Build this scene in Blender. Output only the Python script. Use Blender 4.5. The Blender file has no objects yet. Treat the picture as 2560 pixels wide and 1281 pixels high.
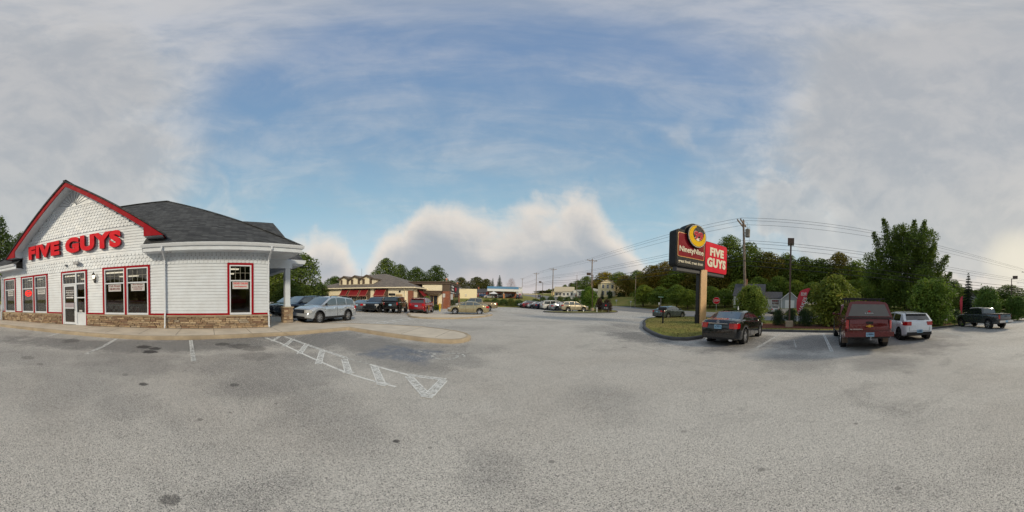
import bpy, math, random
import numpy as np
from math import sin, cos, tan, atan2, radians as RAD, pi, hypot, sqrt
from mathutils import Vector, Matrix
random.seed(7); rng = np.random.default_rng(7)
SC = bpy.context.scene
COL = SC.collection
# ------------------------------------------------------------------ camera
FPX = 568.5; CX = 1280.0; CY = 758.0; EYE = 1.65      # panorama scale in photo pixels, eye height
_n = Vector((0.0262*sin(RAD(120)), 0.0262*cos(RAD(120)), 1.0)).normalized()
RC = _n.rotation_difference(Vector((0, 0, 1))).to_matrix()
cam = bpy.data.cameras.new('camera'); camo = bpy.data.objects.new('camera', cam); COL.objects.link(camo)
cam.type = 'PANO'
cam.panorama_type = 'EQUIRECTANGULAR'
cam.longitude_min = -1280/FPX; cam.longitude_max = 1280/FPX
cam.latitude_max = CY/FPX; cam.latitude_min = -(1281-CY)/FPX
cam.clip_start = 0.05; cam.clip_end = 6000
m = RC @ Matrix(((1, 0, 0), (0, 0, -1), (0, 1, 0)))
camo.matrix_world = Matrix.Translation((0, 0, EYE)) @ m.to_4x4()
SC.camera = camo
# ------------------------------------------------------------------ sky and sun
SUN_AZ, SUN_EL = 138.0, 26.0       # compass angle from +Y towards +X
SC.view_settings.view_transform = 'Standard'; SC.view_settings.look = 'None'
SC.view_settings.exposure = 0.62; SC.view_settings.gamma = 1.0
W = bpy.data.worlds.new('World'); SC.world = W; W.use_nodes = True
sunv = Vector((sin(RAD(SUN_AZ))*cos(RAD(SUN_EL)), cos(RAD(SUN_AZ))*cos(RAD(SUN_EL)), sin(RAD(SUN_EL))))

class NT:
    """tiny helper round a node tree"""
    def __init__(s, nt): s.t = nt; s.n = nt.nodes; s.l = nt.links; s.n.clear()
    def node(s, typ, **kw):
        nd = s.n.new(typ)
        for k, v in kw.items():
            if k == 'ins':
                for a, b in v.items(): s.put(nd, a, b)
            else: setattr(nd, k, v)
        return nd
    def put(s, nd, a, b):
        sock = nd.inputs[a]
        if isinstance(b, bpy.types.NodeSocket): s.l.new(b, sock)
        elif b is not None: sock.default_value = b
    def math(s, op, a, b=None, c=None, clamp=False):
        nd = s.n.new('ShaderNodeMath'); nd.operation = op; nd.use_clamp = clamp
        s.put(nd, 0, a); s.put(nd, 1, b)
        if c is not None: s.put(nd, 2, c)
        return nd.outputs[0]
    def vm(s, op, a, b=None):
        nd = s.n.new('ShaderNodeVectorMath'); nd.operation = op
        s.put(nd, 0, a); s.put(nd, 1, b)
        return nd.outputs['Value'] if op in ('DOT_PRODUCT', 'LENGTH', 'DISTANCE') else nd.outputs[0]
    def noise(s, vec, scale, detail=3, rough=.55, dist=0):
        nd = s.node('ShaderNodeTexNoise', ins={'Vector': vec, 'Scale': scale, 'Detail': detail, 'Roughness': rough, 'Distortion': dist})
        return nd.outputs['Fac']
    def ramp(s, f, lo, hi, a=0.0, b=1.0, smooth=True):
        nd = s.n.new('ShaderNodeMapRange'); nd.interpolation_type = 'SMOOTHSTEP' if smooth else 'LINEAR'
        s.put(nd, 0, f); s.put(nd, 1, lo); s.put(nd, 2, hi); s.put(nd, 3, a); s.put(nd, 4, b)
        return nd.outputs[0]
    def mix(s, f, a, b, typ='MIX'):
        nd = s.n.new('ShaderNodeMix'); nd.data_type = 'RGBA'; nd.blend_type = typ
        s.put(nd, 0, f); s.put(nd, 6, a if not isinstance(a, tuple) else (*a[:3], 1)); s.put(nd, 7, b if not isinstance(b, tuple) else (*b[:3], 1))
        return nd.outputs[2]

def srgb(r, g, b):
    f = lambda c: (c/255/12.92) if c/255 <= .04045 else ((c/255+.055)/1.055)**2.4
    return (f(r), f(g), f(b))

w = NT(W.node_tree)
sky = w.node('ShaderNodeTexSky', sky_type='NISHITA', sun_disc=False, sun_elevation=RAD(SUN_EL), sun_rotation=RAD(SUN_AZ),
             altitude=60, air_density=1.15, dust_density=1.6, ozone_density=1.6)
tc = w.node('ShaderNodeTexCoord'); D = tc.outputs['Generated']
Dn = w.vm('NORMALIZE', D)
sep = w.node('ShaderNodeSeparateXYZ', ins={0: Dn}); dz = sep.outputs['Z']
SKYK = 0.085
base = w.vm('SCALE', sky.outputs[0]); w.put(base.node, 'Scale', SKYK)
# cloud coordinates: on a dome above, flattened near the horizon
cv = w.node('ShaderNodeCombineXYZ')
den = w.math('ADD', w.math('MAXIMUM', dz, 0.0), 0.16)
w.put(cv, 0, w.math('DIVIDE', sep.outputs['X'], den)); w.put(cv, 1, w.math('DIVIDE', sep.outputs['Y'], den)); w.put(cv, 2, w.math('MULTIPLY', dz, 2.0))
warp = w.node('ShaderNodeTexNoise', ins={'Vector': Dn, 'Scale': 2.2, 'Detail': 3})
Dw = w.vm('ADD', Dn, w.vm('SCALE', w.vm('SUBTRACT', warp.outputs['Color'], (.5, .5, .5)))); Dw.node.inputs[1].links[0].from_node.inputs['Scale'].default_value = .34
nlow = w.noise(cv.outputs[0], .9, 8, .6, .3)
strk = w.node('ShaderNodeVectorMath', operation='MULTIPLY', ins={0: Dn, 1: (1.2, 2.4, 6.0)})
nstr = w.noise(strk.outputs[0], 1.6, 7, .62, .5)
nfine = w.noise(Dw, 5.5, 8, .54, .1)
nmid = w.noise(Dw, 2.6, 7, .6, .1)
def dirv(px, py):
    a = (px-CX)/FPX; e = (CY-py)/FPX
    return RC @ Vector((sin(a)*cos(e), cos(a)*cos(e), sin(e)))
def blobsum(lst, Dw=Dw):
    acc = None
    for px, py, wdeg, k in lst:
        d = w.vm('DOT_PRODUCT', Dw, tuple(dirv(px, py)))
        g = w.ramp(d, cos(RAD(wdeg)), 1.0, 0.0, k)
        acc = g if acc is None else w.math('ADD', acc, g)
    return acc
soft = blobsum([(120, 380, 38, 1.0), (-80, 520, 42, .8), (400, 470, 20, .45), (0, 20, 34, .55), (300, 100, 24, .3), (2360, 420, 38, 1.05), (2580, 430, 50, 1.2), (2500, 80, 40, .7), (1930, 520, 28, .72), (2150, 260, 24, .3)], Dn)
cumu = blobsum([(1690, 450, 14, .22), (1860, 490, 17, .5), (2060, 500, 18, .5), (2330, 470, 15, .4), (1980, 610, 16, .45), (1740, 590, 14, .30), (520, 440, 14, .45)])
hn_ = w.vm('NORMALIZE', w.vm('MULTIPLY', Dn, (1, 1, 0)))
def azg(px, wd, k):
    a = (px-CX)/FPX; return w.ramp(w.vm('DOT_PRODUCT', hn_, (sin(a), cos(a), 0)), cos(RAD(wd)), cos(RAD(wd*.35)), 0.0, k)
btop = .10
for q in ((790, 12, .24), (1250, 40, .31), (1040, 14, .05), (1385, 16, .07), (1640, 24, .10), (1900, 34, .06)): btop = w.math('ADD', btop, azg(*q))
up_ = w.vm('ADD', Dw, (0, 0, .045)); nfu = w.noise(up_, 5.5, 8, .54, .1); nmu = w.noise(up_, 2.6, 7, .6, .1)
nz = w.math('SUBTRACT', w.math('ADD', w.math('MULTIPLY', nmid, .6), w.math('MULTIPLY', nfine, .4)), .5)
nzu = w.math('SUBTRACT', w.math('ADD', w.math('MULTIPLY', nmu, .6), w.math('MULTIPLY', nfu, .4)), .5)
ns = w.math('SUBTRACT', w.math('ADD', w.math('MULTIPLY', nstr, .65), w.math('MULTIPLY', nlow, .35)), .5)
fs_ = w.math('ADD', soft, w.math('ADD', w.math('MULTIPLY', ns, 1.3), w.math('MULTIPLY', nz, .45)))
fc0 = w.math('ADD', cumu, w.math('ADD', w.math('MULTIPLY', nz, 1.7), w.math('MULTIPLY', ns, .6)))
bk = w.math('SUBTRACT', w.math('ADD', w.math('MULTIPLY', btop, .95), w.math('ADD', w.math('MULTIPLY', nz, .46), w.math('MULTIPLY', ns, .16))), dz)
fb_ = w.math('MULTIPLY', bk, 7.0)
fc_ = w.math('MAXIMUM', fc0, fb_)
f = w.math('MAXIMUM', fs_, fc_)
cov = w.math('MAXIMUM', w.math('MULTIPLY', w.ramp(fs_, -.15, 1.25), .9), w.math('MAXIMUM', w.math('MAXIMUM', w.math('MULTIPLY', w.ramp(fc0, -.05, 1.05), .85), w.math('MULTIPLY', w.ramp(fb_, -.25, .85), .94)), w.math('MULTIPLY', w.ramp(w.math('ADD', dz, w.math('MULTIPLY', nz, .3)), .15, .03), .72)))
relief = w.math('MULTIPLY', w.math('SUBTRACT', nz, nzu), 1.9)
bel = w.ramp(w.math('ADD', relief, w.math('ADD', w.math('MULTIPLY', w.noise(Dw, 2.4, 6, .5, .2), .6), w.math('MULTIPLY', nstr, .4))), .30, .70)
EXP = 2**.62
def disp(r, g_, b_): return tuple(c/EXP for c in srgb(r, g_, b_))
el_lo = w.ramp(dz, .16, .42)
CLD = w.mix(bel, disp(185, 188, 190), disp(226, 221, 214))
CLD = w.mix(w.math('MULTIPLY', w.ramp(w.math('ADD', f, w.math('MULTIPLY', ns, 1.2)), .5, 1.5), .6), CLD, disp(177, 177, 178))
# bank of cloud ahead: pale lit tops, blue grey foot
bank = w.ramp(dz, .27, .13); 
inb = w.ramp(fb_, -.2, .3)
lit = w.mix(w.ramp(w.math('ADD', fb_, w.math('MULTIPLY', relief, -1.5)), .3, 1.9), disp(240, 227, 213), disp(170, 174, 181))
CLD = w.mix(w.math('MULTIPLY', inb, .85), CLD, lit)
CLD = w.mix(w.math('MULTIPLY', w.ramp(w.math('ADD', dz, w.math('MULTIPLY', nz, .3)), .16, .03), .8), CLD, disp(214, 202, 198))
sd = w.vm('DOT_PRODUCT', Dn, tuple(dirv(2540, 655)))
CLD = w.mix(w.ramp(sd, .86, 1.0, 0.0, .22), CLD, disp(232, 218, 200))
CLD = w.mix(w.ramp(sd, .985, 1.0, 0.0, .65), CLD, disp(255, 242, 214))
gr = w.node('ShaderNodeValToRGB', ins={0: dz}); e = gr.color_ramp
stops = [(0.0, (208, 214, 218)), (.07, (200, 214, 224)), (.2, (182, 210, 222)), (.38, (154, 191, 210)), (.62, (130, 165, 196)), (.88, (120, 150, 188)), (1.0, (122, 147, 182))]
e.elements[0].position = 0; e.elements[0].color = (*disp(*stops[0][1]), 1); e.elements[1].position = 1; e.elements[1].color = (*disp(*stops[-1][1]), 1)
for p_, c_ in stops[1:-1]: q = e.elements.new(p_); q.color = (*disp(*c_), 1)
clear = w.mix(.90, base, gr.outputs[0])
veil = w.math('MULTIPLY', w.ramp(w.math('ADD', w.math('MULTIPLY', nstr, .6), w.math('MULTIPLY', nmid, .4)), .34, .70), .32)
final = w.mix(w.math('MAXIMUM', w.math('MULTIPLY', cov, .93), veil), clear, CLD)
bg = w.node('ShaderNodeBackground', ins={'Color': final, 'Strength': 1.0})
out = w.node('ShaderNodeOutputWorld'); w.l.new(bg.outputs[0], out.inputs[0])

sl = bpy.data.lights.new('sun', 'SUN'); sl.energy = 1.5; sl.angle = RAD(8); sl.color = (1.0, .86, .64)
so = bpy.data.objects.new('sun', sl); COL.objects.link(so)
so.rotation_euler = (-sunv).to_track_quat('-Z', 'Y').to_euler()

# ------------------------------------------------------------------ placing helpers
def ray(px, py):
    a = (px-CX)/FPX; e = (CY-py)/FPX
    return RC @ Vector((sin(a)*cos(e), cos(a)*cos(e), sin(e)))
def gp(px, py, z=0.0):
    d = ray(px, py); t = (z-EYE)/d.z
    return (d.x*t, d.y*t)
def P(px, r, py=750):
    d = ray(px, py); h = hypot(d.x, d.y)
    return (d.x/h*r, d.y/h*r)
def hz(px, py, r):
    d = ray(px, py); return EYE + d.z/hypot(d.x, d.y)*r

# ------------------------------------------------------------------ mesh helpers
class MB:
    def __init__(s): s.v = []; s.f = []; s.m = []
    def add(s, vs, fs, m=0):
        o = len(s.v); s.v += [tuple(p) for p in vs]
        for f in fs: s.f.append(tuple(o+i for i in f)); s.m.append(m)
        return s
    def box(s, x0, x1, y0, y1, z0, z1, m=0):
        vs = [(x0,y0,z0),(x1,y0,z0),(x1,y1,z0),(x0,y1,z0),(x0,y0,z1),(x1,y0,z1),(x1,y1,z1),(x0,y1,z1)]
        return s.add(vs, [(0,3,2,1),(4,5,6,7),(0,1,5,4),(1,2,6,5),(2,3,7,6),(3,0,4,7)], m)
    def bar(s, p, q, a, b=None, m=0, up=(0, 0, 1)):
        """box section bar from p to q, a wide, b deep"""
        b = b or a; p = Vector(p); q = Vector(q); d = (q-p).normalized(); u = Vector(up)
        if abs(d.dot(u)) > .99: u = Vector((1, 0, 0))
        r = d.cross(u).normalized(); u = r.cross(d)
        vs = []
        for c in (p, q):
            for i, j in ((-1,-1),(1,-1),(1,1),(-1,1)): vs.append(c + r*(a/2*i) + u*(b/2*j))
        return s.add(vs, [(0,1,2,3),(7,6,5,4),(0,4,5,1),(1,5,6,2),(2,6,7,3),(3,7,4,0)], m)
    def tube(s, pts, rad, n=8, m=0, cap=True):
        pts = [Vector(p) for p in pts]; rs = rad if isinstance(rad, (list, tuple)) else [rad]*len(pts)
        vs = []; fs = []
        for i, p in enumerate(pts):
            d = (pts[min(i+1, len(pts)-1)] - pts[max(i-1, 0)]).normalized()
            u = Vector((0, 0, 1)) if abs(d.z) < .95 else Vector((1, 0, 0))
            r = d.cross(u).normalized(); u = r.cross(d)
            for k in range(n):
                a = 2*pi*k/n; vs.append(p + r*(cos(a)*rs[i]) + u*(sin(a)*rs[i]))
        for i in range(len(pts)-1):
            for k in range(n):
                fs.append((i*n+k, i*n+(k+1) % n, (i+1)*n+(k+1) % n, (i+1)*n+k))
        if cap: fs.append(tuple(range(n))[::-1]); fs.append(tuple((len(pts)-1)*n+k for k in range(n)))
        return s.add(vs, fs, m)
    def prism(s, poly, lo, hi, axis='z', m=0, mside=None):
        """poly in the two other axes (x,y / x,z / y,z), extruded lo..hi"""
        n = len(poly)
        def P3(a, b, c): return (a, b, c) if axis == 'z' else ((a, c, b) if axis == 'y' else (c, a, b))
        vs = [P3(a, b, lo) for a, b in poly] + [P3(a, b, hi) for a, b in poly]
        s.add(vs, [tuple(range(n))[::-1], tuple(range(n, 2*n))], m)
        o = len(s.v)-2*n
        for i in range(n):
            j = (i+1) % n; s.f.append((o+i, o+j, o+n+j, o+n+i)); s.m.append(m if mside is None else mside)
        return s
    def lathe(s, prof, n=20, m=0, axis='z', c=(0, 0, 0), sx=1, sy=1):
        vs = []; fs = []
        for r, z in prof:
            for k in range(n):
                a = 2*pi*k/n; x, y = r*cos(a)*sx, r*sin(a)*sy
                vs.append((c[0]+x, c[1]+y, c[2]+z) if axis == 'z' else (c[0]+x, c[1]+z, c[2]+y))
        for i in range(len(prof)-1):
            for k in range(n): fs.append((i*n+k, i*n+(k+1) % n, (i+1)*n+(k+1) % n, (i+1)*n+k))
        return s.add(vs, fs, m)
    def build(s, name, mats, parent=None, smooth=None, loc=None):
        me = bpy.data.meshes.new(name); me.from_pydata(s.v, [], s.f)
        if not isinstance(mats, (list, tuple)): mats = [mats]
        for q in mats: me.materials.append(q)
        me.polygons.foreach_set('material_index', s.m)
        if smooth is not None:
            me.polygons.foreach_set('use_smooth', [True]*len(s.f)); me.set_sharp_from_angle(angle=RAD(smooth))
        me.update()
        o = bpy.data.objects.new(name, me); COL.objects.link(o)
        if parent is not None: o.parent = parent
        if loc: o.location = loc
        return o
def tag(o, label=None, cat=None, group=None, kind=None):
    if label: o['label'] = label
    if cat: o['category'] = cat
    if group: o['group'] = group
    if kind: o['kind'] = kind
    return o
def thing(name, label, cat, loc=(0, 0, 0), rz=0.0, group=None):
    o = bpy.data.objects.new(name, None); o.empty_display_size = .2; COL.objects.link(o)
    o.location = loc; o.rotation_euler = (0, 0, rz)
    return tag(o, label, cat, group)
def copy_tree(o, parent=None):
    c = o.copy(); COL.objects.link(c); c.parent = parent
    for ch in list(o.children): copy_tree(ch, c)
    return c

# ------------------------------------------------------------------ materials
_M = {}
def mat(name, col, rough=.6, var=.12, scale=3.0, bump=0.0, bscale=40.0, metal=0.0, spec=.5, coat=0.0, col2=None, objcolor=False):
    if name in _M: return _M[name]
    mt = bpy.data.materials.new(name); mt.use_nodes = True; g = NT(mt.node_tree); _M[name] = mt
    o = g.node('ShaderNodeOutputMaterial'); b = g.node('ShaderNodeBsdfPrincipled')
    g.l.new(b.outputs[0], o.inputs[0])
    tcn = g.node('ShaderNodeTexCoord'); v = tcn.outputs['Object']
    n = g.noise(v, scale, 5, .6)
    c2 = col2 or tuple(max(0, x*(1-var*2)) for x in col)
    c = g.mix(g.ramp(n, .3, .7), col, c2)
    if objcolor:
        oi = g.node('ShaderNodeObjectInfo'); c = g.mix(1.0, c, oi.outputs['Color'], 'MULTIPLY')
    g.put(b, 'Base Color', c)
    g.put(b, 'Roughness', g.ramp(g.noise(v, scale*2.3, 3), .3, .7, max(.02, rough-.06), min(1, rough+.06)))
    b.inputs['Metallic'].default_value = metal; b.inputs['Specular IOR Level'].default_value = spec
    b.inputs['Coat Weight'].default_value = coat; b.inputs['Coat Roughness'].default_value = .04
    if bump:
        bn = g.node('ShaderNodeBump', ins={'Strength': bump, 'Distance': .02, 'Height': g.noise(v, bscale, 4)})
        g.l.new(bn.outputs[0], b.inputs['Normal'])
    return mt
def paint(name, rgb, metallic=.35):
    c = srgb(*rgb)
    return mat('paint_'+name, c, .24, .05, 1.5, metal=metallic, coat=.9)
def emis(name, col, strength):
    mt = bpy.data.materials.new(name); mt.use_nodes = True; g = NT(mt.node_tree)
    o = g.node('ShaderNodeOutputMaterial'); e = g.node('ShaderNodeEmission', ins={'Color': (*col, 1), 'Strength': strength}); g.l.new(e.outputs[0], o.inputs[0])
    return mt
def glass_mat(name, tint, gloss=.5, trans=True):
    mt = bpy.data.materials.new(name); mt.use_nodes = True; g = NT(mt.node_tree)
    o = g.node('ShaderNodeOutputMaterial')
    fr = g.node('ShaderNodeFresnel', ins={'IOR': 1.55})
    gl = g.node('ShaderNodeBsdfGlossy', ins={'Color': (1, 1, 1, 1), 'Roughness': .02})
    tr = g.node('ShaderNodeBsdfTransparent', ins={'Color': (*tint, 1)}) if trans else g.node('ShaderNodeBsdfPrincipled', ins={'Base Color': (*tint, 1), 'Roughness': .15})
    tcn = g.node('ShaderNodeTexCoord')
    k = g.math('ADD', g.math('MULTIPLY', fr.outputs[0], 1.0), g.ramp(g.noise(tcn.outputs['Object'], 1.2), .2, .8, .02, .07))
    mx = g.node('ShaderNodeMixShader', ins={0: g.math('MULTIPLY', k, gloss, clamp=True)})
    g.l.new(tr.outputs[0], mx.inputs[1]); g.l.new(gl.outputs[0], mx.inputs[2]); g.l.new(mx.outputs[0], o.inputs[0])
    return mt

WHITE = mat('white_vinyl', srgb(212, 220, 229), .45, .06, 1.6, bump=.05, bscale=60, col2=srgb(202, 208, 215))
GROOVE_SHADE = mat('siding_gap_shade', srgb(140, 144, 151), .8, .05)  # grey backing: shadow lines of the siding and shingle gaps put into its colour
TRIMW = mat('white_metal_trim', srgb(218, 224, 232), .35, .03)
RED = mat('red_trim_paint', srgb(154, 14, 30), .6, .06, 2, spec=.15)
REDL = mat('red_letter_plastic', srgb(216, 18, 38), .55, .05, 2, spec=.15)
REDS = mat('red_letter_side', srgb(130, 14, 26), .4, .05, 2)
BLACK = mat('black_plastic', (.012, .012, .013), .45, .1)
RUBBER = mat('tyre_rubber', (.014, .014, .015), .8, .1, 9)
CHROME = mat('chrome', (.75, .76, .78), .12, .04, metal=1.0)
ALLOY = mat('alloy_rim', (.56, .57, .60), .28, .08, metal=.85)
DARKRIM = mat('dark_rim', (.03, .03, .032), .4, .1, metal=.5)
STEEL = mat('galvanised_steel', (.38, .39, .40), .5, .12, 5, metal=.6)
BRONZE = mat('dark_bronze_paint', srgb(88, 68, 56), .5, .1, 3)
GRIDM = mat('muntin_grey', srgb(150, 148, 136), .6)
WGLASS = glass_mat('window_glass', (.62, .62, .60), .75)
CGLASS = glass_mat('car_glass', (.012, .016, .018), 1.0, trans=False)
CGLASSL = glass_mat('car_glass_light', (.05, .064, .068), 1.15, trans=False)
TAIL = mat('tail_lamp_red', srgb(190, 12, 22), .12, .1, 30, spec=.8, coat=1)
HEADL = mat('head_lamp_glass', (.62, .64, .66), .1, .2, 30, spec=.8, coat=1)
PLATE = mat('plate_blue_white', srgb(150, 190, 215), .4, .1, 20)
CONC = mat('concrete', srgb(212, 200, 182), .85, .10, 1.1, bump=.25, bscale=55)
CURBC = mat('curb_concrete', srgb(176, 160, 136), .85, .14, 1.6, bump=.3, bscale=50)
ASPCURB = mat('asphalt_curb', srgb(84, 84, 86), .85, .2, 2.5, bump=.4, bscale=30)
WOODP = mat('pole_wood', srgb(150, 132, 116), .8, .2, 4, bump=.3, bscale=20)
CABLE = mat('cable_black', (.02, .02, .022), .6, .05)
BARK = mat('bark', srgb(84, 70, 58), .9, .2, 4, bump=.4, bscale=14)
CREAM = mat('cream_siding_paint', srgb(246, 234, 204), .6, .04, 1.0)
BROWN = mat('brown_paint', srgb(98, 82, 68), .6, .08, 2)
CHAR = mat('charcoal_panel', srgb(58, 58, 64), .5, .08, 2)
PALEW = mat('pale_wall', srgb(222, 214, 196), .7, .05, .8)

def brickmat(name, c1, c2, mortar, sx, sz, off=.5, msize=.012, rough=.85, bump=.5, var=.5, rotx=True, uvmode='Object'):
    """bricks or shingles in metres: sx long, sz high; runs on both wall directions"""
    mt = bpy.data.materials.new(name); mt.use_nodes = True; g = NT(mt.node_tree)
    o = g.node('ShaderNodeOutputMaterial'); b = g.node('ShaderNodeBsdfPrincipled'); g.l.new(b.outputs[0], o.inputs[0])
    tcn = g.node('ShaderNodeTexCoord'); se = g.node('ShaderNodeSeparateXYZ', ins={0: tcn.outputs['Object']})
    cb = g.node('ShaderNodeCombineXYZ'); g.put(cb, 0, g.math('ADD', se.outputs[0], g.math('MULTIPLY', se.outputs[1], 1.0))); g.put(cb, 1, se.outputs[2])
    bt = g.node('ShaderNodeTexBrick', offset=off, ins={'Vector': cb.outputs[0], 'Color1': (*c1, 1), 'Color2': (*c2, 1), 'Mortar': (*mortar, 1), 'Scale': 1.0, 'Mortar Size': msize, 'Mortar Smooth': .3, 'Bias': 0.0, 'Brick Width': sx, 'Row Height': sz})
    n = g.noise(tcn.outputs['Object'], 2.2, 6, .65)
    c = g.mix(g.ramp(n, .35, .65, 0, var), bt.outputs['Color'], tuple((a+b_)*.32 for a, b_ in zip(c1, c2)))
    g.put(b, 'Base Color', c); b.inputs['Roughness'].default_value = rough
    h = g.math('ADD', g.math('MULTIPLY', bt.outputs['Fac'], -1.0), g.math('MULTIPLY', g.noise(tcn.outputs['Object'], 40, 3), .3))
    bn = g.node('ShaderNodeBump', ins={'Strength': bump, 'Distance': .02, 'Height': h}); g.l.new(bn.outputs[0], b.inputs['Normal'])
    return mt
SHINGLE = brickmat('roof_shingle_charcoal', srgb(84, 87, 90), srgb(45, 47, 51), srgb(36, 37, 40), .36, .12, msize=.010, bump=.7, var=.30)
SHINGLEB = brickmat('roof_shingle_taupe', srgb(132, 122, 112), srgb(104, 96, 90), srgb(82, 76, 72), .34, .12, msize=.006, bump=.4, var=.3)
SHINGLEG = brickmat('roof_shingle_grey', srgb(88, 88, 92), srgb(68, 68, 72), srgb(52, 52, 54), .34, .14, msize=.006, bump=.4, var=.3)
BRICK = brickmat('brick_orange', srgb(170, 98, 68), srgb(140, 76, 54), srgb(150, 132, 116), .21, .075, msize=.01)
STONEM = None
def attr_mat(name, rough=.85, bump=.4):
    mt = bpy.data.materials.new(name); mt.use_nodes = True; g = NT(mt.node_tree)
    o = g.node('ShaderNodeOutputMaterial'); b = g.node('ShaderNodeBsdfPrincipled'); g.l.new(b.outputs[0], o.inputs[0])
    ge = g.node('ShaderNodeNewGeometry'); tcn = g.node('ShaderNodeTexCoord')
    r = ge.outputs['Random Per Island']
    cr = g.node('ShaderNodeValToRGB', ins={0: r}); e = cr.color_ramp; e.interpolation = 'LINEAR'
    cols = [srgb(150, 132, 110), srgb(196, 170, 136), srgb(118, 96, 80), srgb(206, 186, 156), srgb(160, 136, 110), srgb(134, 104, 86), srgb(182, 172, 154)]
    e.elements[0].position = 0; e.elements[0].color = (*cols[0], 1); e.elements[1].position = 1; e.elements[1].color = (*cols[-1], 1)
    for i, c in enumerate(cols[1:-1]): q = e.elements.new((i+1)/(len(cols)-1)); q.color = (*c, 1)
    n = g.noise(tcn.outputs['Object'], 14, 5, .65)
    c = g.mix(g.ramp(n, .35, .7, 0, .55), cr.outputs[0], srgb(96, 78, 64))
    g.put(b, 'Base Color', c); b.inputs['Roughness'].default_value = rough
    bn = g.node('ShaderNodeBump', ins={'Strength': bump, 'Distance': .02, 'Height': n}); g.l.new(bn.outputs[0], b.inputs['Normal'])
    return mt
STONEM = attr_mat('ledge_stone')
MORTAR = mat('stone_mortar', srgb(92, 80, 70), .9, .1)

def leaf_mat(name, stops, nscale=.45):
    """stops: colours from dark to light; big noise picks the clump, each leaf varies a little; object colour tints the tree"""
    mt = bpy.data.materials.new(name); mt.use_nodes = True; g = NT(mt.node_tree)
    o = g.node('ShaderNodeOutputMaterial'); b = g.node('ShaderNodeBsdfPrincipled'); tl = g.node('ShaderNodeBsdfTranslucent')
    ge = g.node('ShaderNodeNewGeometry'); tcn = g.node('ShaderNodeTexCoord'); oi = g.node('ShaderNodeObjectInfo')
    off = g.vm('ADD', tcn.outputs['Object'], g.vm('SCALE', (1, 1, 1))); g.put(off.node.inputs[1].links[0].from_node, 'Scale', g.math('MULTIPLY', oi.outputs['Random'], 37.0))
    n = g.noise(off, nscale, 4, .6)
    f = g.math('ADD', g.ramp(n, .3, .72, 0, .7, smooth=False), g.math('MULTIPLY', ge.outputs['Random Per Island'], .34))
    cr = g.node('ShaderNodeValToRGB', ins={0: f}); e = cr.color_ramp
    e.elements[0].position = 0; e.elements[0].color = (*stops[0], 1); e.elements[1].position = 1; e.elements[1].color = (*stops[-1], 1)
    for i, c in enumerate(stops[1:-1]): q = e.elements.new((i+1)/(len(stops)-1)); q.color = (*c, 1)
    c = g.mix(1.0, cr.outputs[0], oi.outputs['Color'], 'MULTIPLY')
    g.put(b, 'Base Color', c); b.inputs['Roughness'].default_value = .6; b.inputs['Specular IOR Level'].default_value = .3
    g.put(tl, 'Color', c)
    mx = g.node('ShaderNodeMixShader', ins={0: .38}); g.l.new(b.outputs[0], mx.inputs[1]); g.l.new(tl.outputs[0], mx.inputs[2]); g.l.new(mx.outputs[0], o.inputs[0])
    return mt
LEAFG = leaf_mat('leaves_green', [(0.028, 0.053, 0.019), (0.054, 0.096, 0.028), (0.093, 0.147, 0.037), (0.147, 0.202, 0.046)])
LEAFA = leaf_mat('leaves_autumn', [(.036, .050, .018), (.072, .092, .026), (.118, .118, .030), (.18, .145, .038)])
LEAFB = leaf_mat('leaves_bush', [(0.046, 0.085, 0.022), (0.093, 0.163, 0.034), (0.155, 0.248, 0.053), (0.295, 0.310, 0.078)], 1.3)
LEAFH = leaf_mat('leaves_hedge', [(0.031, 0.059, 0.025), (0.053, 0.093, 0.034), (0.085, 0.132, 0.046)], 2.0)
LEAFR = leaf_mat('leaves_barberry', [(0.046, 0.028, 0.025), (0.085, 0.046, 0.034), (0.116, 0.078, 0.046)], 2.0)
NEEDLE = leaf_mat('needles', [(0.016, 0.034, 0.022), (0.034, 0.062, 0.031), (0.054, 0.085, 0.037)], 1.0)
TWIG = leaf_mat('bare_twigs', [(.20, .13, .10), (.28, .19, .15), (.34, .24, .19)], 1.0)
JUNI = leaf_mat('juniper', [(0.034, 0.065, 0.028), (0.070, 0.124, 0.040), (0.132, 0.186, 0.056), (0.202, 0.155, 0.062)], .8)
# ------------------------------------------------------------------ terrain, road, parking lot
NEAR = [(-60, 600), (-5, 300), (10, 165), (13.5, 100), (16.6, 77), (20.2, 49), (21.8, 30), (22.6, 14), (24.4, 3), (28.5, -8), (37, -22), (50, -42), (72, -72), (300, -340)]
def catmull(pts, step=3.0):
    out = []
    q = [pts[0]]+pts+[pts[-1]]
    for i in range(1, len(q)-2):
        a, b, c, d = map(lambda t: np.array(t, float), q[i-1:i+3]); n = max(2, int(np.linalg.norm(c-b)/step))
        for k in range(n):
            t = k/n; out.append(tuple(.5*((2*b)+(-a+c)*t+(2*a-5*b+4*c-d)*t*t+(-a+3*b-3*c+d)*t**3)))
    out.append(tuple(pts[-1])); return out
NE = np.array(catmull(NEAR, 4.0))
RT = np.gradient(NE, axis=0); RT /= np.linalg.norm(RT, axis=1)[:, None]
RN = np.stack([-RT[:, 1], RT[:, 0]], 1)          # pointing away from the lot (to +x)
ROADW = 19.0
def sdist(x, y):
    """signed distance beyond the near road edge (positive on the road and past it)"""
    p = np.stack([np.atleast_1d(x), np.atleast_1d(y)], -1)
    d = p[:, None, :]-NE[None]; dd = (d**2).sum(-1); i = dd.argmin(1)
    k = np.arange(len(p)); return (d[k, i]*RN[i]).sum(-1)
def sstep(t): t = np.clip(t, 0, 1); return t*t*(3-2*t)
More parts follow.
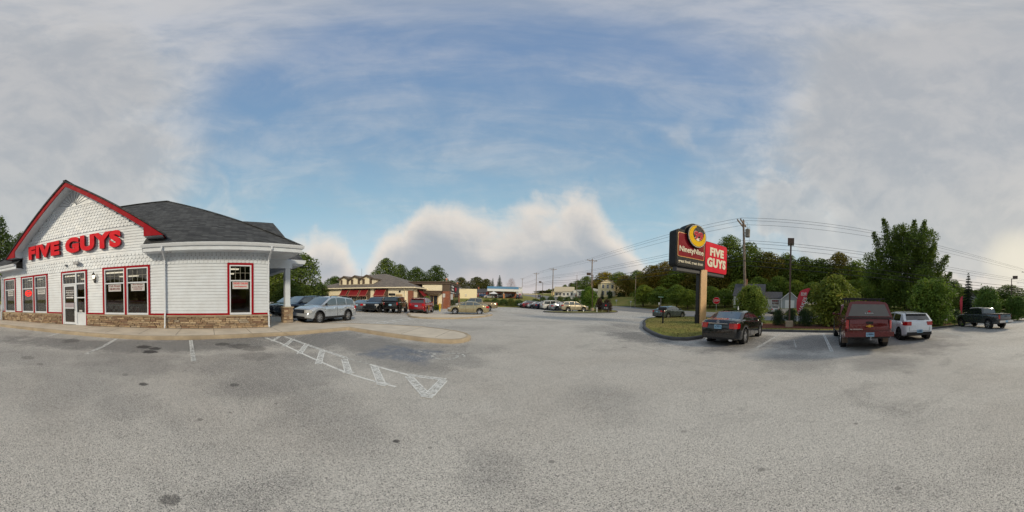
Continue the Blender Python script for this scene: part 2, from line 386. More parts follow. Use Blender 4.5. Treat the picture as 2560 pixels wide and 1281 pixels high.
def terr_np(x, y):
    x = np.atleast_1d(np.asarray(x, float)); y = np.atleast_1d(np.asarray(y, float))
    ramp = .042*np.maximum(0, np.minimum(y, 260)-52) + .3*sstep((y-50)/6)*(x < 15)
    s = np.concatenate([sdist(x[i:i+4000], y[i:i+4000]) for i in range(0, len(x), 4000)])-ROADW
    rise = 1.7*sstep(s/13)+.02*np.clip(s-13, 0, 120)
    z = ramp+np.where(s > 0, rise, 0)
    left = sstep((-x-45)/30)*0.0
    return z+left
def terr(x, y): return float(terr_np(x, y)[0])
assert sdist(30.0, 20.0)[0] > 0

def groundmat(name, kind):
    mt = bpy.data.materials.new(name); mt.use_nodes = True; g = NT(mt.node_tree)
    o = g.node('ShaderNodeOutputMaterial'); b = g.node('ShaderNodeBsdfPrincipled'); g.l.new(b.outputs[0], o.inputs[0])
    tcn = g.node('ShaderNodeTexCoord'); v = tcn.outputs['Object']
    if kind == 'grass':
        n1 = g.noise(v, .35, 6, .65); n2 = g.noise(v, 7, 5, .7); n3 = g.noise(v, 60, 3, .6)
        c = g.mix(g.ramp(n1, .35, .65), srgb(118, 128, 58), srgb(160, 146, 82))
        c = g.mix(g.ramp(n2, .3, .7, 0, .5), c, srgb(80, 88, 42))
        c = g.mix(g.ramp(n3, .4, .7, 0, .5), c, srgb(150, 136, 84))
        b.inputs['Roughness'].default_value = .95; b.inputs['Specular IOR Level'].default_value = .15; h = n3; st, di = .6, .05
    elif kind == 'mulch':
        n2 = g.noise(v, 14, 5, .7); n3 = g.noise(v, 70, 3, .7)
        c = g.mix(g.ramp(n2, .3, .7), srgb(128, 72, 52), srgb(80, 46, 34))
        c = g.mix(g.ramp(n3, .5, .7, 0, .7), c, srgb(168, 108, 80)); b.inputs['Roughness'].default_value = .95; h = n3; st, di = .7, .05
    elif kind == 'road':
        n1 = g.noise(v, .25, 5, .6); n3 = g.noise(v, 30, 3, .6)
        c = g.mix(g.ramp(n1, .35, .65), srgb(118, 118, 120), srgb(136, 134, 132))
        c = g.mix(g.ramp(n3, .35, .65, 0, .35), c, srgb(96, 96, 98)); b.inputs['Roughness'].default_value = .85; h = n3; st, di = .3, .01
    elif kind == 'lot':
        # worn asphalt: pale aggregate in a dark binder, broad worn and tarry patches, oil stains near the stalls
        se = g.node('ShaderNodeSeparateXYZ', ins={0: v})
        vo = g.node('ShaderNodeTexVoronoi', ins={'Vector': v, 'Scale': 160.0, 'Randomness': 1.0}); vo.feature = 'F1'
        se2 = g.node('ShaderNodeSeparateColor', ins={0: vo.outputs['Color']})
        spk = g.math('ADD', g.math('MULTIPLY', se2.outputs[0], .7), g.math('MULTIPLY', g.noise(v, 90, 2, .6), .45))
        big = g.noise(v, .16, 7, .62, .6); mid = g.noise(v, .9, 6, .65, .3)
        light = srgb(203, 199, 191); warm = srgb(188, 182, 173); dark = srgb(140, 137, 133); tar = srgb(74, 76, 79)
        c = g.mix(g.ramp(big, .35, .66), light, warm)
        c = g.mix(g.ramp(mid, .44, .74, 0, .30), c, dark)
        c = g.mix(g.ramp(g.noise(v, .42, 8, .7, 1.2), .54, .70, 0, .38), c, srgb(120, 117, 113))
        c = g.mix(g.ramp(g.noise(v, 2.6, 6, .7, .4), .60, .74, 0, .30), c, srgb(206, 198, 186))
        # tar-dark zones: x, y, radius x, radius y, strength
        Z = [(*gp(300, 905), 1.3, 1.9, .42), (*gp(700, 945), .9, 1.6, .42), (*gp(720, 900), 1.0, 1.2, .4), (*gp(560, 905), 1.0, 1.6, .3), (*gp(60, 890), 1.4, 2.2, .35), (*gp(1000, 905), 1.6, .8, .5), (*gp(800, 1000), .6, .6, .28), (*gp(300, 1010), .5, .6, .3), (*gp(1130, 900), 1.0, .8, .4), (*gp(640, 1230), .2, .4, .25), (*gp(1230, 1180), .25, .4, .25), (*gp(1500, 1000), .6, .9, .2), (*gp(2000, 905), 1.4, 1.2, .4), (*gp(2200, 905), 1.2, 1.2, .4), (-7.8, 0, 1.3, 8.5, .72), (-6.6, 6.2, 1.8, 2.2, .70), (-4.4, 6.4, 3.0, 1.5, .66), (-1.6, 7.4, 1.3, 1.0, .30), (-8.8, -6, 1.4, 4, .3),
             (5.9, 9.6, 1.3, 2.8, .75), (8.6, 5.4, 2.8, 1.4, .75), (10.5, 2.6, 2.8, 2.0, .6), (11, -1.5, 3, 2.6, .65), (-4.2, -1.5, 1.6, 1.2, .3), (-5.0, 1.8, 1.2, 1.0, .35), (-3.0, -4, 1.5, 1.2, .3), (-2, 1.9, 1.0, .6, .25), (5.4, 13, 1.6, 2, .35), (16, -8, 3, 2, .4), (7.8, 13, 1.4, 3.5, .4), (-3.4, 4.6, 1.2, .6, .3), (-6.0, -2.4, 1.0, 1.3, .28), (13.5, -4.5, 2.0, 1.5, .4),
             (-4, 12.5, 4, .9, .22), (-1, 18, 7, .8, .18), (4, 27, 6, .7, .15), (-9.5, 15, 3, 1.5, .2)]
        wob = g.math('MULTIPLY', g.math('SUBTRACT', g.noise(v, 1.1, 6, .7), .5), 1.9)
        acc = None
        for x, y, rx, ry, k in Z:
            dx = g.math('DIVIDE', g.math('SUBTRACT', se.outputs[0], x), rx); dy = g.math('DIVIDE', g.math('SUBTRACT', se.outputs[1], y), ry)
            r = g.math('SQRT', g.math('ADD', g.math('MULTIPLY', dx, dx), g.math('MULTIPLY', dy, dy)))
            q = g.ramp(g.math('ADD', r, wob), 1.35, .45, 0, k)
            acc = q if acc is None else g.math('MAXIMUM', acc, q)
        c = g.mix(acc, c, tar)
        # oil spots, sharper
        O = [(gp(360, 868), .26, .9), (gp(388, 872), .20, .9), (gp(375, 880), .22, .95), (gp(557, 861), .26, .7), (gp(600, 866), .38, .6), (gp(635, 872), .4, .5), (gp(180, 852), .35, .5), (gp(165, 856), .2, .4), (gp(358, 961), .085, .8), (gp(586, 963), .09, .6),
             (gp(70, 895), .2, .4), (gp(100, 911), .09, .4), (gp(313, 938), .07, .35), (gp(991, 1104), .035, .85), (gp(425, 1250), .07, .6), (gp(463, 926), .03, .5), (gp(1560, 870), .12, .3), (gp(640, 890), .5, .3), (gp(1905, 1175), .03, .5), (gp(2245, 1222), .028, .5), (gp(1380, 1155), .03, .5), (gp(500, 1050), .035, .5), (gp(575, 1032), .02, .6), (gp(2140, 1060), .03, .45), (gp(1710, 1080), .03, .4), (gp(1075, 1120), .02, .5), (gp(250, 930), .03, .5), (gp(690, 1010), .025, .5)]
        wo2 = g.math('MULTIPLY', g.math('SUBTRACT', g.noise(v, 6.5, 5, .7), .5), 1.7); acc = None
        for (x, y), r0, k in O:
            r = g.math('DIVIDE', g.vm('DISTANCE', v, (x, y, 0)), r0)
            q = g.ramp(g.math('ADD', r, wo2), 1.2, .75, 0, k); acc = q if acc is None else g.math('MAXIMUM', acc, q)
        c = g.mix(acc, c, srgb(40, 38, 37))
        # faded blue patch of the disabled bay
        bx, by = gp(1008, 884)
        dx = g.math('DIVIDE', g.math('SUBTRACT', se.outputs[0], bx), 1.05); dy = g.math('DIVIDE', g.math('SUBTRACT', se.outputs[1], by), .85)
        mxv = g.math('ADD', g.math('MAXIMUM', g.math('ABSOLUTE', dx), g.math('ABSOLUTE', dy)), g.math('MULTIPLY', wob, .45))
        bl = g.math('MULTIPLY', g.ramp(mxv, 1.15, .7), g.ramp(g.noise(v, 2.6, 6, .75), .36, .56, .12, .62))
        c = g.mix(bl, c, srgb(52, 84, 118))
        c = g.mix(g.ramp(spk, .56, .24, 0, .84), c, srgb(80, 80, 82))
        c = g.mix(g.math('MULTIPLY', g.ramp(spk, .74, .98, 0, .85), g.math('SUBTRACT', 1.0, g.math('MULTIPLY', acc, .8))), c, srgb(236, 230, 222))
        b.inputs['Roughness'].default_value = .88; b.inputs['Specular IOR Level'].default_value = .35; h = g.math('ADD', spk, g.math('MULTIPLY', g.noise(v, 3, 4), .5)); st, di = .45, .006
    g.put(b, 'Base Color', c)
    bn = g.node('ShaderNodeBump', ins={'Strength': st, 'Distance': di, 'Height': h}); g.l.new(bn.outputs[0], b.inputs['Normal'])
    return mt
GRASS = groundmat('lawn_grass', 'grass'); MULCH = groundmat('bark_mulch', 'mulch'); ROADM = groundmat('road_asphalt', 'road'); LOTM = groundmat('lot_asphalt', 'lot')

# ground sheet: fine near, coarse far
xs = np.concatenate([[-3000, -1500, -700, -400, -250], np.arange(-170, 231, 3.0), [300, 450, 800, 1500, 3000]])
ys = np.concatenate([[-3000, -1500, -700, -400, -250], np.arange(-150, 301, 3.0), [400, 600, 1000, 1700, 3000]])
XX, YY = np.meshgrid(xs, ys); xf, yf = XX.ravel(), YY.ravel()
zf = terr_np(xf, yf); sf = np.concatenate([sdist(xf[i:i+4000], yf[i:i+4000]) for i in range(0, len(xf), 4000)])
zf = zf-.03-np.where((sf > -1) & (sf < ROADW+1), .22, 0)
nx, ny = len(xs), len(ys)
fc = [(j*nx+i, j*nx+i+1, (j+1)*nx+i+1, (j+1)*nx+i) for j in range(ny-1) for i in range(nx-1)]
mbb = MB(); mbb.v = list(zip(xf.tolist(), yf.tolist(), zf.tolist())); mbb.f = fc; mbb.m = [0]*len(fc)
tag(mbb.build('ground', GRASS, smooth=60), kind='structure', label='grassy ground rising beyond the road', cat='ground')
# road
mbb = MB(); K = 8
for i in range(len(NE)):
    for k in range(K+1):
        q = NE[i]+RN[i]*(ROADW*k/K); mbb.v.append((q[0], q[1], 0))
za = terr_np([v[0] for v in mbb.v], [v[1] for v in mbb.v])
# level across the road
za = za.reshape(-1, K+1); za = np.repeat(np.minimum(za[:, :1], za[:, -1:]), K+1, 1).ravel()
mbb.v = [(v[0], v[1], float(z)+.012) for v, z in zip(mbb.v, za)]
for i in range(len(NE)-1):
    for k in range(K): a = i*(K+1)+k; mbb.f.append((a, a+1, a+K+2, a+K+1)); mbb.m.append(0)
ROAD = tag(mbb.build('road', ROADM), kind='structure', label='wide grey four lane road curving past the lot', cat='road')
def roadz(i): return float(za[i*(K+1)])+.012
def worn(name, col, lo=.35, hi=.6, sc=9):
    mt = bpy.data.materials.new(name); mt.use_nodes = True; g = NT(mt.node_tree)
    o = g.node('ShaderNodeOutputMaterial'); b = g.node('ShaderNodeBsdfPrincipled', ins={'Base Color': (*col, 1), 'Roughness': .8}); t = g.node('ShaderNodeBsdfTransparent')
    tcn = g.node('ShaderNodeTexCoord'); n = g.math('ADD', g.math('MULTIPLY', g.noise(tcn.outputs['Object'], sc, 6, .8), .7), g.math('MULTIPLY', g.noise(tcn.outputs['Object'], 60, 2, .6), .3))
    mx = g.node('ShaderNodeMixShader', ins={0: g.ramp(n, lo, hi)}); g.l.new(t.outputs[0], mx.inputs[1]); g.l.new(b.outputs[0], mx.inputs[2]); g.l.new(mx.outputs[0], o.inputs[0])
    return mt
CRISP = worn('line_edge_paint', srgb(224, 224, 220), .32, .50, 5); WORN1 = worn('worn_white_paint', srgb(218, 218, 214), .34, .58); WORN2 = worn('faded_white_paint', srgb(206, 206, 202), .39, .57); YELW = worn('yellow_road_paint', srgb(196, 160, 70), .3, .5); ROADW_ = worn('road_white_paint', srgb(190, 190, 188), .32, .5)
def roadline(off, wd, matl, i0, i1, dash=None):
    mb = MB()
    for i in range(i0, i1-1):
        if dash and (i % dash[0]) >= dash[1]: continue
        vs = []
        for j in (i, i+1):
            for s in (-wd/2, wd/2):
                q = NE[j]+RN[j]*(off+s); vs.append((q[0], q[1], roadz(j)+.006))
        mb.add(vs, [(0, 1, 3, 2)])
    mb.build('road_marking', matl, ROAD)
i0, i1 = 30, len(NE)-30
roadline(.9, .12, ROADW_, i0, i1); roadline(ROADW-.9, .12, ROADW_, i0, i1); roadline(ROADW/2-.15, .11, YELW, i0, i1); roadline(ROADW/2+.15, .11, YELW, i0, i1)
roadline(ROADW*.27, .11, ROADW_, i0, i1, (3, 1)); roadline(ROADW*.73, .11, ROADW_, i0, i1, (3, 1))
# lot sheet
edge = [tuple(NE[i]-RN[i]*(-.3)) for i in range(len(NE)) if -94 < NE[i][1] < 49]
lotp = [(-80, -95)] + edge[::-1] + [(19.5, 50.5), (5, 51.5), (-20, 50), (-80, 50)]
LOT = MB(); LOT.add([(x, y, 0) for x, y in lotp], [tuple(range(len(lotp)))])
LOT = tag(LOT.build('parking_lot', LOTM), kind='structure', label='worn grey asphalt parking lot', cat='parking lot')
if LOT.data.polygons[0].normal.z < 0: LOT.data.flip_normals()
_sz = [0]
def stripe(p, q, wd, m=None, z=.004, outline=True):
    m = m or WORN1; _sz[0] += 1; z = z+.00025*(_sz[0] % 40)
    p = Vector((*p, 0)); q = Vector((*q, 0)); d = (q-p).normalized(); n = Vector((-d.y, d.x, 0))*wd/2; mb = MB(); outline = outline and wd > .085
    if outline:
        for a in (-1, 1):
            c = n*a; e = n.normalized()*.012
            mb.add([(*(p+c-e)[:2], z+.00012), (*(q+c-e)[:2], z+.00012), (*(q+c+e)[:2], z+.00012), (*(p+c+e)[:2], z+.00012)], [(0, 1, 2, 3)], 1)
    mb.add([(*(p-n)[:2], z), (*(q-n)[:2], z), (*(q+n)[:2], z), (*(p+n)[:2], z)], [(0, 1, 2, 3)])
    return mb.build('painted_line', [m, CRISP if m is WORN1 else WORN1], LOT)
def sp(a, b, wd=.1, m=WORN1, **k): return stripe(gp(*a), gp(*b), wd, m, **k)
# hatched bay (pixel pairs read off the photo, laid on the ground)
sp((664, 845), (700, 858), .10); sp((700, 858), (875, 936), .075, CRISP); sp((875, 936), (990, 968), .06, CRISP)
sp((712, 842), (858, 893), .10); sp((858, 893), (866, 896), .1); sp((866, 896), (925, 912), .06, WORN2); sp((925, 912), (1020, 938), .08, CRISP); sp((1020, 938), (1115, 950), .12)
for a, b, wd in (((699, 842), (680, 854), .1), ((733, 848), (710, 867), .13), ((767, 861), (748, 886), .14), ((806, 877), (796, 911), .15), ((861, 899), (872, 934), .15), ((935, 916), (955, 963), .15), ((1022, 942), (1066, 990), .15), ((1108, 952), (1070, 992), .16)):
    sp(a, b, wd, WORN1)
for a in ((872, 933), (957, 962), (1071, 991)):
    x, y = gp(*a); stripe((x-.1, y), (x+.1, y), .16, WORN1, z=.008)
# wheelchair symbol, faded
def arcpts(cx, cy, r, a0, a1, n): return [(cx+r*cos(RAD(a0+(a1-a0)*k/n)), cy+r*sin(RAD(a0+(a1-a0)*k/n))) for k in range(n+1)]
wx, wy = gp(1112, 892)
for poly in (arcpts(wx, wy, .36, 150, 400, 10), [(wx-.95, wy+.28), (wx-.55, wy+.20), (wx-.1, wy+.18)], [(wx-.1, wy+.18), (wx+.05, wy+.38), (wx+.4, wy+.40), (wx+.55, wy+.12)]):
    for p, q in zip(poly[:-1], poly[1:]): stripe(p, q, .08, WORN2, z=.006)
# stall lines by the building
for a, b in (((292, 848), (262, 865)), ((150, 834), (118, 842)), ((46, 821), (28, 824))): sp(a, b, .1, WORN1)
sp((477, 852), (479, 868), .1, WORN1); sp((479, 868), (484, 905), .1, WORN2); sp((262, 865), (215, 886), .1, WORN2)
# stall lines to the right
sp((1948, 836), (1890, 872), .1, WORN2); sp((2058, 834), (2080, 880), .1, WORN1); sp((2340, 825), (2410, 842), .1, WORN2); sp((2405, 815), (2440, 822), .1, WORN1); sp((1990, 870), (1985, 850), .05, WORN2)
# far stall lines and the hatched strip by the low island
sp((926, 809), (1035, 794), .12); sp((950, 811), (1045, 797), .12)
for k in range(5):
    t = k/4.5; sp((938+90*t, 807-13*t), (952+84*t, 810.5-13*t), .12)
for px in (905, 948, 1000): sp((px, 786), (px+38, 781), .1, WORN2)
for px, py in ((1330, 779), (1308, 771), (1270, 781)): sp((px, py), (px+26, py+1.5), .1, WORN2)
# thin cracks
def crack(pts, seed):
    r = random.Random(seed); mb = MB(); W_ = [gp(*p) for p in pts]; path = []
    for p, q in zip(W_[:-1], W_[1:]):
        n = max(2, int(hypot(q[0]-p[0], q[1]-p[1])/.25))
        for k in range(n): t = k/n; path.append((p[0]+(q[0]-p[0])*t+r.uniform(-.04, .04), p[1]+(q[1]-p[1])*t+r.uniform(-.04, .04)))
    for p, q in zip(path[:-1], path[1:]):
        d = Vector((q[0]-p[0], q[1]-p[1], 0)).normalized(); n = Vector((-d.y, d.x, 0))*.5*r.uniform(.004, .010)
        mb.add([(p[0]-n.x, p[1]-n.y, .003), (q[0]-n.x, q[1]-n.y, .003), (q[0]+n.x, q[1]+n.y, .003), (p[0]+n.x, p[1]+n.y, .003)], [(0, 1, 2, 3)])
    mb.build('asphalt_crack', CABLE, LOT)
crack([(1180, 829), (1240, 828), (1330, 826), (1420, 822), (1500, 815)], 1); crack([(1276, 766), (1285, 771), (1310, 776)], 2)
crack([(1180, 792), (1300, 789), (1500, 787)], 5); crack([(1560, 868), (1700, 905), (1900, 930)], 6)
x, y = gp(1512, 853); stripe((x-.09, y), (x+.09, y), .12, WORN1)

def island(name, poly, h, cw, mtop, mcurb, label, inset=.16):
    """raised island: kerb ring and a top surface"""
    poly = [Vector((*p, 0)) for p in poly]; n = len(poly)
    area = sum(poly[i].x*poly[(i+1) % n].y-poly[(i+1) % n].x*poly[i].y for i in range(n))
    if area < 0: poly = poly[::-1]
    inn = []
    for i in range(n):
        a = (poly[i]-poly[i-1]).normalized(); b = (poly[(i+1) % n]-poly[i]).normalized()
        nn = Vector((-a.y-b.y, a.x+b.x, 0)); nn = nn.normalized()/max(.4, cos((a.angle(b) if a.length and b.length else 0)/2)); inn.append(poly[i]+nn*cw)
    top = MB(); top.add([(p.x, p.y, h-.012) for p in inn], [tuple(range(n))]); o = top.build(name, mtop)
    tag(o, label=label, cat='ground', kind='structure')
    kb = MB()
    o1 = [p+(p-q).normalized()*.0 for p, q in zip(poly, inn)]; o2 = [p+(q-p).normalized()*.03 for p, q in zip(poly, inn)]
    vs = [(p.x, p.y, -.02) for p in o1]+[(p.x, p.y, h-.03) for p in o1]+[(p.x, p.y, h) for p in o2]+[(p.x, p.y, h) for p in inn]+[(p.x, p.y, h-.06) for p in inn]
    fs = []
    for r in range(4):
        for i in range(n): j = (i+1) % n; fs.append((r*n+i, r*n+j, (r+1)*n+j, (r+1)*n+i))
    kb.add(vs, fs).build('kerb', mcurb, o, smooth=50)
    return o
def smoothpoly(pts, step=.5):
    n = len(pts); out = []
    for i in range(n):
        a, b, c, d = [np.array(pts[(i+k) % n], float) for k in (-1, 0, 1, 2)]; m_ = max(1, int(np.linalg.norm(c-b)/step))
        for k in range(m_):
            t = k/m_; out.append(tuple(.5*((2*b)+(-a+c)*t+(2*a-5*b+4*c-d)*t*t+(-a+3*b-3*c+d)*t**3)))
    return out
# restaurant pavement with its rounded tongue
TH = RAD(14); U = (sin(TH), cos(TH)); NB = (cos(TH), -sin(TH)); DW = 11.0
def loc2w(s, y): return (s*U[0]-(DW+y)*NB[0], s*U[1]-(DW+y)*NB[1])
front = [(-19, -35), (-14.6, -20), (-12.2, -12.5), (-11.26, -9.17), (-10.2, -5.2), (-9.33, -2.27), (-8.87, -.6), (-8.66, 1.1), (-8.5, 2.7), (-8.32, 4.15), (-7.98, 5.5), (-7.51, 8.4)]
tongue = [(-7.45, 8.55), (-6, 8.32), (-4.34, 8.08), (-3.3, 7.9), (-2.55, 7.86), (-2.1, 7.95), (-1.78, 8.25), (-1.62, 8.7), (-1.66, 9.25), (-1.95, 9.85), (-2.5, 10.4), (-3.4, 10.85), (-4.57, 11.2), (-5.8, 11.15), (-7.2, 10.75), (-8.76, 9.9)]
back = [(-9.7, 8.95), loc2w(5.4, 1.1), loc2w(5.4, 15), loc2w(-30, 15)]
PAVE = island('sidewalk', front+tongue+back, .15, .16, CONC, CURBC, 'pale concrete sidewalk with rounded tongue beside the parking bays')
# joints in the concrete
def joint(a, b):
    mb = MB(); p = Vector((*gp(*a, .15), 0)); q = Vector((*gp(*b, .15), 0)); d = (q-p).normalized(); n = Vector((-d.y, d.x, 0))*.009
    mb.add([(*(p-n)[:2], .1395), (*(q-n)[:2], .1395), (*(q+n)[:2], .1395), (*(p+n)[:2], .1395)], [(0, 1, 2, 3)]); mb.build('paving_joint', MORTAR, PAVE)
for s in np.arange(-20, 3.2, 1.55):
    mb = MB(); a = loc2w(s, -.1); b = loc2w(s, -2.05)
    if s < -9: b = loc2w(s, -1.6)
    p = Vector((*a, 0)); q = Vector((*b, 0)); n = Vector((U[0], U[1], 0))*.009
    mb.add([(*(p-n)[:2], .1405), (*(q-n)[:2], .1405), (*(q+n)[:2], .1405), (*(p+n)[:2], .1405)], [(0, 1, 2, 3)]); mb.build('paving_joint', MORTAR, PAVE)
joint((677, 818), (725, 838)); joint((1003, 834), (1060, 816)); joint((1088, 843), (1127, 826)); joint((706, 806), (800, 808))
# right island (grass, mulch, bushes) and the low ones further off
rp = [(9.1, 13.9), (8.2, 12.6), (7.5, 11.2), (6.95, 9.8), (6.6, 8.6), (6.65, 7.75), (7.15, 7.3), (7.9, 7.3), (9.2, 7.55), (11.0, 7.6), (12.9, 6.9), (13.9, 5.0), (14.7, 2.2), (15.6, -1.2), (17.4, -4.8), (20.4, -8.6), (24.5, -14), (30, -23), (44, -45), (48, -42), (36.2, -22), (27.8, -8.4), (24.0, 2.2), (22.1, 13), (21.3, 19.5), (18.5, 21.2), (14.0, 20.0), (11, 16.8)]
ISL = island('grass_island', smoothpoly(rp, .6), .14, .2, GRASS, ASPCURB, 'long grass island with dark kerb under the tall sign')
mb = MB(); mp = [(12.6, 8.6), (14.3, 6.8), (15.2, 5.0), (15.9, 2.6), (16.6, -.6), (18.3, -4.2), (21.4, -8.6), (23, -7), (21.5, -3.5), (20.3, 1), (19.3, 6), (17.0, 10.2), (14.5, 10.6)]
mb.add([(x, y, .134) for x, y in smoothpoly(mp, .8)], [tuple(range(len(smoothpoly(mp, .8))))]); o = mb.build('mulch_bed', MULCH); tag(o, 'reddish bark mulch under the round bushes', 'ground', kind='structure')
if o.data.polygons[0].normal.z < 0: o.data.flip_normals()
tag(island('grass_island', smoothpoly([(4.6, 33.2), (5.5, 31.2), (8, 30.3), (12.8, 31.2), (16.2, 33.2), (18.6, 37.0), (19.6, 42), (19.8, 48), (14, 50), (13, 45), (14.5, 38.5), (13, 35.2), (8, 33.6)], .8), .13, .2, GRASS, ASPCURB, 'far grass island with clipped hedges beside the road'))
island('concrete_island', smoothpoly([(-9.3, 19.2), (-8.6, 17.7), (-7.2, 16.9), (-5.4, 17.3), (-3.8, 18.6), (-2.6, 20.8), (-2.0, 23.5), (-2.6, 23.2), (-4.2, 21.9), (-6.6, 21.2), (-9.2, 22.0), (-12.5, 34), (-13.2, 32), (-10.2, 20.6)], .8), .13, .16, CONC, CURBC, 'low concrete island near the tan sedan')

# ------------------------------------------------------------------ text
def text(s, frame, x0, x1, z0, z1, depth, m, name='lettering', parent=None, bold=0.0, mside=None, shear=0.0, y0=0.0, spacing=1.0):
    """text fitted into the box x0..x1, z0..z1 of a local xz plane facing -y; frame maps local to the parent"""
    cu = bpy.data.curves.new('t', 'FONT'); cu.body = s; cu.size = 1; cu.extrude = .05; cu.offset = bold; cu.shear = shear; cu.space_character = spacing; cu.resolution_u = 4
    cu.align_x = 'CENTER'
    ob = bpy.data.objects.new('t', cu); COL.objects.link(ob)
    dg = bpy.context.evaluated_depsgraph_get(); dg.update()
    me = bpy.data.meshes.new_from_object(ob.evaluated_get(dg)); bpy.data.objects.remove(ob); bpy.data.curves.remove(cu)
    n = len(me.vertices); co = np.empty(n*3); me.vertices.foreach_get('co', co); co = co.reshape(-1, 3)
    mn, mxx = co.min(0), co.max(0); k = (co-mn)/np.maximum(mxx-mn, 1e-6)
    v = np.stack([x0+(x1-x0)*k[:, 0], y0-depth*k[:, 2], z0+(z1-z0)*k[:, 1]], 1)
    me.vertices.foreach_set('co', v.ravel()); me.name = name
    me.materials.clear(); me.materials.append(m); me.materials.append(mside or m); me.update()
    for p in me.polygons: p.material_index = 0 if abs(p.normal.y) > .5 else 1
    o = bpy.data.objects.new(name, me); COL.objects.link(o)
    if parent: o.parent = parent
    if frame is not None: o.matrix_local = frame
    return o
def F(x, y, z, rz=0.0): return Matrix.Translation((x, y, z)) @ Matrix.Rotation(rz, 4, 'Z')

# ------------------------------------------------------------------ the white restaurant
o0 = loc2w(0, 0)
B = thing('restaurant_building', 'white sided restaurant with red trimmed windows, stone base and big red letters', 'restaurant', (*o0, 0), RAD(76))
OPN = [(-13.85, -12.70, .86, 3.22), (-11.90, -10.80, .86, 3.22), (-10.66, -9.60, .86, 3.22), (-8.30, -6.68, .15, 3.22), (-5.50, -4.34, .86, 3.22), (-4.22, -3.07, .86, 3.22), (.93, 2.00, .86, 3.22)]
S0, S1 = -14.3, 2.9
def holes(s0, s1, z0, z1, opn):
    """rectangles of s0..s1 x z0..z1 left over round the openings"""
    cuts = sorted({s0, s1, *[max(s0, min(s1, c)) for o in opn for c in o[:2]]}); out = []
    for a, b in zip(cuts[:-1], cuts[1:]):
        if b-a < 1e-4: continue
        mid = (a+b)/2; z = z0
        for o in sorted([o for o in opn if o[0] < mid < o[1]], key=lambda o: o[2]):
            if o[2] > z: out.append((a, b, z, min(o[2], z1)))
            z = max(z, o[3])
        if z < z1: out.append((a, b, z, z1))
    return out
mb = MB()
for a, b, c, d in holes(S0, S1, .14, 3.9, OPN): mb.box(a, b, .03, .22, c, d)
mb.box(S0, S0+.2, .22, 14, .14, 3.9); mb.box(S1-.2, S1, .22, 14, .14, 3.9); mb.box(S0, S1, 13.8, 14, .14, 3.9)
mb.build('wall', GROOVE_SHADE, B)
def clap(mb, s0, s1, z0, z1, opn, pitch=.152, clip=None):
    z = z0
    while z < z1-.01:
        zt = min(z+pitch, z1); zm = (z+zt)/2
        segs = [(s0, s1)]
        for o in opn:
            if o[2]-.12 < zm < o[3]+.11:
                ns = []
                for a, b in segs:
                    if o[1] < a or o[0] > b: ns.append((a, b)); continue
                    if o[0] > a: ns.append((a, o[0]))
                    if o[1] < b: ns.append((o[1], b))
                segs = ns
        for a, b in segs:
            if clip:
                ca, cb = clip(zt); a, b = max(a, ca), min(b, cb)
            if b-a < .02: continue
            mb.add([(a, -.028, z+.006), (b, -.028, z+.006), (b, -.004, zt), (a, -.004, zt), (a, .03, z+.006), (b, .03, z+.006)], [(0, 1, 2, 3), (4, 5, 1, 0)])
        z = zt
mb = MB(); clap(mb, S0, S1, .86, 3.36, [(a-.1, b+.1, c, d) for a, b, c, d in OPN])
RS = -7.43
def rake(z): d = (8.60-z)/.785; return RS-min(d, 4.38), RS+min(d, 4.38)
clap(mb, RS-4.38, RS+4.38, 3.98, 5.54, [], clip=rake)
mb.build('siding', WHITE, B)
# fish scale shingles
def scales(mb, s0, s1, z0, rows, pw=.20, ph=.185, clip=None, opn=()):
    for r in range(rows):
        zb = z0+r*ph; off = (r % 2)*pw/2; n = int((s1-s0)/pw)+1
        for k in range(n):
            c = s0+off+k*pw+pw/2
            if c-pw/2 < s0-.12 or c+pw/2 > s1+.12: continue
            if clip:
                a, b = clip(zb+ph*.8)
                if c < a+.0 or c > b-.0: continue
            if any(o[0] < c < o[1] and zb+ph/2 < o[3] and zb+ph > o[2] for o in opn): continue
            hw = pw/2-.006; pts = [(c-hw, zb+ph+.02), (c-hw, zb+.07)]+[(c+hw*cos(RAD(180+a_)), zb+.075+.075*sin(RAD(180+a_))) for a_ in (30, 60, 90, 120, 150)]+[(c+hw, zb+.07), (c+hw, zb+ph+.02)]
            vs = []
            for x, z in pts: vs.append((x, -.012-.024*(zb+ph+.02-z)/ph, z))
            for x, z in pts: vs.append((x, .02, z))
            m_ = len(pts); mb.add(vs, [tuple(range(m_))]+[(i, m_+i, m_+i+1, i+1) for i in range(m_-1)])
mb = MB(); scales(mb, S0, S1, 3.30, 3, opn=[(a-.1, b+.1, c, 3.32) for a, b, c, d in OPN]); scales(mb, RS-4.3, RS+4.3, 3.855, 1); scales(mb, RS-4.3, RS+4.3, 5.52, 10, clip=rake)
mb.build('scale_shingles', WHITE, B)
mb = MB(); mb.prism([(RS-4.38, 3.32), (RS+4.38, 3.32), (RS+4.38, 5.14), (RS, 8.58), (RS-4.38, 5.14)], .03, 6.0, 'y'); mb.build('gable', GROOVE_SHADE, B)
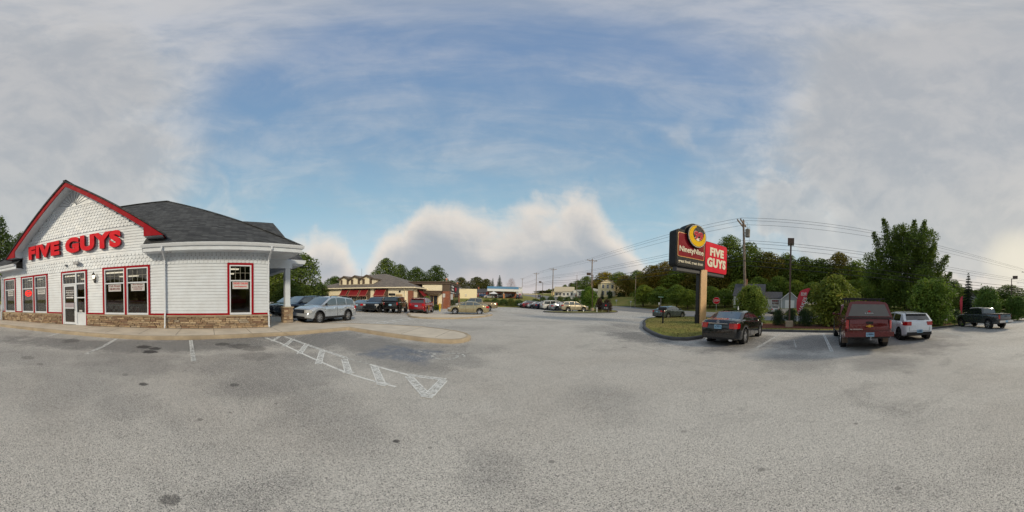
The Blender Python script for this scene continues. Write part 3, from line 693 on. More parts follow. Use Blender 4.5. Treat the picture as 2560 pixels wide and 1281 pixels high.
# sunburst in the peak
mb = MB(); zb = 7.36
mb.add([(RS-1.55, .012, zb), (RS+1.55, .012, zb), (RS, .012, 8.57)], [(0, 1, 2)])
mb.box(RS-1.62, RS+1.62, -.05, .02, zb-.04, zb+.03)
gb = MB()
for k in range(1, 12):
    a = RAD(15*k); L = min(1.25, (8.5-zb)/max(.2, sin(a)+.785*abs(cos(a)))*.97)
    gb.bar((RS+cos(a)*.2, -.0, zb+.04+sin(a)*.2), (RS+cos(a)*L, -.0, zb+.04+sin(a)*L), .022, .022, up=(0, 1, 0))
gb.build('sunburst_shade_strip', GROOVE_SHADE, B)  # raised grey strips, coloured as the shade of the fan's grooves
mb.tube([(RS+.2*cos(t), -.02, zb+.04+.2*sin(t)) for t in np.linspace(0, pi, 9)], .03, 5)
mb.build('sunburst_panel', WHITE, B)
# rake boards, soffits, returns
mb = MB()
for sg in (-1, 1):
    q = [(RS+sg*d, z) for d, z in ((5.3, 4.63), (4.38, 4.63), (4.38, 5.06), (0, 8.50), (0, 8.79))]
    if sg < 0: q = q[::-1]
    mb.prism(q, -.76, -.70, 'y')
    mb.box(*sorted((RS+sg*5.28, RS+sg*5.30)), -.70, 0, 4.60, 4.66)
mb.build('rake_board', RED, B)
mb = MB()
for sg in (-1, 1):
    a, b = (RS, 8.56), (RS+sg*4.38, 5.12)
    mb.add([(a[0], -.70, a[1]), (b[0], -.70, b[1]), (b[0], .03, b[1]), (a[0], .03, a[1])], [(0, 1, 2, 3)])
    mb.add([(b[0], -.70, b[1]), (b[0], -.70, 4.64), (b[0], .03, 4.64), (b[0], .03, b[1])], [(0, 1, 2, 3)])
    mb.add([(b[0], -.70, 4.64), (RS+sg*5.28, -.70, 4.64), (RS+sg*5.28, .03, 4.64), (b[0], .03, 4.64)], [(0, 1, 2, 3)])
    for k in range(1, 34):    # soffit grooves
        t = k/34; p = (a[0]+(b[0]-a[0])*t, a[1]+(b[1]-a[1])*t-.004); mb.bar((p[0], -.70, p[1]), (p[0], .0, p[1]), .012, .008)
mb.build('rake_soffit', WHITE, B)
mb = MB()
for sg in (-1, 1):
    q = [(RS, 8.80), (RS+sg*5.38, 4.60), (RS+sg*5.38, 4.69), (RS, 8.92)]
    mb.prism(q if sg > 0 else q[::-1], -.82, 6.3, 'y')
mb.build('gable_roof', SHINGLE, B)
# main hip roof
EZ = 4.20; RX0, RX1 = -15.7, 4.43; RY0, RY1 = -.68, 14.7; RR = 9.9
mb = MB()
zf_ = lambda y: EZ+.745*(y-RY0)
vs = [(RX1, RY0, EZ), (-3.15, RY0, EZ), (-3.15, .05, zf_(.05)), (-11.75, .05, zf_(.05)), (-11.75, RY0, EZ), (RX0, RY0, EZ), (-8.0, 7.0, RR), (-3.3, 7.0, RR), (RX1, RY1, EZ), (RX0, RY1, EZ)]
mb.add(vs, [(0, 7, 6, 5, 4, 3, 2, 1), (0, 8, 7), (5, 6, 9), (8, 9, 6, 7)])
mb.build('roof', SHINGLE, B)
mb = MB()  # hip and ridge caps
for p, q in (((RX1, RY0, EZ), (-3.3, 7, RR)), ((-3.3, 7, RR), (-8, 7, RR)), ((-8, 7, RR), (RX0, RY0, EZ)), ((RX1, RY1, EZ), (-3.3, 7, RR))): mb.bar((p[0], p[1], p[2]+.03), (q[0], q[1], q[2]+.03), .22, .04)
for sg in (-1, 1): pass
mb.bar((RS, -.82, 8.93), (RS, 5.4, 8.93), .22, .04)
mb.build('ridge_cap', SHINGLE, B)
# wing roof over the porch
WS, WY0, WY1, WZ, WR = 5.7, 2.1, 13.7, 3.95, 8.27
mb = MB(); ym = (WY0+WY1)/2
mb.add([(-1.0, WY0, WZ), (WS, WY0, WZ), (WS-.35, ym, WR), (-1.0, ym, WR), (WS, WY1, WZ), (-1.0, WY1, WZ)], [(0, 1, 2, 3), (3, 2, 4, 5), (1, 4, 2)]); mb.build('wing_roof', SHINGLE, B)
# soffit, fascia, gutter
mb = MB(); mb.box(-3.15, RX1-.04, RY0+.04, .03, 3.86, 3.90); mb.box(RX0, -11.8, RY0+.04, .03, 3.86, 3.90); mb.box(-3.13, RX1-.03, RY0+.01, RY0+.04, 3.86, 4.15); mb.box(RX0, -11.8, RY0+.01, RY0+.04, 3.86, 4.15)
mb.box(RX1-.06, RX1-.03, RY0+.04, WY0, 3.86, 4.15); mb.box(S1, RX1-.06, .03, WY0, 3.86, 3.90); mb.box(2.9, WS-.1, WY0+.05, 13.5, 3.62, 3.66); mb.box(2.9, WS-.06, WY0+.01, WY0+.05, 3.62, 3.90); mb.box(WS-.1, WS-.06, WY0+.05, 13.5, 3.62, 3.9)
for k in np.arange(-3.05, RX1-.1, .10): mb.box(k, k+.012, RY0+.05, .0, 3.850, 3.8601)
# gutter end triangle on the left side of the right eave
mb.add([(-3.15, RY0, EZ), (-3.15, .03, EZ+.53), (-3.15, .03, 3.86), (-3.15, RY0, 3.86)], [(0, 1, 2, 3)])
mb.build('soffit', WHITE, B)
def gutter(p, q, name='gutter'):
    mb = MB(); p = Vector(p); q = Vector(q); d = (q-p).normalized(); n = Vector((d.y, -d.x, 0))
    prof = [(0, -.13), (.07, -.13), (.11, -.05), (.13, .0), (.13, .02), (.115, .02), (.10, -.02), (.02, -.02), (0, .02)]
    vs = [p+n*a+Vector((0, 0, b)) for a, b in prof]+[q+n*a+Vector((0, 0, b)) for a, b in prof]; m_ = len(prof)
    mb.add(vs, [(i, (i+1) % m_, m_+(i+1) % m_, m_+i) for i in range(m_)]+[tuple(range(m_))[::-1], tuple(range(m_, 2*m_))]); return mb.build(name, TRIMW, B)
gutter((-3.2, RY0+.01, 4.19), (RX1+.05, RY0+.01, 4.19)); gutter((RX0, RY0+.01, 4.19), (-11.9, RY0+.01, 4.19)); gutter((RX1-.03, RY0, 4.19), (RX1-.03, WY0, 4.19)); gutter((2.95, WY0, 3.93), (WS+.1, WY0, 3.93))
def downspout(s):
    mb = MB(); a = .075
    pts = [(s, -.76, 4.06), (s, -.74, 3.92), (s, -.12, 3.52), (s, -.12, .86), (s, -.20, .72), (s, -.20, .28), (s, -.30, .18)]
    for p, q in zip(pts[:-1], pts[1:]): mb.bar(p, q, a, a*.85, up=(1, 0, 0))
    for z in (3.3, 1.9, 1.0): mb.box(s-.055, s+.055, -.165, -.02, z, z+.03)
    return mb.build('downspout', TRIMW, B)
for s in (-2.2, 2.84, -14.18): downspout(s)
mb = MB()
for s in (-1.9, 1.4): mb.tube([(s-.09, -.35, 3.845), (s+.09, -.35, 3.845)], .035, 6)
mb.build('soffit_spotlight', CHROME, B)
# stone base
mb = MB(); mo = MB(); r = random.Random(3)
for a, b in ((S0, -8.36), (-6.62, S1+.06)):
    mo.box(a, b, -.03, .03, .12, .72); z = .15
    while z < .71:
        h = min(r.choice((.06, .08, .095, .11)), .72-z); s = a
        while s < b-.01:
            L = min(r.uniform(.12, .52), b-s)
            if L > .05:
                d = r.uniform(.055, .115); j = lambda: r.uniform(-.006, .006)
                x0, x1, z0, z1 = s+.006, s+L-.004, z+.003, z+h-.003
                vs = [(x0, -.02, z0), (x1, -.02, z0), (x1, -.02, z1), (x0, -.02, z1)]+[(x0+.008+j(), -d+j()*2, z0+.006+j()*.6), (x1-.008+j(), -d+j()*2, z0+.006+j()*.6), (x1-.008+j(), -d+j()*2, z1-.006+j()*.6), (x0+.008+j(), -d+j()*2, z1-.006+j()*.6)]
                mb.add(vs, [(4, 5, 6, 7), (0, 1, 5, 4), (1, 2, 6, 5), (2, 3, 7, 6), (3, 0, 4, 7)])
            s += L
        z += h
mb.build('stone_base', STONEM, B); mo.build('mortar_bed', MORTAR, B)
mb = MB(); mb.box(S0, -8.36, -.13, .02, .72, .785); mb.box(-6.62, S1+.1, -.13, .02, .72, .785); mb.build('stone_cap', CURBC, B)
# red trim
mb = MB()
def trimbox(a, b, z0=.79, z1=3.33, wd=.105, bottom=False):
    mb.box(a-wd, a, -.055, .03, z0, z1); mb.box(b, b+wd, -.055, .03, z0, z1); mb.box(a, b, -.055, .03, z1-wd, z1)
trimbox(-13.85, -12.70); trimbox(-11.90, -9.60); trimbox(-8.30, -6.68, .15); trimbox(-5.50, -3.07); trimbox(.93, 2.0)
mb.box(-10.80, -10.66, -.06, .03, .80, 3.225); mb.box(-4.34, -4.22, -.06, .03, .80, 3.225)
xs_ = [S0, -13.955, -12.595, -12.005, -9.495, -8.405, -6.575, -5.605, -2.965, .825, 2.105, S1]
for a, b in zip(xs_[::2], xs_[1::2]): mb.box(a, b, -.052, .03, .79, .875)
mb.build('red_trim', RED, B)
# windows
def window(a, b, z0=.86, z1=3.22, rail=2.45):
    w_ = MB(); t = .055
    w_.box(a, a+t, -.045, .10, z0-.06, z1-.0); w_.box(b-t, b, -.045, .10, z0-.06, z1); w_.box(a+t, b-t, -.045, .10, z1-t, z1); w_.box(a+t, b-t, -.045, .10, z0-.06, z0+t-.02); w_.box(a+t, b-t, -.03, .09, rail-.03, rail+.03)
    o = w_.build('window', TRIMW, B)
    mu = MB(); n = 4
    for k in range(1, n): x = a+t+(b-a-2*t)*k/n; mu.box(x-.008, x+.008, .028, .04, rail+.03, z1-t)
    mu.box(a+t, b-t, .026, .038, (rail+z1)/2-.008, (rail+z1)/2+.008); mu.build('window_grid', GRIDM, o)
    gl = MB(); gl.box(a+t, b-t, .045, .055, z0+t-.02, z1-t); gl.build('pane', WGLASS, o)
    return o
WIN = [window(a, b) for a, b, c, d in OPN if c > .5]
PAPER = mat('paper_white', srgb(196, 196, 196), .7, .04); PAPER2 = PAPER; INKR = mat('ink_dark_red', srgb(120, 24, 34), .6); INKG = mat('ink_grey', srgb(90, 90, 96), .6)
def poster(a, b, z0, z1, lines, ink, parent):
    m_ = MB(); m_.box(a, b, .024, .030, z0, z1); o = m_.build('window_poster', PAPER, parent); n = len(lines); h = (z1-z0)/(n+.35)
    for i, (tx, fr, shr) in enumerate(lines):
        zz = z1-(i+1)*h; c = (a+b)/2; ww = (b-a)*fr/2
        text(tx, None, c-ww, c+ww, zz+h*.12, zz+h*.80, .003, ink, 'poster_text', o, bold=.02, shear=shr, y0=.022)
poster(-5.28, -4.56, 2.02, 2.40, [('Call Ahead', .88, 0), ('508-889-5900', .84, 0)], INKR, WIN[3])
poster(-4.0, -3.27, 2.02, 2.40, [('"Best Burger', .8, .3), ('at the Beach"', .86, .3), ('- - - - - - -', .6, 0)], INKR, WIN[4])
poster(1.08, 1.86, 2.05, 2.40, [('ORDER ONLINE', .94, 0), ('www.fiveguys.com', .8, 0)], REDL, WIN[5])
poster(-10.45, -9.78, 2.03, 2.40, [('FIVE GUYS', .8, 0), ('burgers and fries', .8, 0)], INKG, WIN[2])
poster(-13.58, -12.95, 2.0, 2.38, [('Call Ahead', .8, 0), ('508-889-5900', .8, 0)], INKG, WIN[0])
NEON = emis('neon_red', srgb(255, 40, 30), 1.6)
m_ = MB(); c_ = (-11.35, 2.12); m_.tube([(c_[0]+.30*cos(t), .03, c_[1]+.19*sin(t)) for t in np.linspace(0, 2*pi, 25)], .016, 6); o = m_.build('open_sign', NEON, WIN[1]); text('OPEN', None, c_[0]-.21, c_[0]+.21, c_[1]-.08, c_[1]+.08, .01, NEON, 'open_lettering', o, y0=.03, bold=.015)
# door
dr = MB(); t = .06
for a, b, z0, z1 in ((-8.30, -8.24, .15, 3.22), (-6.74, -6.68, .15, 3.22), (-7.36, -7.28, .15, 3.22), (-8.24, -7.36, 3.15, 3.22), (-7.28, -6.74, 3.15, 3.22), (-8.24, -7.36, 2.50, 2.58), (-7.28, -6.74, 2.50, 2.58), (-7.28, -6.74, 1.70, 1.76), (-7.28, -6.74, .82, .88), (-7.28, -6.74, .15, .22)): dr.box(a, b, -.07, .08, z0, z1)
DOORF = dr.build('door_frame', TRIMW, B)
dr = MB()
for a, b, z0, z1 in ((-8.23, -8.14, .17, 2.49), (-7.46, -7.37, .17, 2.49), (-8.14, -7.46, 2.40, 2.49), (-8.14, -7.46, .17, .30), (-8.14, -7.46, 1.10, 1.16)): dr.box(a, b, -.05, .03, z0, z1)
DOOR = dr.build('door', TRIMW, B)
MB().box(-8.14, -7.46, -.02, -.01, .30, 2.40).build('pane', WGLASS, DOOR); MB().box(-8.14, -7.46, -.034, -.024, 1.165, 1.42).build('push_panel', mat('lavender_panel', srgb(176, 166, 176), .4), DOOR)
MB().tube([(-7.42, -.05, 1.0), (-7.42, -.12, 1.05), (-7.42, -.12, 1.4), (-7.42, -.05, 1.45)], .014, 6).build('door_handle', BLACK, DOOR)
PW = mat('decal_white', srgb(225, 225, 225), .5, .03)
text('FIVE GUYS', None, -8.08, -7.52, 2.0, 2.10, .003, PW, 'door_lettering', DOOR, bold=.03, y0=-.022); text('BURGERS and FRIES', None, -8.0, -7.6, 1.93, 1.965, .003, PW, 'door_lettering', DOOR, bold=.01, y0=-.022)
m_ = MB(); m_.box(-8.10, -7.50, -.026, -.022, 2.16, 2.18); m_.box(-8.10, -7.50, -.026, -.022, 1.86, 1.88); m_.box(-8.06, -7.66, -.026, -.022, 1.72, 1.78); m_.prism([(-7.66, 1.69), (-7.52, 1.75), (-7.66, 1.81)], -.026, -.022, 'y'); m_.build('door_decal', PW, DOOR)
m_ = MB(); m_.box(-7.28, -6.74, .0, .01, 2.58, 3.15); m_.box(-8.24, -7.36, .0, .01, 2.58, 3.15); m_.box(-7.28, -6.74, .0, .01, 1.76, 2.50); m_.box(-7.28, -6.74, .0, .01, .88, 1.70); m_.build('pane', WGLASS, DOORF)
MB().box(-7.28, -6.74, -.04, .0, .22, .82).build('kick_panel', TRIMW, DOORF); MB().box(-7.16, -6.96, -.008, -.004, .92, 1.02).build('sticker', PAPER, DOORF)
m_ = MB()
for a, b in ((-8.24, -7.36), (-7.28, -6.74)):
    for k in range(1, 4): x = a+(b-a)*k/4; m_.box(x-.007, x+.007, -.015, -.003, 2.58, 3.15)
    m_.box(a, b, -.016, -.004, 2.86, 2.874)
m_.build('transom_grid', GRIDM, DOORF)
# lantern and cameras
m_ = MB(); lx, lz = -6.07, 2.55
m_.box(lx-.05, lx+.05, -.06, -.02, lz-.02, lz+.30); m_.tube([(lx, -.05, lz+.10), (lx, -.13, lz+.02), (lx, -.20, lz+.06), (lx, -.20, lz+.14)], .014, 6); m_.lathe([(.02, .12), (.05, .14), (.055, .16), (.05, .17)], 8, c=(lx, -.20, lz))
for k in range(6): a = pi*k/3; m_.bar((lx+.055*cos(a), -.2+.055*sin(a), lz+.17), (lx+.085*cos(a), -.2+.085*sin(a), lz+.40), .010)
m_.lathe([(.11, .40), (.10, .42), (.05, .50), (.02, .53), (.012, .60), (0, .62)], 10, c=(lx, -.20, lz)); LAN = m_.build('wall_lantern', BLACK, B)
MB().lathe([(0, .18), (.05, .2), (.072, .32), (.06, .38), (0, .40)], 10, c=(lx, -.20, lz)).build('lamp_glass', emis('lantern_glow', (1.0, .80, .52), 2.2), LAN)
m_ = MB(); m_.lathe([(0, 0), (.07, .0), (.075, .05), (.05, .10), (0, .12)], 12, c=(-7.98, -.09, 3.62)); m_.build('dome_camera', mat('camera_grey', srgb(110, 112, 116), .4), B)
m_ = MB(); m_.box(-7.34, -7.0, -.30, -.10, 3.66, 3.80); m_.box(-7.24, -7.12, -.12, .0, 3.62, 3.74); m_.build('flood_light', mat('lamp_grey', srgb(170, 172, 176), .4), B)
# big red letters
text('FIVE', None, -10.98, -8.36, 4.38, 5.28, .19, REDL, 'sign_lettering', B, spacing=1.12, bold=.062, mside=REDS, y0=-.04); text('GUYS', None, -7.92, -4.42, 4.36, 5.30, .19, REDL, 'sign_lettering', B, spacing=1.12, bold=.062, mside=REDS, y0=-.04)
# interior: tiled room with ceiling lamps
m_ = MB(); m_.box(S0+.2, S1-.2, .22, 6.2, .10, .152); m_.build('floor', mat('floor_tile', srgb(112, 62, 48), .4, .2), B)
m_ = MB(); m_.box(S0+.2, S1-.2, .22, 6.2, 3.26, 3.30); m_.build('ceiling', mat('ceiling_dark', srgb(150, 140, 120), .8), B)
m_ = MB(); m_.box(S0+.2, S1-.2, 6.0, 6.2, .15, 3.26, 0); m_.box(S0+.2, S1-.2, 5.95, 6.0, 1.2, 1.5, 1); m_.box(S0+.2, S1-.2, 5.9, 5.98, 2.2, 2.6, 2)
m_.build('back_wall', [mat('menu_wall', srgb(140, 120, 84), .7, .1), mat('red_band', srgb(170, 40, 34), .5), mat('amber_band', srgb(180, 140, 60), .6)], B)
m_ = MB()
for k in range(5): m_.box(-13+3.3*k, -11.6+3.3*k, 1.6, 1.85, 3.20, 3.255); m_.box(-13+3.3*k, -11.6+3.3*k, 4.2, 4.4, 3.20, 3.255)
m_.build('ceiling_lamp', emis('lamp_white', (1, .90, .72), 1.5), B)
WOODT = mat('table_wood', srgb(150, 110, 70), .5); CHAIRM = mat('chair_red_wood', srgb(150, 50, 34), .5)
def table(x, y, label):
    t = thing('dining_table', label, 'table', (*loc2w(x, y), .152), RAD(76), 'dining tables inside the restaurant')
    MB().box(-.45, .45, -.35, .35, .70, .74).build('table_top', WOODT, t); MB().lathe([(.24, 0), (.22, .03), (.04, .05), (.04, .70)], 10).build('pedestal', BLACK, t)
    return t
def chair(x, y, rz, label):
    t = thing('dining_chair', label, 'chair', (*loc2w(x, y), .152), RAD(76)+rz, 'dining chairs inside the restaurant')
    MB().box(-.2, .2, -.2, .2, .43, .47).build('seat', CHAIRM, t); b_ = MB()
    for k in range(5): b_.box(-.2+.09*k, -.16+.09*k, .18, .21, .47, .88)
    b_.box(-.2, .2, .175, .215, .88, .94); b_.build('backrest', CHAIRM, t)
    for i in (-1, 1):
        for j in (-1, 1): MB().box(i*.17-.02, i*.17+.02, j*.17-.02, j*.17+.02, 0, .43).build('leg', CHAIRM, t)
tl = ['behind the leftmost window', 'behind the window with the neon sign', 'behind the "Call Ahead" window', 'behind the "Best Burger" window', 'behind the "ORDER ONLINE" window']
for (x, y), q in zip([(-13.2, 1.3), (-11.2, 1.5), (-5.0, 1.4), (-3.5, 1.7), (1.4, 1.4)], tl):
    table(x, y, 'small wooden dining table '+q); chair(x-.75, y, pi/2, 'red chair at the inner side of the table '+q) if x > -7.5 else chair(x-.75, y, pi/2, 'red chair left of the table '+q); chair(x+.72, y, -pi/2, 'red chair right of the table '+q)
cn = thing('serving_counter', 'long counter with checkered tile front inside the restaurant', 'counter', (*loc2w(-6.6, 4.6), .152), RAD(76))
m_ = MB()
for i in range(16):
    for j in range(4): m_.box(-1.6+.2*i, -1.4+.2*i, -.36, -.34, .1+.2*j, .3+.2*j, (i+j) % 2)
m_.build('tile_front', [PAPER, INKR], cn); MB().box(-1.6, 1.6, -.34, .3, 0, .95).build('cabinet', BROWN, cn); MB().box(-1.65, 1.65, -.4, .34, .95, 1.0).build('counter_top', STEEL, cn)
# porch pier, column and beams
m_ = MB(); r = random.Random(5); z = .15; px_, py_ = 4.48, 1.80; hw = .27
m_.box(px_-hw+.03, px_+hw-.03, py_-hw+.03, py_+hw-.03, .15, 1.02, 1)
while z < 1.0:
    h = min(r.choice((.08, .1, .13)), 1.02-z)
    for face in range(4):
        s = -hw
        while s < hw-.01:
            L = min(r.uniform(.12, .34), hw-s); d = r.uniform(-.0, .03)
            a0, a1 = s+.004, s+L-.004
            if face == 0: m_.box(px_+a0, px_+a1, py_-hw-d, py_-hw+.03, z+.003, z+h-.003)
            elif face == 1: m_.box(px_+hw-.03, px_+hw+d, py_+a0, py_+a1, z+.003, z+h-.003)
            elif face == 2: m_.box(px_+a0, px_+a1, py_+hw-.03, py_+hw+d, z+.003, z+h-.003)
            else: m_.box(px_-hw-d, px_-hw+.03, py_+a0, py_+a1, z+.003, z+h-.003)
            s += L
    z += h
m_.build('porch_pier', [STONEM, MORTAR], B); MB().box(px_-.33, px_+.33, py_-.33, py_+.33, 1.02, 1.08).build('pier_cap', CURBC, B)
m_ = MB(); m_.box(px_-.155, px_+.155, py_-.155, py_+.155, 1.08, 3.5); m_.box(px_-.18, px_+.18, py_-.18, py_+.18, 1.08, 1.2); m_.build('porch_column', WHITE, B)
m_ = MB(); m_.box(2.9, 4.75, 1.62, 1.94, 3.35, 3.86); m_.box(4.32, 4.64, 1.94, 13, 3.30, 3.62); m_.box(4.75, 5.6, 1.70, 1.92, 3.66, 3.86); m_.build('porch_beam', WHITE, B)
# ------------------------------------------------------------------ vehicles
def lerp_poly(pts, x):
    if x <= pts[0][0]: return pts[0][1]
    for (a, b), (c, d) in zip(pts[:-1], pts[1:]):
        if x <= c: return b+(d-b)*(x-a)/max(1e-6, c-a)
    return pts[-1][1]
def smooth_prof(pts, x, k=.10):
    return (lerp_poly(pts, x-k)+lerp_poly(pts, x-k/2)+lerp_poly(pts, x)+lerp_poly(pts, x+k/2)+lerp_poly(pts, x+k))/5
TYPES = {
 'sedan': dict(L=4.55, W=1.76, H=1.43, rw=.325, wb=2.68, fo=.86, zb=.20, top=[(-2.275,.60),(-2.24,.90),(-2.12,1.03),(-1.6,1.08),(1.1,1.00),(1.7,.90),(2.12,.74),(2.24,.60),(2.275,.48)], cab=(-1.72,1.03,-.92,1.36,-.25,1.43,.28,1.39,1.22,.97), wins=[(-1.32,-.60),(-.53,.22),(.29,.93)], taper=.66),
 'coupe': dict(L=4.45, W=1.75, H=1.40, rw=.315, wb=2.65, fo=.86, zb=.20, top=[(-2.225,.62),(-2.20,.95),(-2.05,1.06),(-1.6,1.09),(1.1,.98),(1.7,.88),(2.08,.74),(2.2,.60),(2.225,.48)], cab=(-1.75,1.05,-.85,1.33,-.2,1.40,.25,1.36,1.2,.96), wins=[(-1.25,-.45),(-.38,.90)], taper=.64),
 'hatch': dict(L=4.2, W=1.76, H=1.48, rw=.315, wb=2.58, fo=.88, zb=.22, top=[(-2.10,.70),(-2.06,.98),(-1.95,1.02),(1.0,1.00),(1.6,.92),(1.95,.78),(2.06,.62),(2.10,.48)], cab=(-1.98,1.00,-1.62,1.40,-.35,1.48,.25,1.43,1.18,.98), wins=[(-1.42,-.55),(-.46,.88)], taper=.70),
 'suv': dict(L=4.7, W=1.86, H=1.69, rw=.36, wb=2.70, fo=.92, zb=.28, top=[(-2.35,.78),(-2.32,1.06),(-2.2,1.13),(.9,1.13),(1.6,1.08),(2.1,.94),(2.28,.76),(2.35,.58)], cab=(-2.22,1.10,-1.86,1.58,-.55,1.69,.30,1.63,1.16,1.11), wins=[(-1.92,-1.10),(-1.02,-.22),(-.14,.84)], taper=.72),
 'bigsuv': dict(L=5.0, W=1.98, H=1.78, rw=.39, wb=2.87, fo=.92, zb=.30, top=[(-2.5,.85),(-2.47,1.12),(-2.35,1.18),(1.0,1.18),(1.8,1.13),(2.28,1.0),(2.44,.82),(2.5,.60)], cab=(-2.38,1.16,-2.05,1.66,-.6,1.78,.40,1.72,1.28,1.16), wins=[(-2.05,-1.25),(-1.17,-.28),(-.2,.92)], taper=.74),
 'boxsuv': dict(L=4.3, W=1.76, H=1.72, rw=.40, wb=2.58, fo=.80, zb=.42, top=[(-2.15,.95),(-2.13,1.16),(-2.05,1.19),(1.0,1.17),(1.9,1.12),(2.1,1.02),(2.15,.70)], cab=(-2.1,1.17,-1.98,1.64,-.5,1.70,.42,1.68,.92,1.15), wins=[(-1.95,-1.05),(-.98,-.22),(-.15,.62)], taper=.82),
 'wagon': dict(L=4.82, W=1.84, H=1.62, rw=.35, wb=2.75, fo=.95, zb=.26, top=[(-2.41,.75),(-2.38,1.0),(-2.25,1.07),(1.05,1.06),(1.75,1.0),(2.18,.86),(2.36,.70),(2.41,.55)], cab=(-2.30,1.05,-1.86,1.50,-.4,1.62,.35,1.56,1.28,1.04), wins=[(-1.95,-1.18),(-1.10,-.20),(-.12,.95)], taper=.72),
 'van': dict(L=5.1, W=1.98, H=1.75, rw=.345, wb=3.03, fo=.98, zb=.24, top=[(-2.55,.75),(-2.53,1.04),(-2.45,1.08),(1.4,1.08),(2.0,.98),(2.38,.80),(2.55,.52)], cab=(-2.50,1.06,-2.28,1.64,-.6,1.75,.75,1.66,1.85,1.03), wins=[(-2.25,-1.12),(-1.04,-.05),(.03,1.25)], taper=.78),
 'pickup': dict(L=5.75, W=1.98, H=1.85, rw=.40, wb=3.6, fo=.93, zb=.42, top=[(-2.875,.85),(-2.87,1.22),(-2.8,1.24),(1.2,1.24),(2.2,1.18),(2.68,1.06),(2.82,.90),(2.875,.62)], cab=(-.92,1.22,-.76,1.78,-.2,1.85,.82,1.80,1.50,1.22), wins=[(-.72,.10),(.19,1.16)], taper=.78),
}
def vehicle(kind, label, cat, name, loc, heading, col, group=None, scale=None, rim=ALLOY, glass=None, spokes=5, clad=False, opts=(), plate=None, z0=0.0, detail=True, dark_side=False, tint=None):
    T = dict(TYPES[kind]); sx = (scale or (1, 1, 1))
    t = thing(name, label, cat, (loc[0], loc[1], z0), RAD(90-heading), group); t.scale = sx
    L, Wd, H, rw, wb, zb = T['L'], T['W'], T['H'], T['rw'], T['wb'], T['zb']; hl = L/2
    xf = hl-T['fo']; xr = xf-wb; ra = rw+.055; PAINT = paint(col[0], col[1], col[2] if len(col) > 2 else .3); gl = glass or CGLASS
    top = T['top']
    cx0, cz0, cx1, cz1, cx2, cz2, cx3, cz3, cx4, cz4 = T['cab']
    # plan half width
    def hw(x):
        q = max(0, (abs(x)-hl+.62)/.62); f = 1-.13*q**2.2-.06*max(0, (abs(x)-hl+.10)/.10)**2
        return Wd/2*f*(1-.015*(abs(x)/hl)**2)
    st = sorted(set([round(v, 3) for v in np.linspace(-hl, hl, 26)]+[round(c+ra*cos(RAD(a)), 3) for c in (xf, xr) for a in range(0, 181, 15)]+[-hl+.03, -hl+.08, hl-.03, hl-.08, hl-.16, -hl+.16]))
    vs = []; fs = []; mi = []
    def bottom(x):
        z = zb + .10*max(0, (abs(x)-hl+.35)/.35)
        for c in (xf, xr):
            d = abs(x-c)
            if d < ra: z = max(z, rw+sqrt(max(0, ra*ra-d*d)))
        return z
    R = 9
    for x in st:
        w_ = hw(x); tz = smooth_prof(top, x, .05); b = bottom(x); b = min(b, tz-.10); hgt = tz-b
        ring = [(0, b), (w_*.84, b), (w_*.985, b+min(.05, hgt*.2)), (w_*1.0, b+hgt*.42), (w_*.992, b+hgt*.68), (w_*.965, b+hgt*.84), (w_*.92, b+hgt*.945), (w_*.84, b+hgt*.99), (w_*.5, b+hgt+.018), (0, b+hgt+.025)]
        for y, z in ring: vs.append((x, y, z))
        for y, z in ring[1:-1][::-1]: vs.append((x, -y, z))
    N = 10+8; n = len(st)
    for i in range(n-1):
        for k in range(N):
            fs.append((i*N+k, i*N+(k+1) % N, (i+1)*N+(k+1) % N, (i+1)*N+k))
            under = k in (0, N-1) or (k in (1, N-2) and bottom(st[i]) < zb+.02 and clad); mi.append(1 if under else (2 if (clad and (k in (2, N-3)) and False) else 0))
    fs.append(tuple(range(N))[::-1]); mi.append(0); fs.append(tuple((n-1)*N+k for k in range(N))); mi.append(0)
    # cabin
    cprof = [(cx0, cz0), (cx1, cz1), (cx2, cz2), (cx3, cz3), (cx4, cz4)]
    zbelt = min(cz0, cz4); wbel = Wd/2*.925; wrf = Wd/2*T['taper']+.06
    def ys(z, x=0):
        k = min(1, max(0, (z-zbelt)/(H-zbelt))); return wbel+(wrf-wbel)*(k**1.35)
    def cz(x):
        a = smooth_prof(cprof, x, .05); return a
    cs_ = sorted(set([round(v, 3) for v in np.linspace(cx0+.001, cx4-.001, 22)]+[cx1, cx2, cx3, cx1-.06, cx3+.06])); o = len(vs)
    for x in cs_:
        zt = max(cz(x), zbelt+.012); zz = [zbelt-.06, zbelt+(zt-zbelt)*.35, zbelt+(zt-zbelt)*.7, zt-.045*min(1, (zt-zbelt)/.2), zt-.012]
        ring = [(ys(z), z) for z in zz]; ring[-1] = (max(.1, ring[-1][0]-.07), zt-.008)
        ring += [(ring[-1][0]*.5, zt+.008), (0, zt+.012)]
        for y, z in ring: vs.append((x, y, z))
        for y, z in ring[:-1][::-1]: vs.append((x, -y, z))
    C = 13; n2 = len(cs_)
    for i in range(n2-1):
        for k in range(C-1): fs.append((o+i*C+k, o+i*C+k+1, o+(i+1)*C+k+1, o+(i+1)*C+k)); mi.append(0)
    for e in (0, n2-1): fs.append(tuple(o+e*C+k for k in range(C))); mi.append(0)
    mb = MB(); mb.v = vs; mb.f = fs; mb.m = mi
    body = mb.build('body', [PAINT, BLACK, BLACK], t, smooth=38)
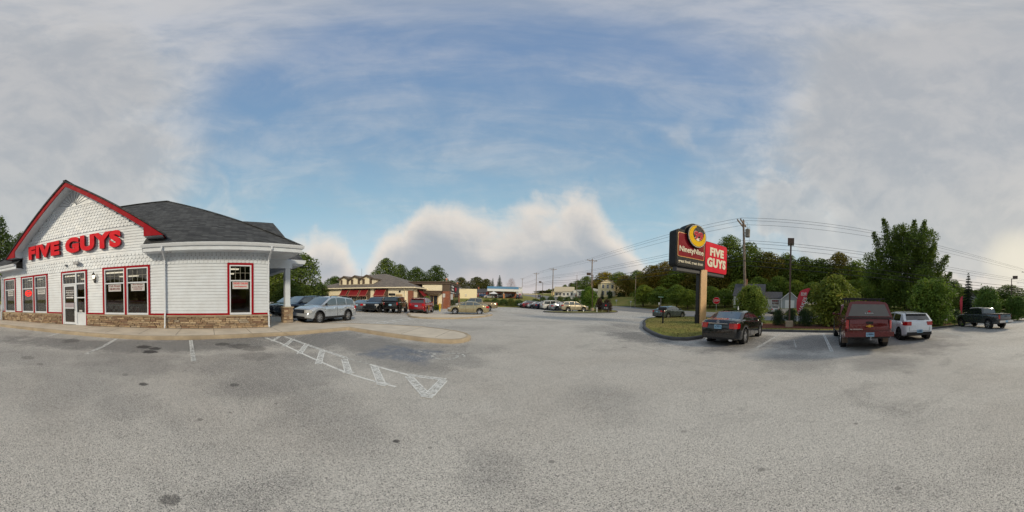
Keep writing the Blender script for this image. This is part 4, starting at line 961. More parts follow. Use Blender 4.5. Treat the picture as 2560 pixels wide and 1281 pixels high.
    # glass
    def glass_top(xa, za, xb, zb_, name, inset=.10, t0=.06, t1=.94):
        m_ = MB(); vs = []; K = 6; J = 5
        for j in range(J+1):
            tt = t0+(t1-t0)*j/J; x = xa+(xb-xa)*tt; z = za+(zb_-za)*tt; d = Vector((xb-xa, 0, zb_-za)).normalized(); nn = Vector((-d.z, 0, d.x)); nn = nn if nn.z > 0 else -nn
            w_ = ys(z)-inset
            zc = max(z, cz(x))
            for k in range(K+1): u = -1+2*k/K; p = Vector((x, u*w_, zc+.012-.010*u*u))+nn*.012; vs.append(tuple(p))
        m_.add(vs, [(j*(K+1)+k, j*(K+1)+k+1, (j+1)*(K+1)+k+1, (j+1)*(K+1)+k) for j in range(J) for k in range(K)])
        og = m_.build(name, gl, t, smooth=60)
        if sum(p.normal.z for p in og.data.polygons) < 0: og.data.flip_normals()
        return og
    glass_top(cx3, cz3, cx4, cz4, 'windshield'); glass_top(cx0, cz0, cx1, cz1, 'rear_window', inset=.13 if kind != 'pickup' else .2, t0=.12)
    wz0 = zbelt+.035
    for s in (-1, 1):
        for a, b in T['wins']:
            def lim(x, zt_): return x
            m_ = MB(); J = 4; K = 5; vs = []
            for k in range(K+1):
                x = a+(b-a)*k/K; zt = min(cz(x)-.085, H-.10); zt = max(zt, wz0+.02)
                for j in range(J+1): z = wz0+(zt-wz0)*j/J; vs.append((x, s*(ys(z)+.010), z))
            fcs = [(k*(J+1)+j, k*(J+1)+j+1, (k+1)*(J+1)+j+1, (k+1)*(J+1)+j) for k in range(K) for j in range(J)]
            if s < 0: fcs = [f_[::-1] for f_ in fcs]
            og = m_.add(vs, fcs).build('side_window', gl, t, smooth=60)
            if sum(p.normal.y for p in og.data.polygons)*s < 0: og.data.flip_normals()
        # door seams, sill and handles
        if detail:
            m_ = MB()
            for x in [a for a, b in T['wins'][1:]]+[T['wins'][-1][1]+.10]:
                for q in range(5):
                    z0_, z1_ = zb+.10+(zbelt-zb-.12)*q/5, zb+.10+(zbelt-zb-.12)*(q+1)/5
                    m_.bar((x-.04, s*(hw(x)*1.001), z0_), (x-.04, s*(hw(x)*(1.001 if q < 3 else .985)), z1_), .012, .006, up=(0, s, 0))
            m_.build('door_seam', BLACK, t)
            for a, b in T['wins'][-2:]:
                MB().box(a+.05, a+.24, *sorted((s*hw(a)*.975, s*(hw(a)*.99+.025))), zbelt-.16, zbelt-.125).build('door_handle', PAINT if 'chromeh' not in opts else CHROME, t)
        mx_ = T['wins'][-1][1]+.02; m_ = MB(); m_.lathe([(0, -.05), (.07, -.045), (.095, 0), (.075, .05), (0, .06)], 10, axis='y', c=(0, 0, 0), sx=1.2); m_.v = [(mx_+v[0]*.45, s*(wbel+.13)+v[1]*1.3, zbelt+.10+v[2]*.8) for v in m_.v]
        m_.bar((mx_, s*(wbel-.02), zbelt+.05), (mx_, s*(wbel+.08), zbelt+.08), .05, .03); m_.build('mirror', PAINT if 'blackmirror' not in opts else BLACK, t)
    # wheels
    for cx_ in (xf, xr):
        for s in (-1, 1):
            wy_ = s*(hw(cx_)-.115)
            we = bpy.data.objects.new('wheel', None); we.empty_display_size = .1; COL.objects.link(we); we.parent = t; we.location = (cx_, wy_, rw)
            m_ = MB(); m_.lathe([(rw*.66, -.10), (rw*.93, -.11), (rw*.99, -.08), (rw, 0), (rw*.99, .08), (rw*.93, .11), (rw*.66, .10)], 28, axis='y')
            m_.build('tyre', RUBBER, we, smooth=40)
            m_ = MB(); ri = rw*.69; m_.lathe([(ri, -.09), (ri, .095*s if False else .09)], 28, 0, axis='y'); m_.lathe([(ri, s*.092), (ri*.90, s*.085), (ri*.88, s*.055)], 28, 0, axis='y')
            for k in range(spokes):
                a = 2*pi*k/spokes+.3
                m_.bar((0, s*.060, 0), (ri*.95*cos(a), s*.080, ri*.95*sin(a)), .085*5/spokes if spokes > 5 else .082, .03, up=(0, 1, 0))
            m_.lathe([(0, s*.082), (rw*.17, s*.078), (rw*.19, s*.05)], 12, 0, axis='y'); m_.lathe([(0, s*.028), (ri*.98, s*.030)], 20, 1, axis='y')
            m_.build('rim', [rim, BLACK], we, smooth=40)
            m_ = MB(); m_.box(cx_-ra*.9, cx_+ra*.9, s*(hw(cx_)-.33)-.01, s*(hw(cx_)-.33)+.01, zb+.02, rw+ra*.8); m_.lathe([(ra*.995, -.12), (ra*.995, .115)], 24, 0, axis='y', c=(cx_, wy_, rw)); m_.build('wheel_well', BLACK, t)
            if clad:
                m_ = MB(); pts = [(cx_+(ra+.025)*cos(RAD(a)), s*(hw(cx_)+.002), rw+(ra+.025)*sin(RAD(a))) for a in range(-5, 186, 10)]; m_.tube(pts, .035, 6); m_.build('arch_trim', BLACK, t, smooth=60)
    if clad:
        for s in (-1, 1): MB().box(xr+ra, xf-ra, *sorted((s*(hw(0)-.05), s*(hw(0)+.015))), zb-.0, zb+.14).build('sill_cladding', BLACK, t)
    # front and rear dressing
    fz = lerp_poly(top, hl-.06); rz_ = lerp_poly(top, -hl+.04)
    def corner(x0, x1, z0, z1, front, s, name, m_, y_in, push=.012):
        """lamp wrapped round the corner, following the body"""
        mb = MB(); K = 6; pts = []
        sgn = 1 if front else -1
        for k in range(K+1):
            u = k/K
            if u < .5: x = sgn*(hl+push*.6); y = y_in+(hw(sgn*(hl-.001))*.99-y_in)*(u/.5)
            else: x = sgn*(hl+push-(x1)*(u-.5)/.5); y = hw(x)+push
            pts.append((x, s*y))
        vs = []
        for j, (x, y) in enumerate(pts):
            e = j/K; za = z0+(z1-z0)*(.22 if (front and j == 0) else 0); zt = z1-(.02 if j == K else 0)
            vs += [(x, y, z0+.02*(j == K)), (x, y, zt)]
        fcs = [(2*i, 2*i+1, 2*i+3, 2*i+2) for i in range(K)]
        vs += [(x*.965, y*.965, z) for x, y, z in vs]; o_ = 2*(K+1)
        fcs += [(2*i+1, o_+2*i+1, o_+2*i+3, 2*i+3) for i in range(K)]+[(2*i, 2*i+2, o_+2*i+2, o_+2*i) for i in range(K)]+[(0, o_, o_+1, 1), (2*K, 2*K+1, o_+2*K+1, o_+2*K)]
        return mb.add(vs, fcs).build(name, m_, t)
    if detail and kind not in ('pickup',):
        zt_ = lerp_poly(top, -hl+.03)-.02; m_ = MB(); yb = Wd/2*.66
        m_.bar((-hl-.004, -yb, zb+.30), (-hl-.004, yb, zb+.30), .010, .012)
        for s in (-1, 1): m_.bar((-hl-.003, s*yb, zb+.30), (-hl+.012, s*yb*.98, zt_), .012, .010)
        m_.build('tailgate_seam', BLACK, t)
    if kind in ('sedan', 'coupe'): tz0, tz1, yin, wrap = .72, .93, Wd/2*.55, .30
    elif kind == 'hatch': tz0, tz1, yin, wrap = .80, .99, Wd/2*.52, .26
    elif kind in ('pickup',): tz0, tz1, yin, wrap = .86, 1.19, Wd/2*.80, .08
    elif kind in ('van', 'boxsuv'): tz0, tz1, yin, wrap = .86, 1.12, Wd/2*.80, .08
    elif kind == 'wagon': tz0, tz1, yin, wrap = .80, 1.00, Wd/2*.66, .30
    else: tz0, tz1, yin, wrap = .88, 1.08, Wd/2*.62, .28
    for s in (-1, 1):
        corner(0, wrap, tz0, tz1, False, s, 'taillight', TAIL, yin)
        hz1 = {'pickup': 1.02, 'bigsuv': .96, 'suv': .90, 'wagon': .82, 'boxsuv': .98}.get(kind, .70); corner(0, .32, hz1-.17, hz1, True, s, 'headlight', HEADL, Wd/2*.60)
    fzg = {'pickup': .98, 'bigsuv': .92, 'suv': .86, 'wagon': .80, 'boxsuv': .96}.get(kind, .66)
    m_ = MB()
    for k in range(5): z = fzg-.16+.16*k/4; m_.box(hl-.01, hl+.018, -Wd/2*.52, Wd/2*.52, z-.008, z+.008, 1)
    m_.box(hl-.03, hl+.006, -Wd/2*.54, Wd/2*.54, fzg-.18, fzg+.02); m_.box(hl-.03, hl+.008, -Wd/2*.62, Wd/2*.62, .30 if zb < .3 else zb+.02, .44 if zb < .3 else zb+.14); m_.build('grille', [BLACK, CHROME], t)
    bz = zb+.08
    m_ = MB(); m_.box(-hl-.014, -hl+.06, -Wd/2*.80, Wd/2*.80, bz, bz+(.16 if (clad or kind in ('hatch', 'suv', 'bigsuv')) else .07)); m_.build('rear_valance', BLACK, t)
    pz = .78 if kind in ('sedan', 'coupe') else (.50 if kind == 'hatch' else (.58 if kind == 'pickup' else .86)); po = 'plateright' in opts
    m_ = MB(); m_.box(-hl-.03, -hl+.02, -.155, .155, pz-.08, pz+.08); pl = m_.build('license_plate', PLATE, t)
    if plate:
        text(plate, F(-hl-.031, 0, 0, -pi/2), -.13, .13, pz-.035, pz+.035, .003, mat('plate_ink', srgb(28, 40, 90), .5), 'plate_number', pl, bold=.02)
        text('Connecticut', F(-hl-.031, 0, 0, -pi/2), -.08, .08, pz+.045, pz+.07, .003, mat('plate_ink', srgb(28, 40, 90), .5), 'plate_lettering', pl)
    if 'frontplate' in opts: MB().box(hl-.01, hl+.03, -.15, .15, .42, .55).build('license_plate', PLATE, t)
    if kind in ('sedan', 'coupe') and detail: MB().box(-hl-.03, -hl+.02, -.42, .42, .905, .93).build('trunk_trim', CHROME, t)
    if 'exhaust' in opts:
        for s in (-1, 1): MB().lathe([(.055, -.06), (.06, 0), (.05, 0), (.045, -.05), (0, -.05)], 14, axis='z', sx=.7, sy=1.4).build('exhaust_tip', CHROME, t)
        for c in t.children:
            if c.name.startswith('exhaust_tip') and c.location.length == 0 and not c.get('q'):
                c.rotation_euler = (0, -pi/2, 0); c.location = (-hl-.02, .55*(1 if not any(k.get('q') for k in t.children if k.name.startswith('exhaust_tip')) else -1), .26); c['q'] = 1
    if 'rails' in opts:
        for s in (-1, 1):
            m_ = MB(); pts = [(x, s*(wrf-.06), smooth_prof(cprof, x, .05)+h_) for x, h_ in ((cx1+.05, .0), (cx1+.15, .06), ((cx1+cx3)/2, .065), (cx3-.15, .06), (cx3-.05, 0))]; m_.tube(pts, .022, 6); m_.build('roof_rail', BLACK, t)
    if 'antenna' in opts:
        m_ = MB(); m_.tube([(cx1+.2, 0, cz1+.05), (cx1+.05, 0, cz1+.24)], .008, 5); m_.build('antenna', BLACK, t)
    if 'wiper' in opts: MB().bar((cx0+.02, .05, cz0+.07), (cx0+.03, -.35, cz0+.085), .025, .02).build('rear_wiper', BLACK, t)
    if kind in ('suv', 'bigsuv', 'hatch', 'wagon', 'van'):
        m_ = MB(); m_.box(cx1-.16, cx1+.05, -ys(cz1)+.10, ys(cz1)-.10, cz1-.025, cz1+.015); m_.build('roof_spoiler', PAINT, t)
    if kind == 'pickup':
        m_ = MB(); m_.box(-hl-.10, -hl+.04, -Wd/2*.94, Wd/2*.94, .56, .74); bumper = m_.build('rear_bumper', CHROME if 'chromebumper' in opts else PAINT, t)
        pl.location = (-.085, 0, .07)
        m_ = MB()
        for s in (-1, 1): m_.bar((-hl-.004, s*Wd/2*.77, .80), (-hl-.004, s*Wd/2*.77, 1.20), .012, .01)
        m_.bar((-hl-.004, -Wd/2*.77, .80), (-hl-.004, Wd/2*.77, .80), .012, .01); m_.box(-hl-.012, -hl+.01, -.14, .14, 1.06, 1.13); m_.build('tailgate_seam', BLACK, t)
        if 'openbed' in opts:
            m_ = MB(); m_.box(-hl+.10, cx0-.08, -Wd/2*.80, Wd/2*.80, 1.262, 1.266); m_.build('bed_floor', BLACK, t)
            for s in (-1, 1): MB().box(-hl+.03, cx0, *sorted((s*Wd/2*.82, s*Wd/2*.93)), 1.20, 1.29).build('bed_rail', PAINT, t)
            MB().box(-hl+.01, -hl+.08, -Wd/2*.82, Wd/2*.82, 1.2, 1.29).build('tailgate_top', PAINT, t)
        if 'tonneau' in opts: MB().box(-hl+.02, cx0-.02, -Wd/2*.86, Wd/2*.86, 1.24, 1.29).build('bed_cover', BLACK, t)
        if 'cap' in opts:
            m_ = MB(); a0, a1 = -hl+.04, cx0-.04; zt = 1.90; wb_, wt_ = Wd/2*.93, Wd/2*.74
            sec = lambda x, k: [(x, s_*y, z) for s_, y, z in ((1, wb_, 1.22), (1, wb_-.02, 1.32), (1, wt_+.03, zt-.10), (1, wt_-.04, zt-.02), (1, .4, zt+.02), (-1, .4, zt+.02), (-1, wt_-.04, zt-.02), (-1, wt_+.03, zt-.10), (-1, wb_-.02, 1.32), (-1, wb_, 1.22))]
            s0_ = sec(a0, 0); s0_ = [(x+.22*max(0, (z-1.3)/.6), y, z) for x, y, z in s0_]; s1_ = sec(a1, 0)
            m_.add(s0_+s1_, [(i, (i+1) % 10, 10+(i+1) % 10, 10+i) for i in range(10)]+[tuple(range(10))[::-1], tuple(range(10, 20))]); cap_ = m_.build('truck_cap', PAINT, t, smooth=30)
            def cp(u, z, off=.012): xx = a0+.22*max(0, (z-1.3)/.6)-off; return (xx, u, z)
            m_ = MB(); vs = [cp(wb_-.12, 1.34), cp(-wb_+.12, 1.34), cp(-wt_+.10, 1.80), cp(wt_-.10, 1.80)]; m_.add(vs, [(0, 1, 2, 3)]); m_.build('cap_window', mat('tinted_grey_glass', srgb(96, 92, 88), .12, .05, coat=.6), cap_)
            m_ = MB(); m_.box(a0-.012, a0+.02, -wb_+.05, wb_-.05, 1.245, 1.30); m_.build('cap_seal', BLACK, cap_)
            text('LEER', F(a0+.03-.014, 0, 0, -pi/2), -.17, .17, 1.43, 1.475, .004, PAPER, 'cap_lettering', cap_, bold=.02); m_ = MB(); m_.prism([(-.06, 1.50), (.06, 1.50), (0, 1.57)], a0+.045, a0+.09, 'x'); m_.build('cap_emblem', REDL, cap_)
            for s in (-1, 1):
                m_ = MB(); vs = []
                for x in (a0+.35, a1-.12):
                    for z in (1.36, 1.74): k = (z-1.32)/(zt-.10-1.32); vs.append((x, s*(wb_-.02+(wt_+.03-wb_+.02)*k+.008), z))
                m_.add(vs, [(0, 1, 3, 2) if s < 0 else (2, 3, 1, 0)]); m_.build('cap_side_window', CGLASS, cap_)
            m_ = MB()
            for x in (-1.9, -1.2, -.2): m_.tube([(x, -.86, 2.05), (x, .86, 2.05)], .022, 6); m_.box(x-.04, x+.04, .6, .66, 1.84, 2.05); m_.box(x-.04, x+.04, -.66, -.6, 1.84, 2.05)
            m_.build('roof_rack', BLACK, t)
            m_ = MB(); m_.box(-hl-.016, -hl, -.10, .10, 1.05, 1.14); m_.build('tailgate_handle', BLACK, t)
            GOLD = mat('gold_emblem', srgb(214, 170, 70), .25, .05, metal=.6); m_ = MB(); m_.prism([(-.15, .945), (-.045, .945), (-.045, .915), (.06, .915), (.045, .945), (.15, .945), (.13, .985), (.045, .985), (.045, 1.015), (-.06, 1.015), (-.045, .985), (-.13, .985)], -hl-.014, -hl, 'x'); m_.build('tailgate_emblem', GOLD, t)
            text('SILVERADO', F(-hl-.012, 0, 0, -pi/2), -.74, -.27, .825, .865, .003, CHROME, 'tailgate_lettering', t, bold=.02)
            m_ = MB(); m_.lathe([(0, .10), (.03, .09), (.035, .06), (.02, .04), (.02, 0)], 10, c=(-hl-.2, 0, .50)); m_.box(-hl-.24, -hl, -.03, .03, .46, .50); m_.build('tow_hitch', STEEL, t)
            for s in (-1, 1): MB().box(xr-.50, xr-.47, *sorted((s*.72, s*.95)), .22, .55).build('mud_flap', mat('mud_flap_tan', srgb(120, 104, 88), .8), t)
    return t
GRP = 'vehicles parked round the lot'
VB = vehicle('sedan', 'glossy black sedan parked tail out beside the grass island of the tall sign', 'car', 'parked_car', (9.45, 6.2), 76, ('black', (3, 3, 4), .0), GRP, rim=ALLOY, opts=('exhaust', 'antenna'), plate='AC-94113')
text('C300', F(-2.285, 0, 0, -pi/2), -.72, -.56, .96, .99, .003, CHROME, 'trunk_lettering', VB); text('4MATIC', F(-2.285, 0, 0, -pi/2), .50, .70, .96, .99, .003, CHROME, 'trunk_lettering', VB)
m_ = MB(); m_.tube([(-2.29, .05*cos(a), .985+.05*sin(a)) for a in np.linspace(0, 2*pi, 17)], .006, 5)
for a in (90, 210, 330): m_.bar((-2.29, 0, .985), (-2.29, .05*cos(RAD(a)), .985+.05*sin(RAD(a))), .01, .01)
m_.build('trunk_emblem', CHROME, VB)
vehicle('pickup', 'dark red pickup truck with a matching topper, between the black sedan and the white hatchback', 'pickup truck', 'pickup_truck', (11.45, .62), 77, ('maroon', (98, 8, 18), .3), GRP, rim=ALLOY, opts=('cap',), plate='1J-06845', scale=(1, 1.02, 1.0))
vehicle('hatch', 'small white hatchback beside the dark red pickup truck', 'car', 'parked_car', (13.35, -2.02), 75, ('white', (226, 230, 234), .0), GRP, rim=DARKRIM, opts=('wiper', 'antenna'), plate='5-AB8832')
vehicle('pickup', 'dark grey crew cab pickup truck with a flat bed cover, far right of the lot', 'pickup truck', 'pickup_truck', (18.0, -9.75), 72, ('gunmetal', (66, 72, 76), .5), GRP, rim=ALLOY, spokes=6, opts=('tonneau', 'chromebumper'), scale=(.94, .96, .97))
vehicle('wagon', 'silver wagon with dark lower cladding and roof rails, parked by the porch pier', 'car', 'parked_car', (-11.45, 10.75), 178, ('silver_blue', (196, 203, 212), .5), GRP, rim=ALLOY, spokes=10, clad=True, opts=('rails', 'blackmirror'), scale=(1, 1, 1.06), glass=CGLASSL)
vehicle('bigsuv', 'dark grey large sport utility vehicle partly hidden by the porch column', 'suv', 'parked_suv', (-15.4, 11.8), 180, ('dark_slate', (58, 68, 82), .5), GRP, rim=ALLOY, spokes=10, glass=CGLASSL)
vehicle('suv', 'dark blue sport utility vehicle whose roof peeks out behind the porch corner', 'suv', 'parked_suv', (-18.6, 12.6), 180, ('navy', (44, 52, 74), .4), GRP)
vehicle('coupe', 'grey sedan with a red tail lamp behind the silver wagon', 'car', 'parked_car', (-17.0, 22.5), -12, ('grey_blue', (110, 118, 126), .5), GRP)
vehicle('bigsuv', 'charcoal sport utility vehicle with a slatted grille facing the camera', 'suv', 'parked_suv', (-14.9, 22.3), 168, ('charcoal_green', (44, 46, 48), .5), GRP, rim=DARKRIM, scale=(.95, .96, .99))
JP = vehicle('boxsuv', 'black boxy lifted off roader with a spare tyre on its roof rack', 'suv', 'parked_suv', (-12.55, 22.5), -12, ('black2', (18, 20, 20), .2), GRP, rim=DARKRIM, scale=(1, 1, 1.06))
m_ = MB(); m_.lathe([(.16, -.10), (.33, -.11), (.36, -.05), (.36, .05), (.33, .11), (.16, .10)], 24, c=(-1.3, .1, 1.90)); m_.build('spare_tyre', RUBBER, JP, smooth=40)
m_ = MB()
for s in (-1, 1): m_.tube([(-1.8, s*.6, 1.78), (.2, s*.6, 1.78)], .02, 6)
for x in (-1.7, -1.1, -.5, .1): m_.tube([(x, -.6, 1.78), (x, .6, 1.78)], .018, 6)
m_.build('roof_rack', BLACK, JP)
vehicle('suv', 'bright red crossover parked beside the boxy black off roader', 'suv', 'parked_suv', (-9.75, 23.4), -8, ('bright_red', (140, 16, 24), .3), GRP, rim=ALLOY, opts=('rails',), plate='AJ-33211')
vehicle('sedan', 'tan sedan seen side on next to the low concrete island', 'car', 'parked_car', (-4.75, 24.6), -98, ('tan', (168, 156, 122), .5), GRP, glass=CGLASSL, scale=(.98, .97, .99))
vehicle('pickup', 'beige open bed pickup truck behind the tan sedan', 'pickup truck', 'pickup_truck', (-5.0, 31.6), -100, ('beige', (146, 132, 106), .5), GRP, opts=('openbed',))
vehicle('sedan', 'grey green sedan turning in between the two grass islands', 'car', 'moving_car', (17.0, 20.4), 79, ('grey_green', (88, 98, 96), .5), None, glass=CGLASSL, scale=(.97, .97, 1))
row = [('suv', 'champagne crossover at the near end of the far row', (10.0, 36.0), 84, ('champagne', (186, 174, 148), .5), 'parked_suv', 'suv'),
       ('sedan', 'silver sedan between the champagne crossover and the white van', (8.7, 38.9), 78, ('silver', (176, 180, 182), .6), 'parked_car', 'car'),
       ('van', 'white minivan with long dark side windows in the far row', (7.8, 41.6), 78, ('van_white', (206, 206, 200), .2), 'minivan', 'van'),
       ('coupe', 'dark blue car just beyond the white minivan', (6.5, 44.3), 78, ('blue_dark', (36, 44, 78), .4), 'parked_car', 'car'),
       ('sedan', 'slate sedan nosed towards the camera beyond the dark blue car', (5.2, 46.6), -102, ('slate', (104, 112, 122), .5), 'parked_car', 'car'),
       ('coupe', 'small maroon car between the slate sedan and the green wagon', (4.3, 48.6), 80, ('maroon2', (110, 30, 40), .4), 'parked_car', 'car'),
       ('wagon', 'dark green wagon at the far end of the row near the junipers', (3.6, 50.2), -98, ('dark_green', (58, 78, 72), .4), 'parked_car', 'car')]
for kd, lb, lo, hd, cl, nm, ct in row: vehicle(kd, lb, ct, nm, lo, hd, cl, GRP, glass=CGLASSL if kd != 'van' else None)
# ------------------------------------------------------------------ vegetation
def leafmesh(name, centers, normals, sizes, m, aspect=.62, jitter=.9, r=None):
    """many small leaf quads as one mesh"""
    r = r or rng; n = len(centers)
    nr = normals+r.normal(0, jitter, (n, 3)); nr /= np.linalg.norm(nr, axis=1)[:, None]
    t = np.cross(nr, r.normal(0, 1, (n, 3))); t /= np.linalg.norm(t, axis=1)[:, None]; b = np.cross(nr, t)
    s = sizes[:, None]
    v = np.stack([centers-t*s*.5, centers-b*s*aspect*.5+nr*s*.08, centers+t*s*.5, centers+b*s*aspect*.5+nr*s*.08], 1).reshape(-1, 3)
    me = bpy.data.meshes.new(name); me.vertices.add(4*n); me.vertices.foreach_set('co', v.ravel())
    me.loops.add(4*n); me.loops.foreach_set('vertex_index', np.arange(4*n, dtype=np.int32))
    me.polygons.add(n); me.polygons.foreach_set('loop_start', np.arange(0, 4*n, 4, dtype=np.int32)); me.polygons.foreach_set('loop_total', np.full(n, 4, dtype=np.int32))
    me.materials.append(m); me.update(calc_edges=True); me.validate(); return me
def lobes_crown(seed, H, Wd, z0, nl, n, leaf, shape='oval', spiky=0.0, fill=.25, lobe=.30):
    """leaf positions on and inside a bunch of lobes filling an overall crown"""
    r = np.random.default_rng(seed); C = []; Rr = []
    for i in range(nl):
        a = i*2.39996+r.uniform(-.4, .4); k = (i+.5)/nl; z = k
        if shape == 'oval': w_ = sin(pi*min(1, max(0, .12+.88*z)))**.55 if z < .5 else sin(pi*min(1, .12+.88*z))**.75
        elif shape == 'dome': w_ = sqrt(max(0, 1-(z*1.0)**2.4))
        elif shape == 'bush': w_ = sqrt(max(0, 1-((z-.38)/.64)**2))
        else: w_ = 1-z*.9
        rad = w_*r.uniform(.35, .86); C.append((cos(a)*rad*Wd/2*.8, sin(a)*rad*Wd/2*.8, z0+(H-z0)*(.06+.86*z))); Rr.append(lobe*min(Wd, (H-z0))*.5*r.uniform(.75, 1.3)*(.6+.4*w_))
    C = np.array(C); Rr = np.array(Rr); idx = r.choice(nl, n, p=Rr**2/(Rr**2).sum())
    d = r.normal(0, 1, (n, 3)); d /= np.linalg.norm(d, axis=1)[:, None]; d[:, 2] = np.where(d[:, 2] < -.35, -d[:, 2], d[:, 2])
    rad = np.where(r.random(n) < fill, r.uniform(.3, .95, n), r.uniform(.82, 1.10, n)); rad += spiky*np.abs(r.normal(0, 1, n))*(r.random(n) < .3)
    p = C[idx]+d*(Rr[idx]*rad)[:, None]*np.array([1.05, 1.05, .85])
    sz = leaf*r.uniform(.6, 1.35, n); nn = d*.9+np.array([0, 0, .5]); return p, nn, sz, r, C, Rr
def trunkmesh(name, H, r0, limbs, seed, lean=0.0):
    rr = random.Random(seed); mb = MB(); pts = [(lean*H*t*t+rr.uniform(-.05, .05), rr.uniform(-.05, .05), H*t) for t in np.linspace(0, 1, 6)]
    mb.tube(pts, [r0*(1-.75*t)+(.25*r0 if t == 0 else 0) for t in np.linspace(0, 1, 6)], 8)
    for k in range(limbs):
        a = k*2.4+rr.uniform(-.5, .5); z = H*rr.uniform(.28, .75); L = H*rr.uniform(.22, .42); p = Vector((0, 0, z)); q = p+Vector((cos(a)*L*.6, sin(a)*L*.6, L*.75)); mid = (p+q)/2+Vector((cos(a)*.2, sin(a)*.2, -.1)); mb.tube([p, mid, q], [r0*.38, r0*.24, r0*.08], 6)
    me_o = mb.build(name, BARK, smooth=60); me = me_o.data; bpy.data.objects.remove(me_o); return me
PROT = {}
def proto(key, H, Wd, z0, nl, n, leaf, m, shape='oval', trunk=True, limbs=7, r0=.22, spiky=.06, fill=.25, lobe=.30, seed=1, aspect=.62):
    p, nn, sz, r, C, Rr = lobes_crown(seed, H, Wd, z0, nl, n, leaf, shape, spiky, fill, lobe)
    p[:, 2] = np.maximum(p[:, 2], .02)
    PROT[key] = (H, Wd, leafmesh('crown', p, nn, sz, m, aspect=aspect, r=r), trunkmesh('trunk', H*.82, r0, limbs, seed) if trunk else None)
for i in range(4):
    proto(('green', i), 12, 9, .8, 34, 9000, .36, LEAFG, 'oval', seed=11+i, lobe=.40)
    proto(('autumn', i), 12, 9, .8, 34, 9000, .36, LEAFA, 'oval', seed=31+i, lobe=.40)
proto(('bush', 0), 3, 3.4, .0, 34, 13000, .14, LEAFB, 'bush', seed=51, lobe=.36, r0=.05, spiky=.26, fill=.35, limbs=9)
proto(('bush', 1), 3, 3.6, .0, 36, 13000, .145, LEAFB, 'bush', seed=52, lobe=.36, r0=.05, spiky=.26, fill=.35, limbs=9)
proto(('hedge', 0), 1.3, 1.9, .0, 26, 7500, .07, LEAFH, 'bush', seed=61, lobe=.55, r0=.03, spiky=.02, fill=.2)
proto(('barberry', 0), 1.4, 2.2, .0, 24, 5000, .10, LEAFR, 'bush', seed=62, lobe=.55, r0=.03, spiky=.04, fill=.2)
proto(('juniper', 0), 1.2, 3.4, .0, 30, 5200, .16, JUNI, 'dome', seed=63, lobe=.7, r0=.04, spiky=.22, fill=.2, aspect=.3)
proto(('juniper', 1), 1.2, 3.4, .0, 26, 5200, .16, JUNI, 'dome', seed=64, lobe=.7, r0=.04, spiky=.22, fill=.2, aspect=.3)
# conifers: tiers of drooping sprays
def conifer(key, seed, H=12, Wd=6, n=15000):
    r = np.random.default_rng(seed); z = 1-np.sqrt(r.random(n)); tier = np.floor(z*16)/16+r.uniform(0, .028, n); a = np.round(r.uniform(0, 2*pi, n)*9/(2*pi)+tier*37 % 1)*(2*pi/9)+r.normal(0, .16, n)+tier*5
    R_ = ((1-tier)**.9*Wd/2*1.25+.25)*(.6+.4*r.random(n))*(1+.14*np.sin(a*3+tier*20)); q = r.random(n)**.55
    p = np.stack([np.cos(a)*R_*q, np.sin(a)*R_*q, .6+tier*(H-.6)-q*R_*.22+r.normal(0, .07, n)], 1)
    nn = np.stack([np.cos(a)*.4, np.sin(a)*.4, np.ones(n)], 1); PROT[key] = (H, Wd, leafmesh('crown', p, nn, .34*r.uniform(.6, 1.3, n), NEEDLE, aspect=.35, jitter=.45, r=r), trunkmesh('trunk', H*.95, .18, 0, seed))
conifer(('conifer', 0), 5); conifer(('conifer', 1), 6)
# leafless tree: thin twigs
r_ = np.random.default_rng(9); p, nn, sz, r, C, Rr = lobes_crown(9, 12, 12, 2, 30, 5200, .5, 'oval', .1, .6, .4); PROT[('bare', 0)] = (12, 12, leafmesh('crown', p, nn, sz, TWIG, aspect=.07, r=r), trunkmesh('trunk', 10, .25, 14, 9))
_cnt = [0]
def plant(key, x, y, h, wd, label, cat='tree', group=None, tint=(1, 1, 1), name='tree', z=None, rz=None):
    H, Wd, cm, tm = PROT[key]; _cnt[0] += 1
    t = thing(name, label, cat, (x, y, terr(x, y)-.03 if z is None else z), (_cnt[0]*1.7) if rz is None else rz, group)
    c = bpy.data.objects.new('crown' if name != 'hedge' and name != 'shrub' else 'foliage', cm); COL.objects.link(c); c.parent = t; c.scale = (wd/Wd, wd/Wd, h/H); c.color = (*tint, 1)
    if tm: k = bpy.data.objects.new('trunk' if name not in ('hedge', 'shrub', 'bush') else 'stem', tm); COL.objects.link(k); k.parent = t; k.scale = (max(.6, wd/Wd), max(.6, wd/Wd), h/H)
    return t
def tree(px, ytop, r, wpx, key, label, tint=(1, 1, 1), cat='tree', name='tree', group='trees beyond the lot', down=0.0):
    if key[0] == 'bush': tint = (tint[0]*1.35, tint[1]*1.2, tint[2])
    if key[0] in ('green', 'autumn') and 1500 < px < 2450: k_a = .86 if key[0] == 'autumn' else 1.0; tint = (tint[0]*2.5*k_a, tint[1]*2.1, tint[2]*1.2)
    elif key[0] == 'green': tint = (tint[0]*1.6, tint[1]*1.4, tint[2]*1.1)
    x, y = P(px, r); z = terr(x, y)-.03-down; h = hz(px, ytop, r)-z; return plant(key, x, y, h, wpx/FPX*r, label, cat, group, tint, name, z)
G1, G2, G3 = (1, 1, 1), (.8, .85, .8), (1.25, 1.2, .9)
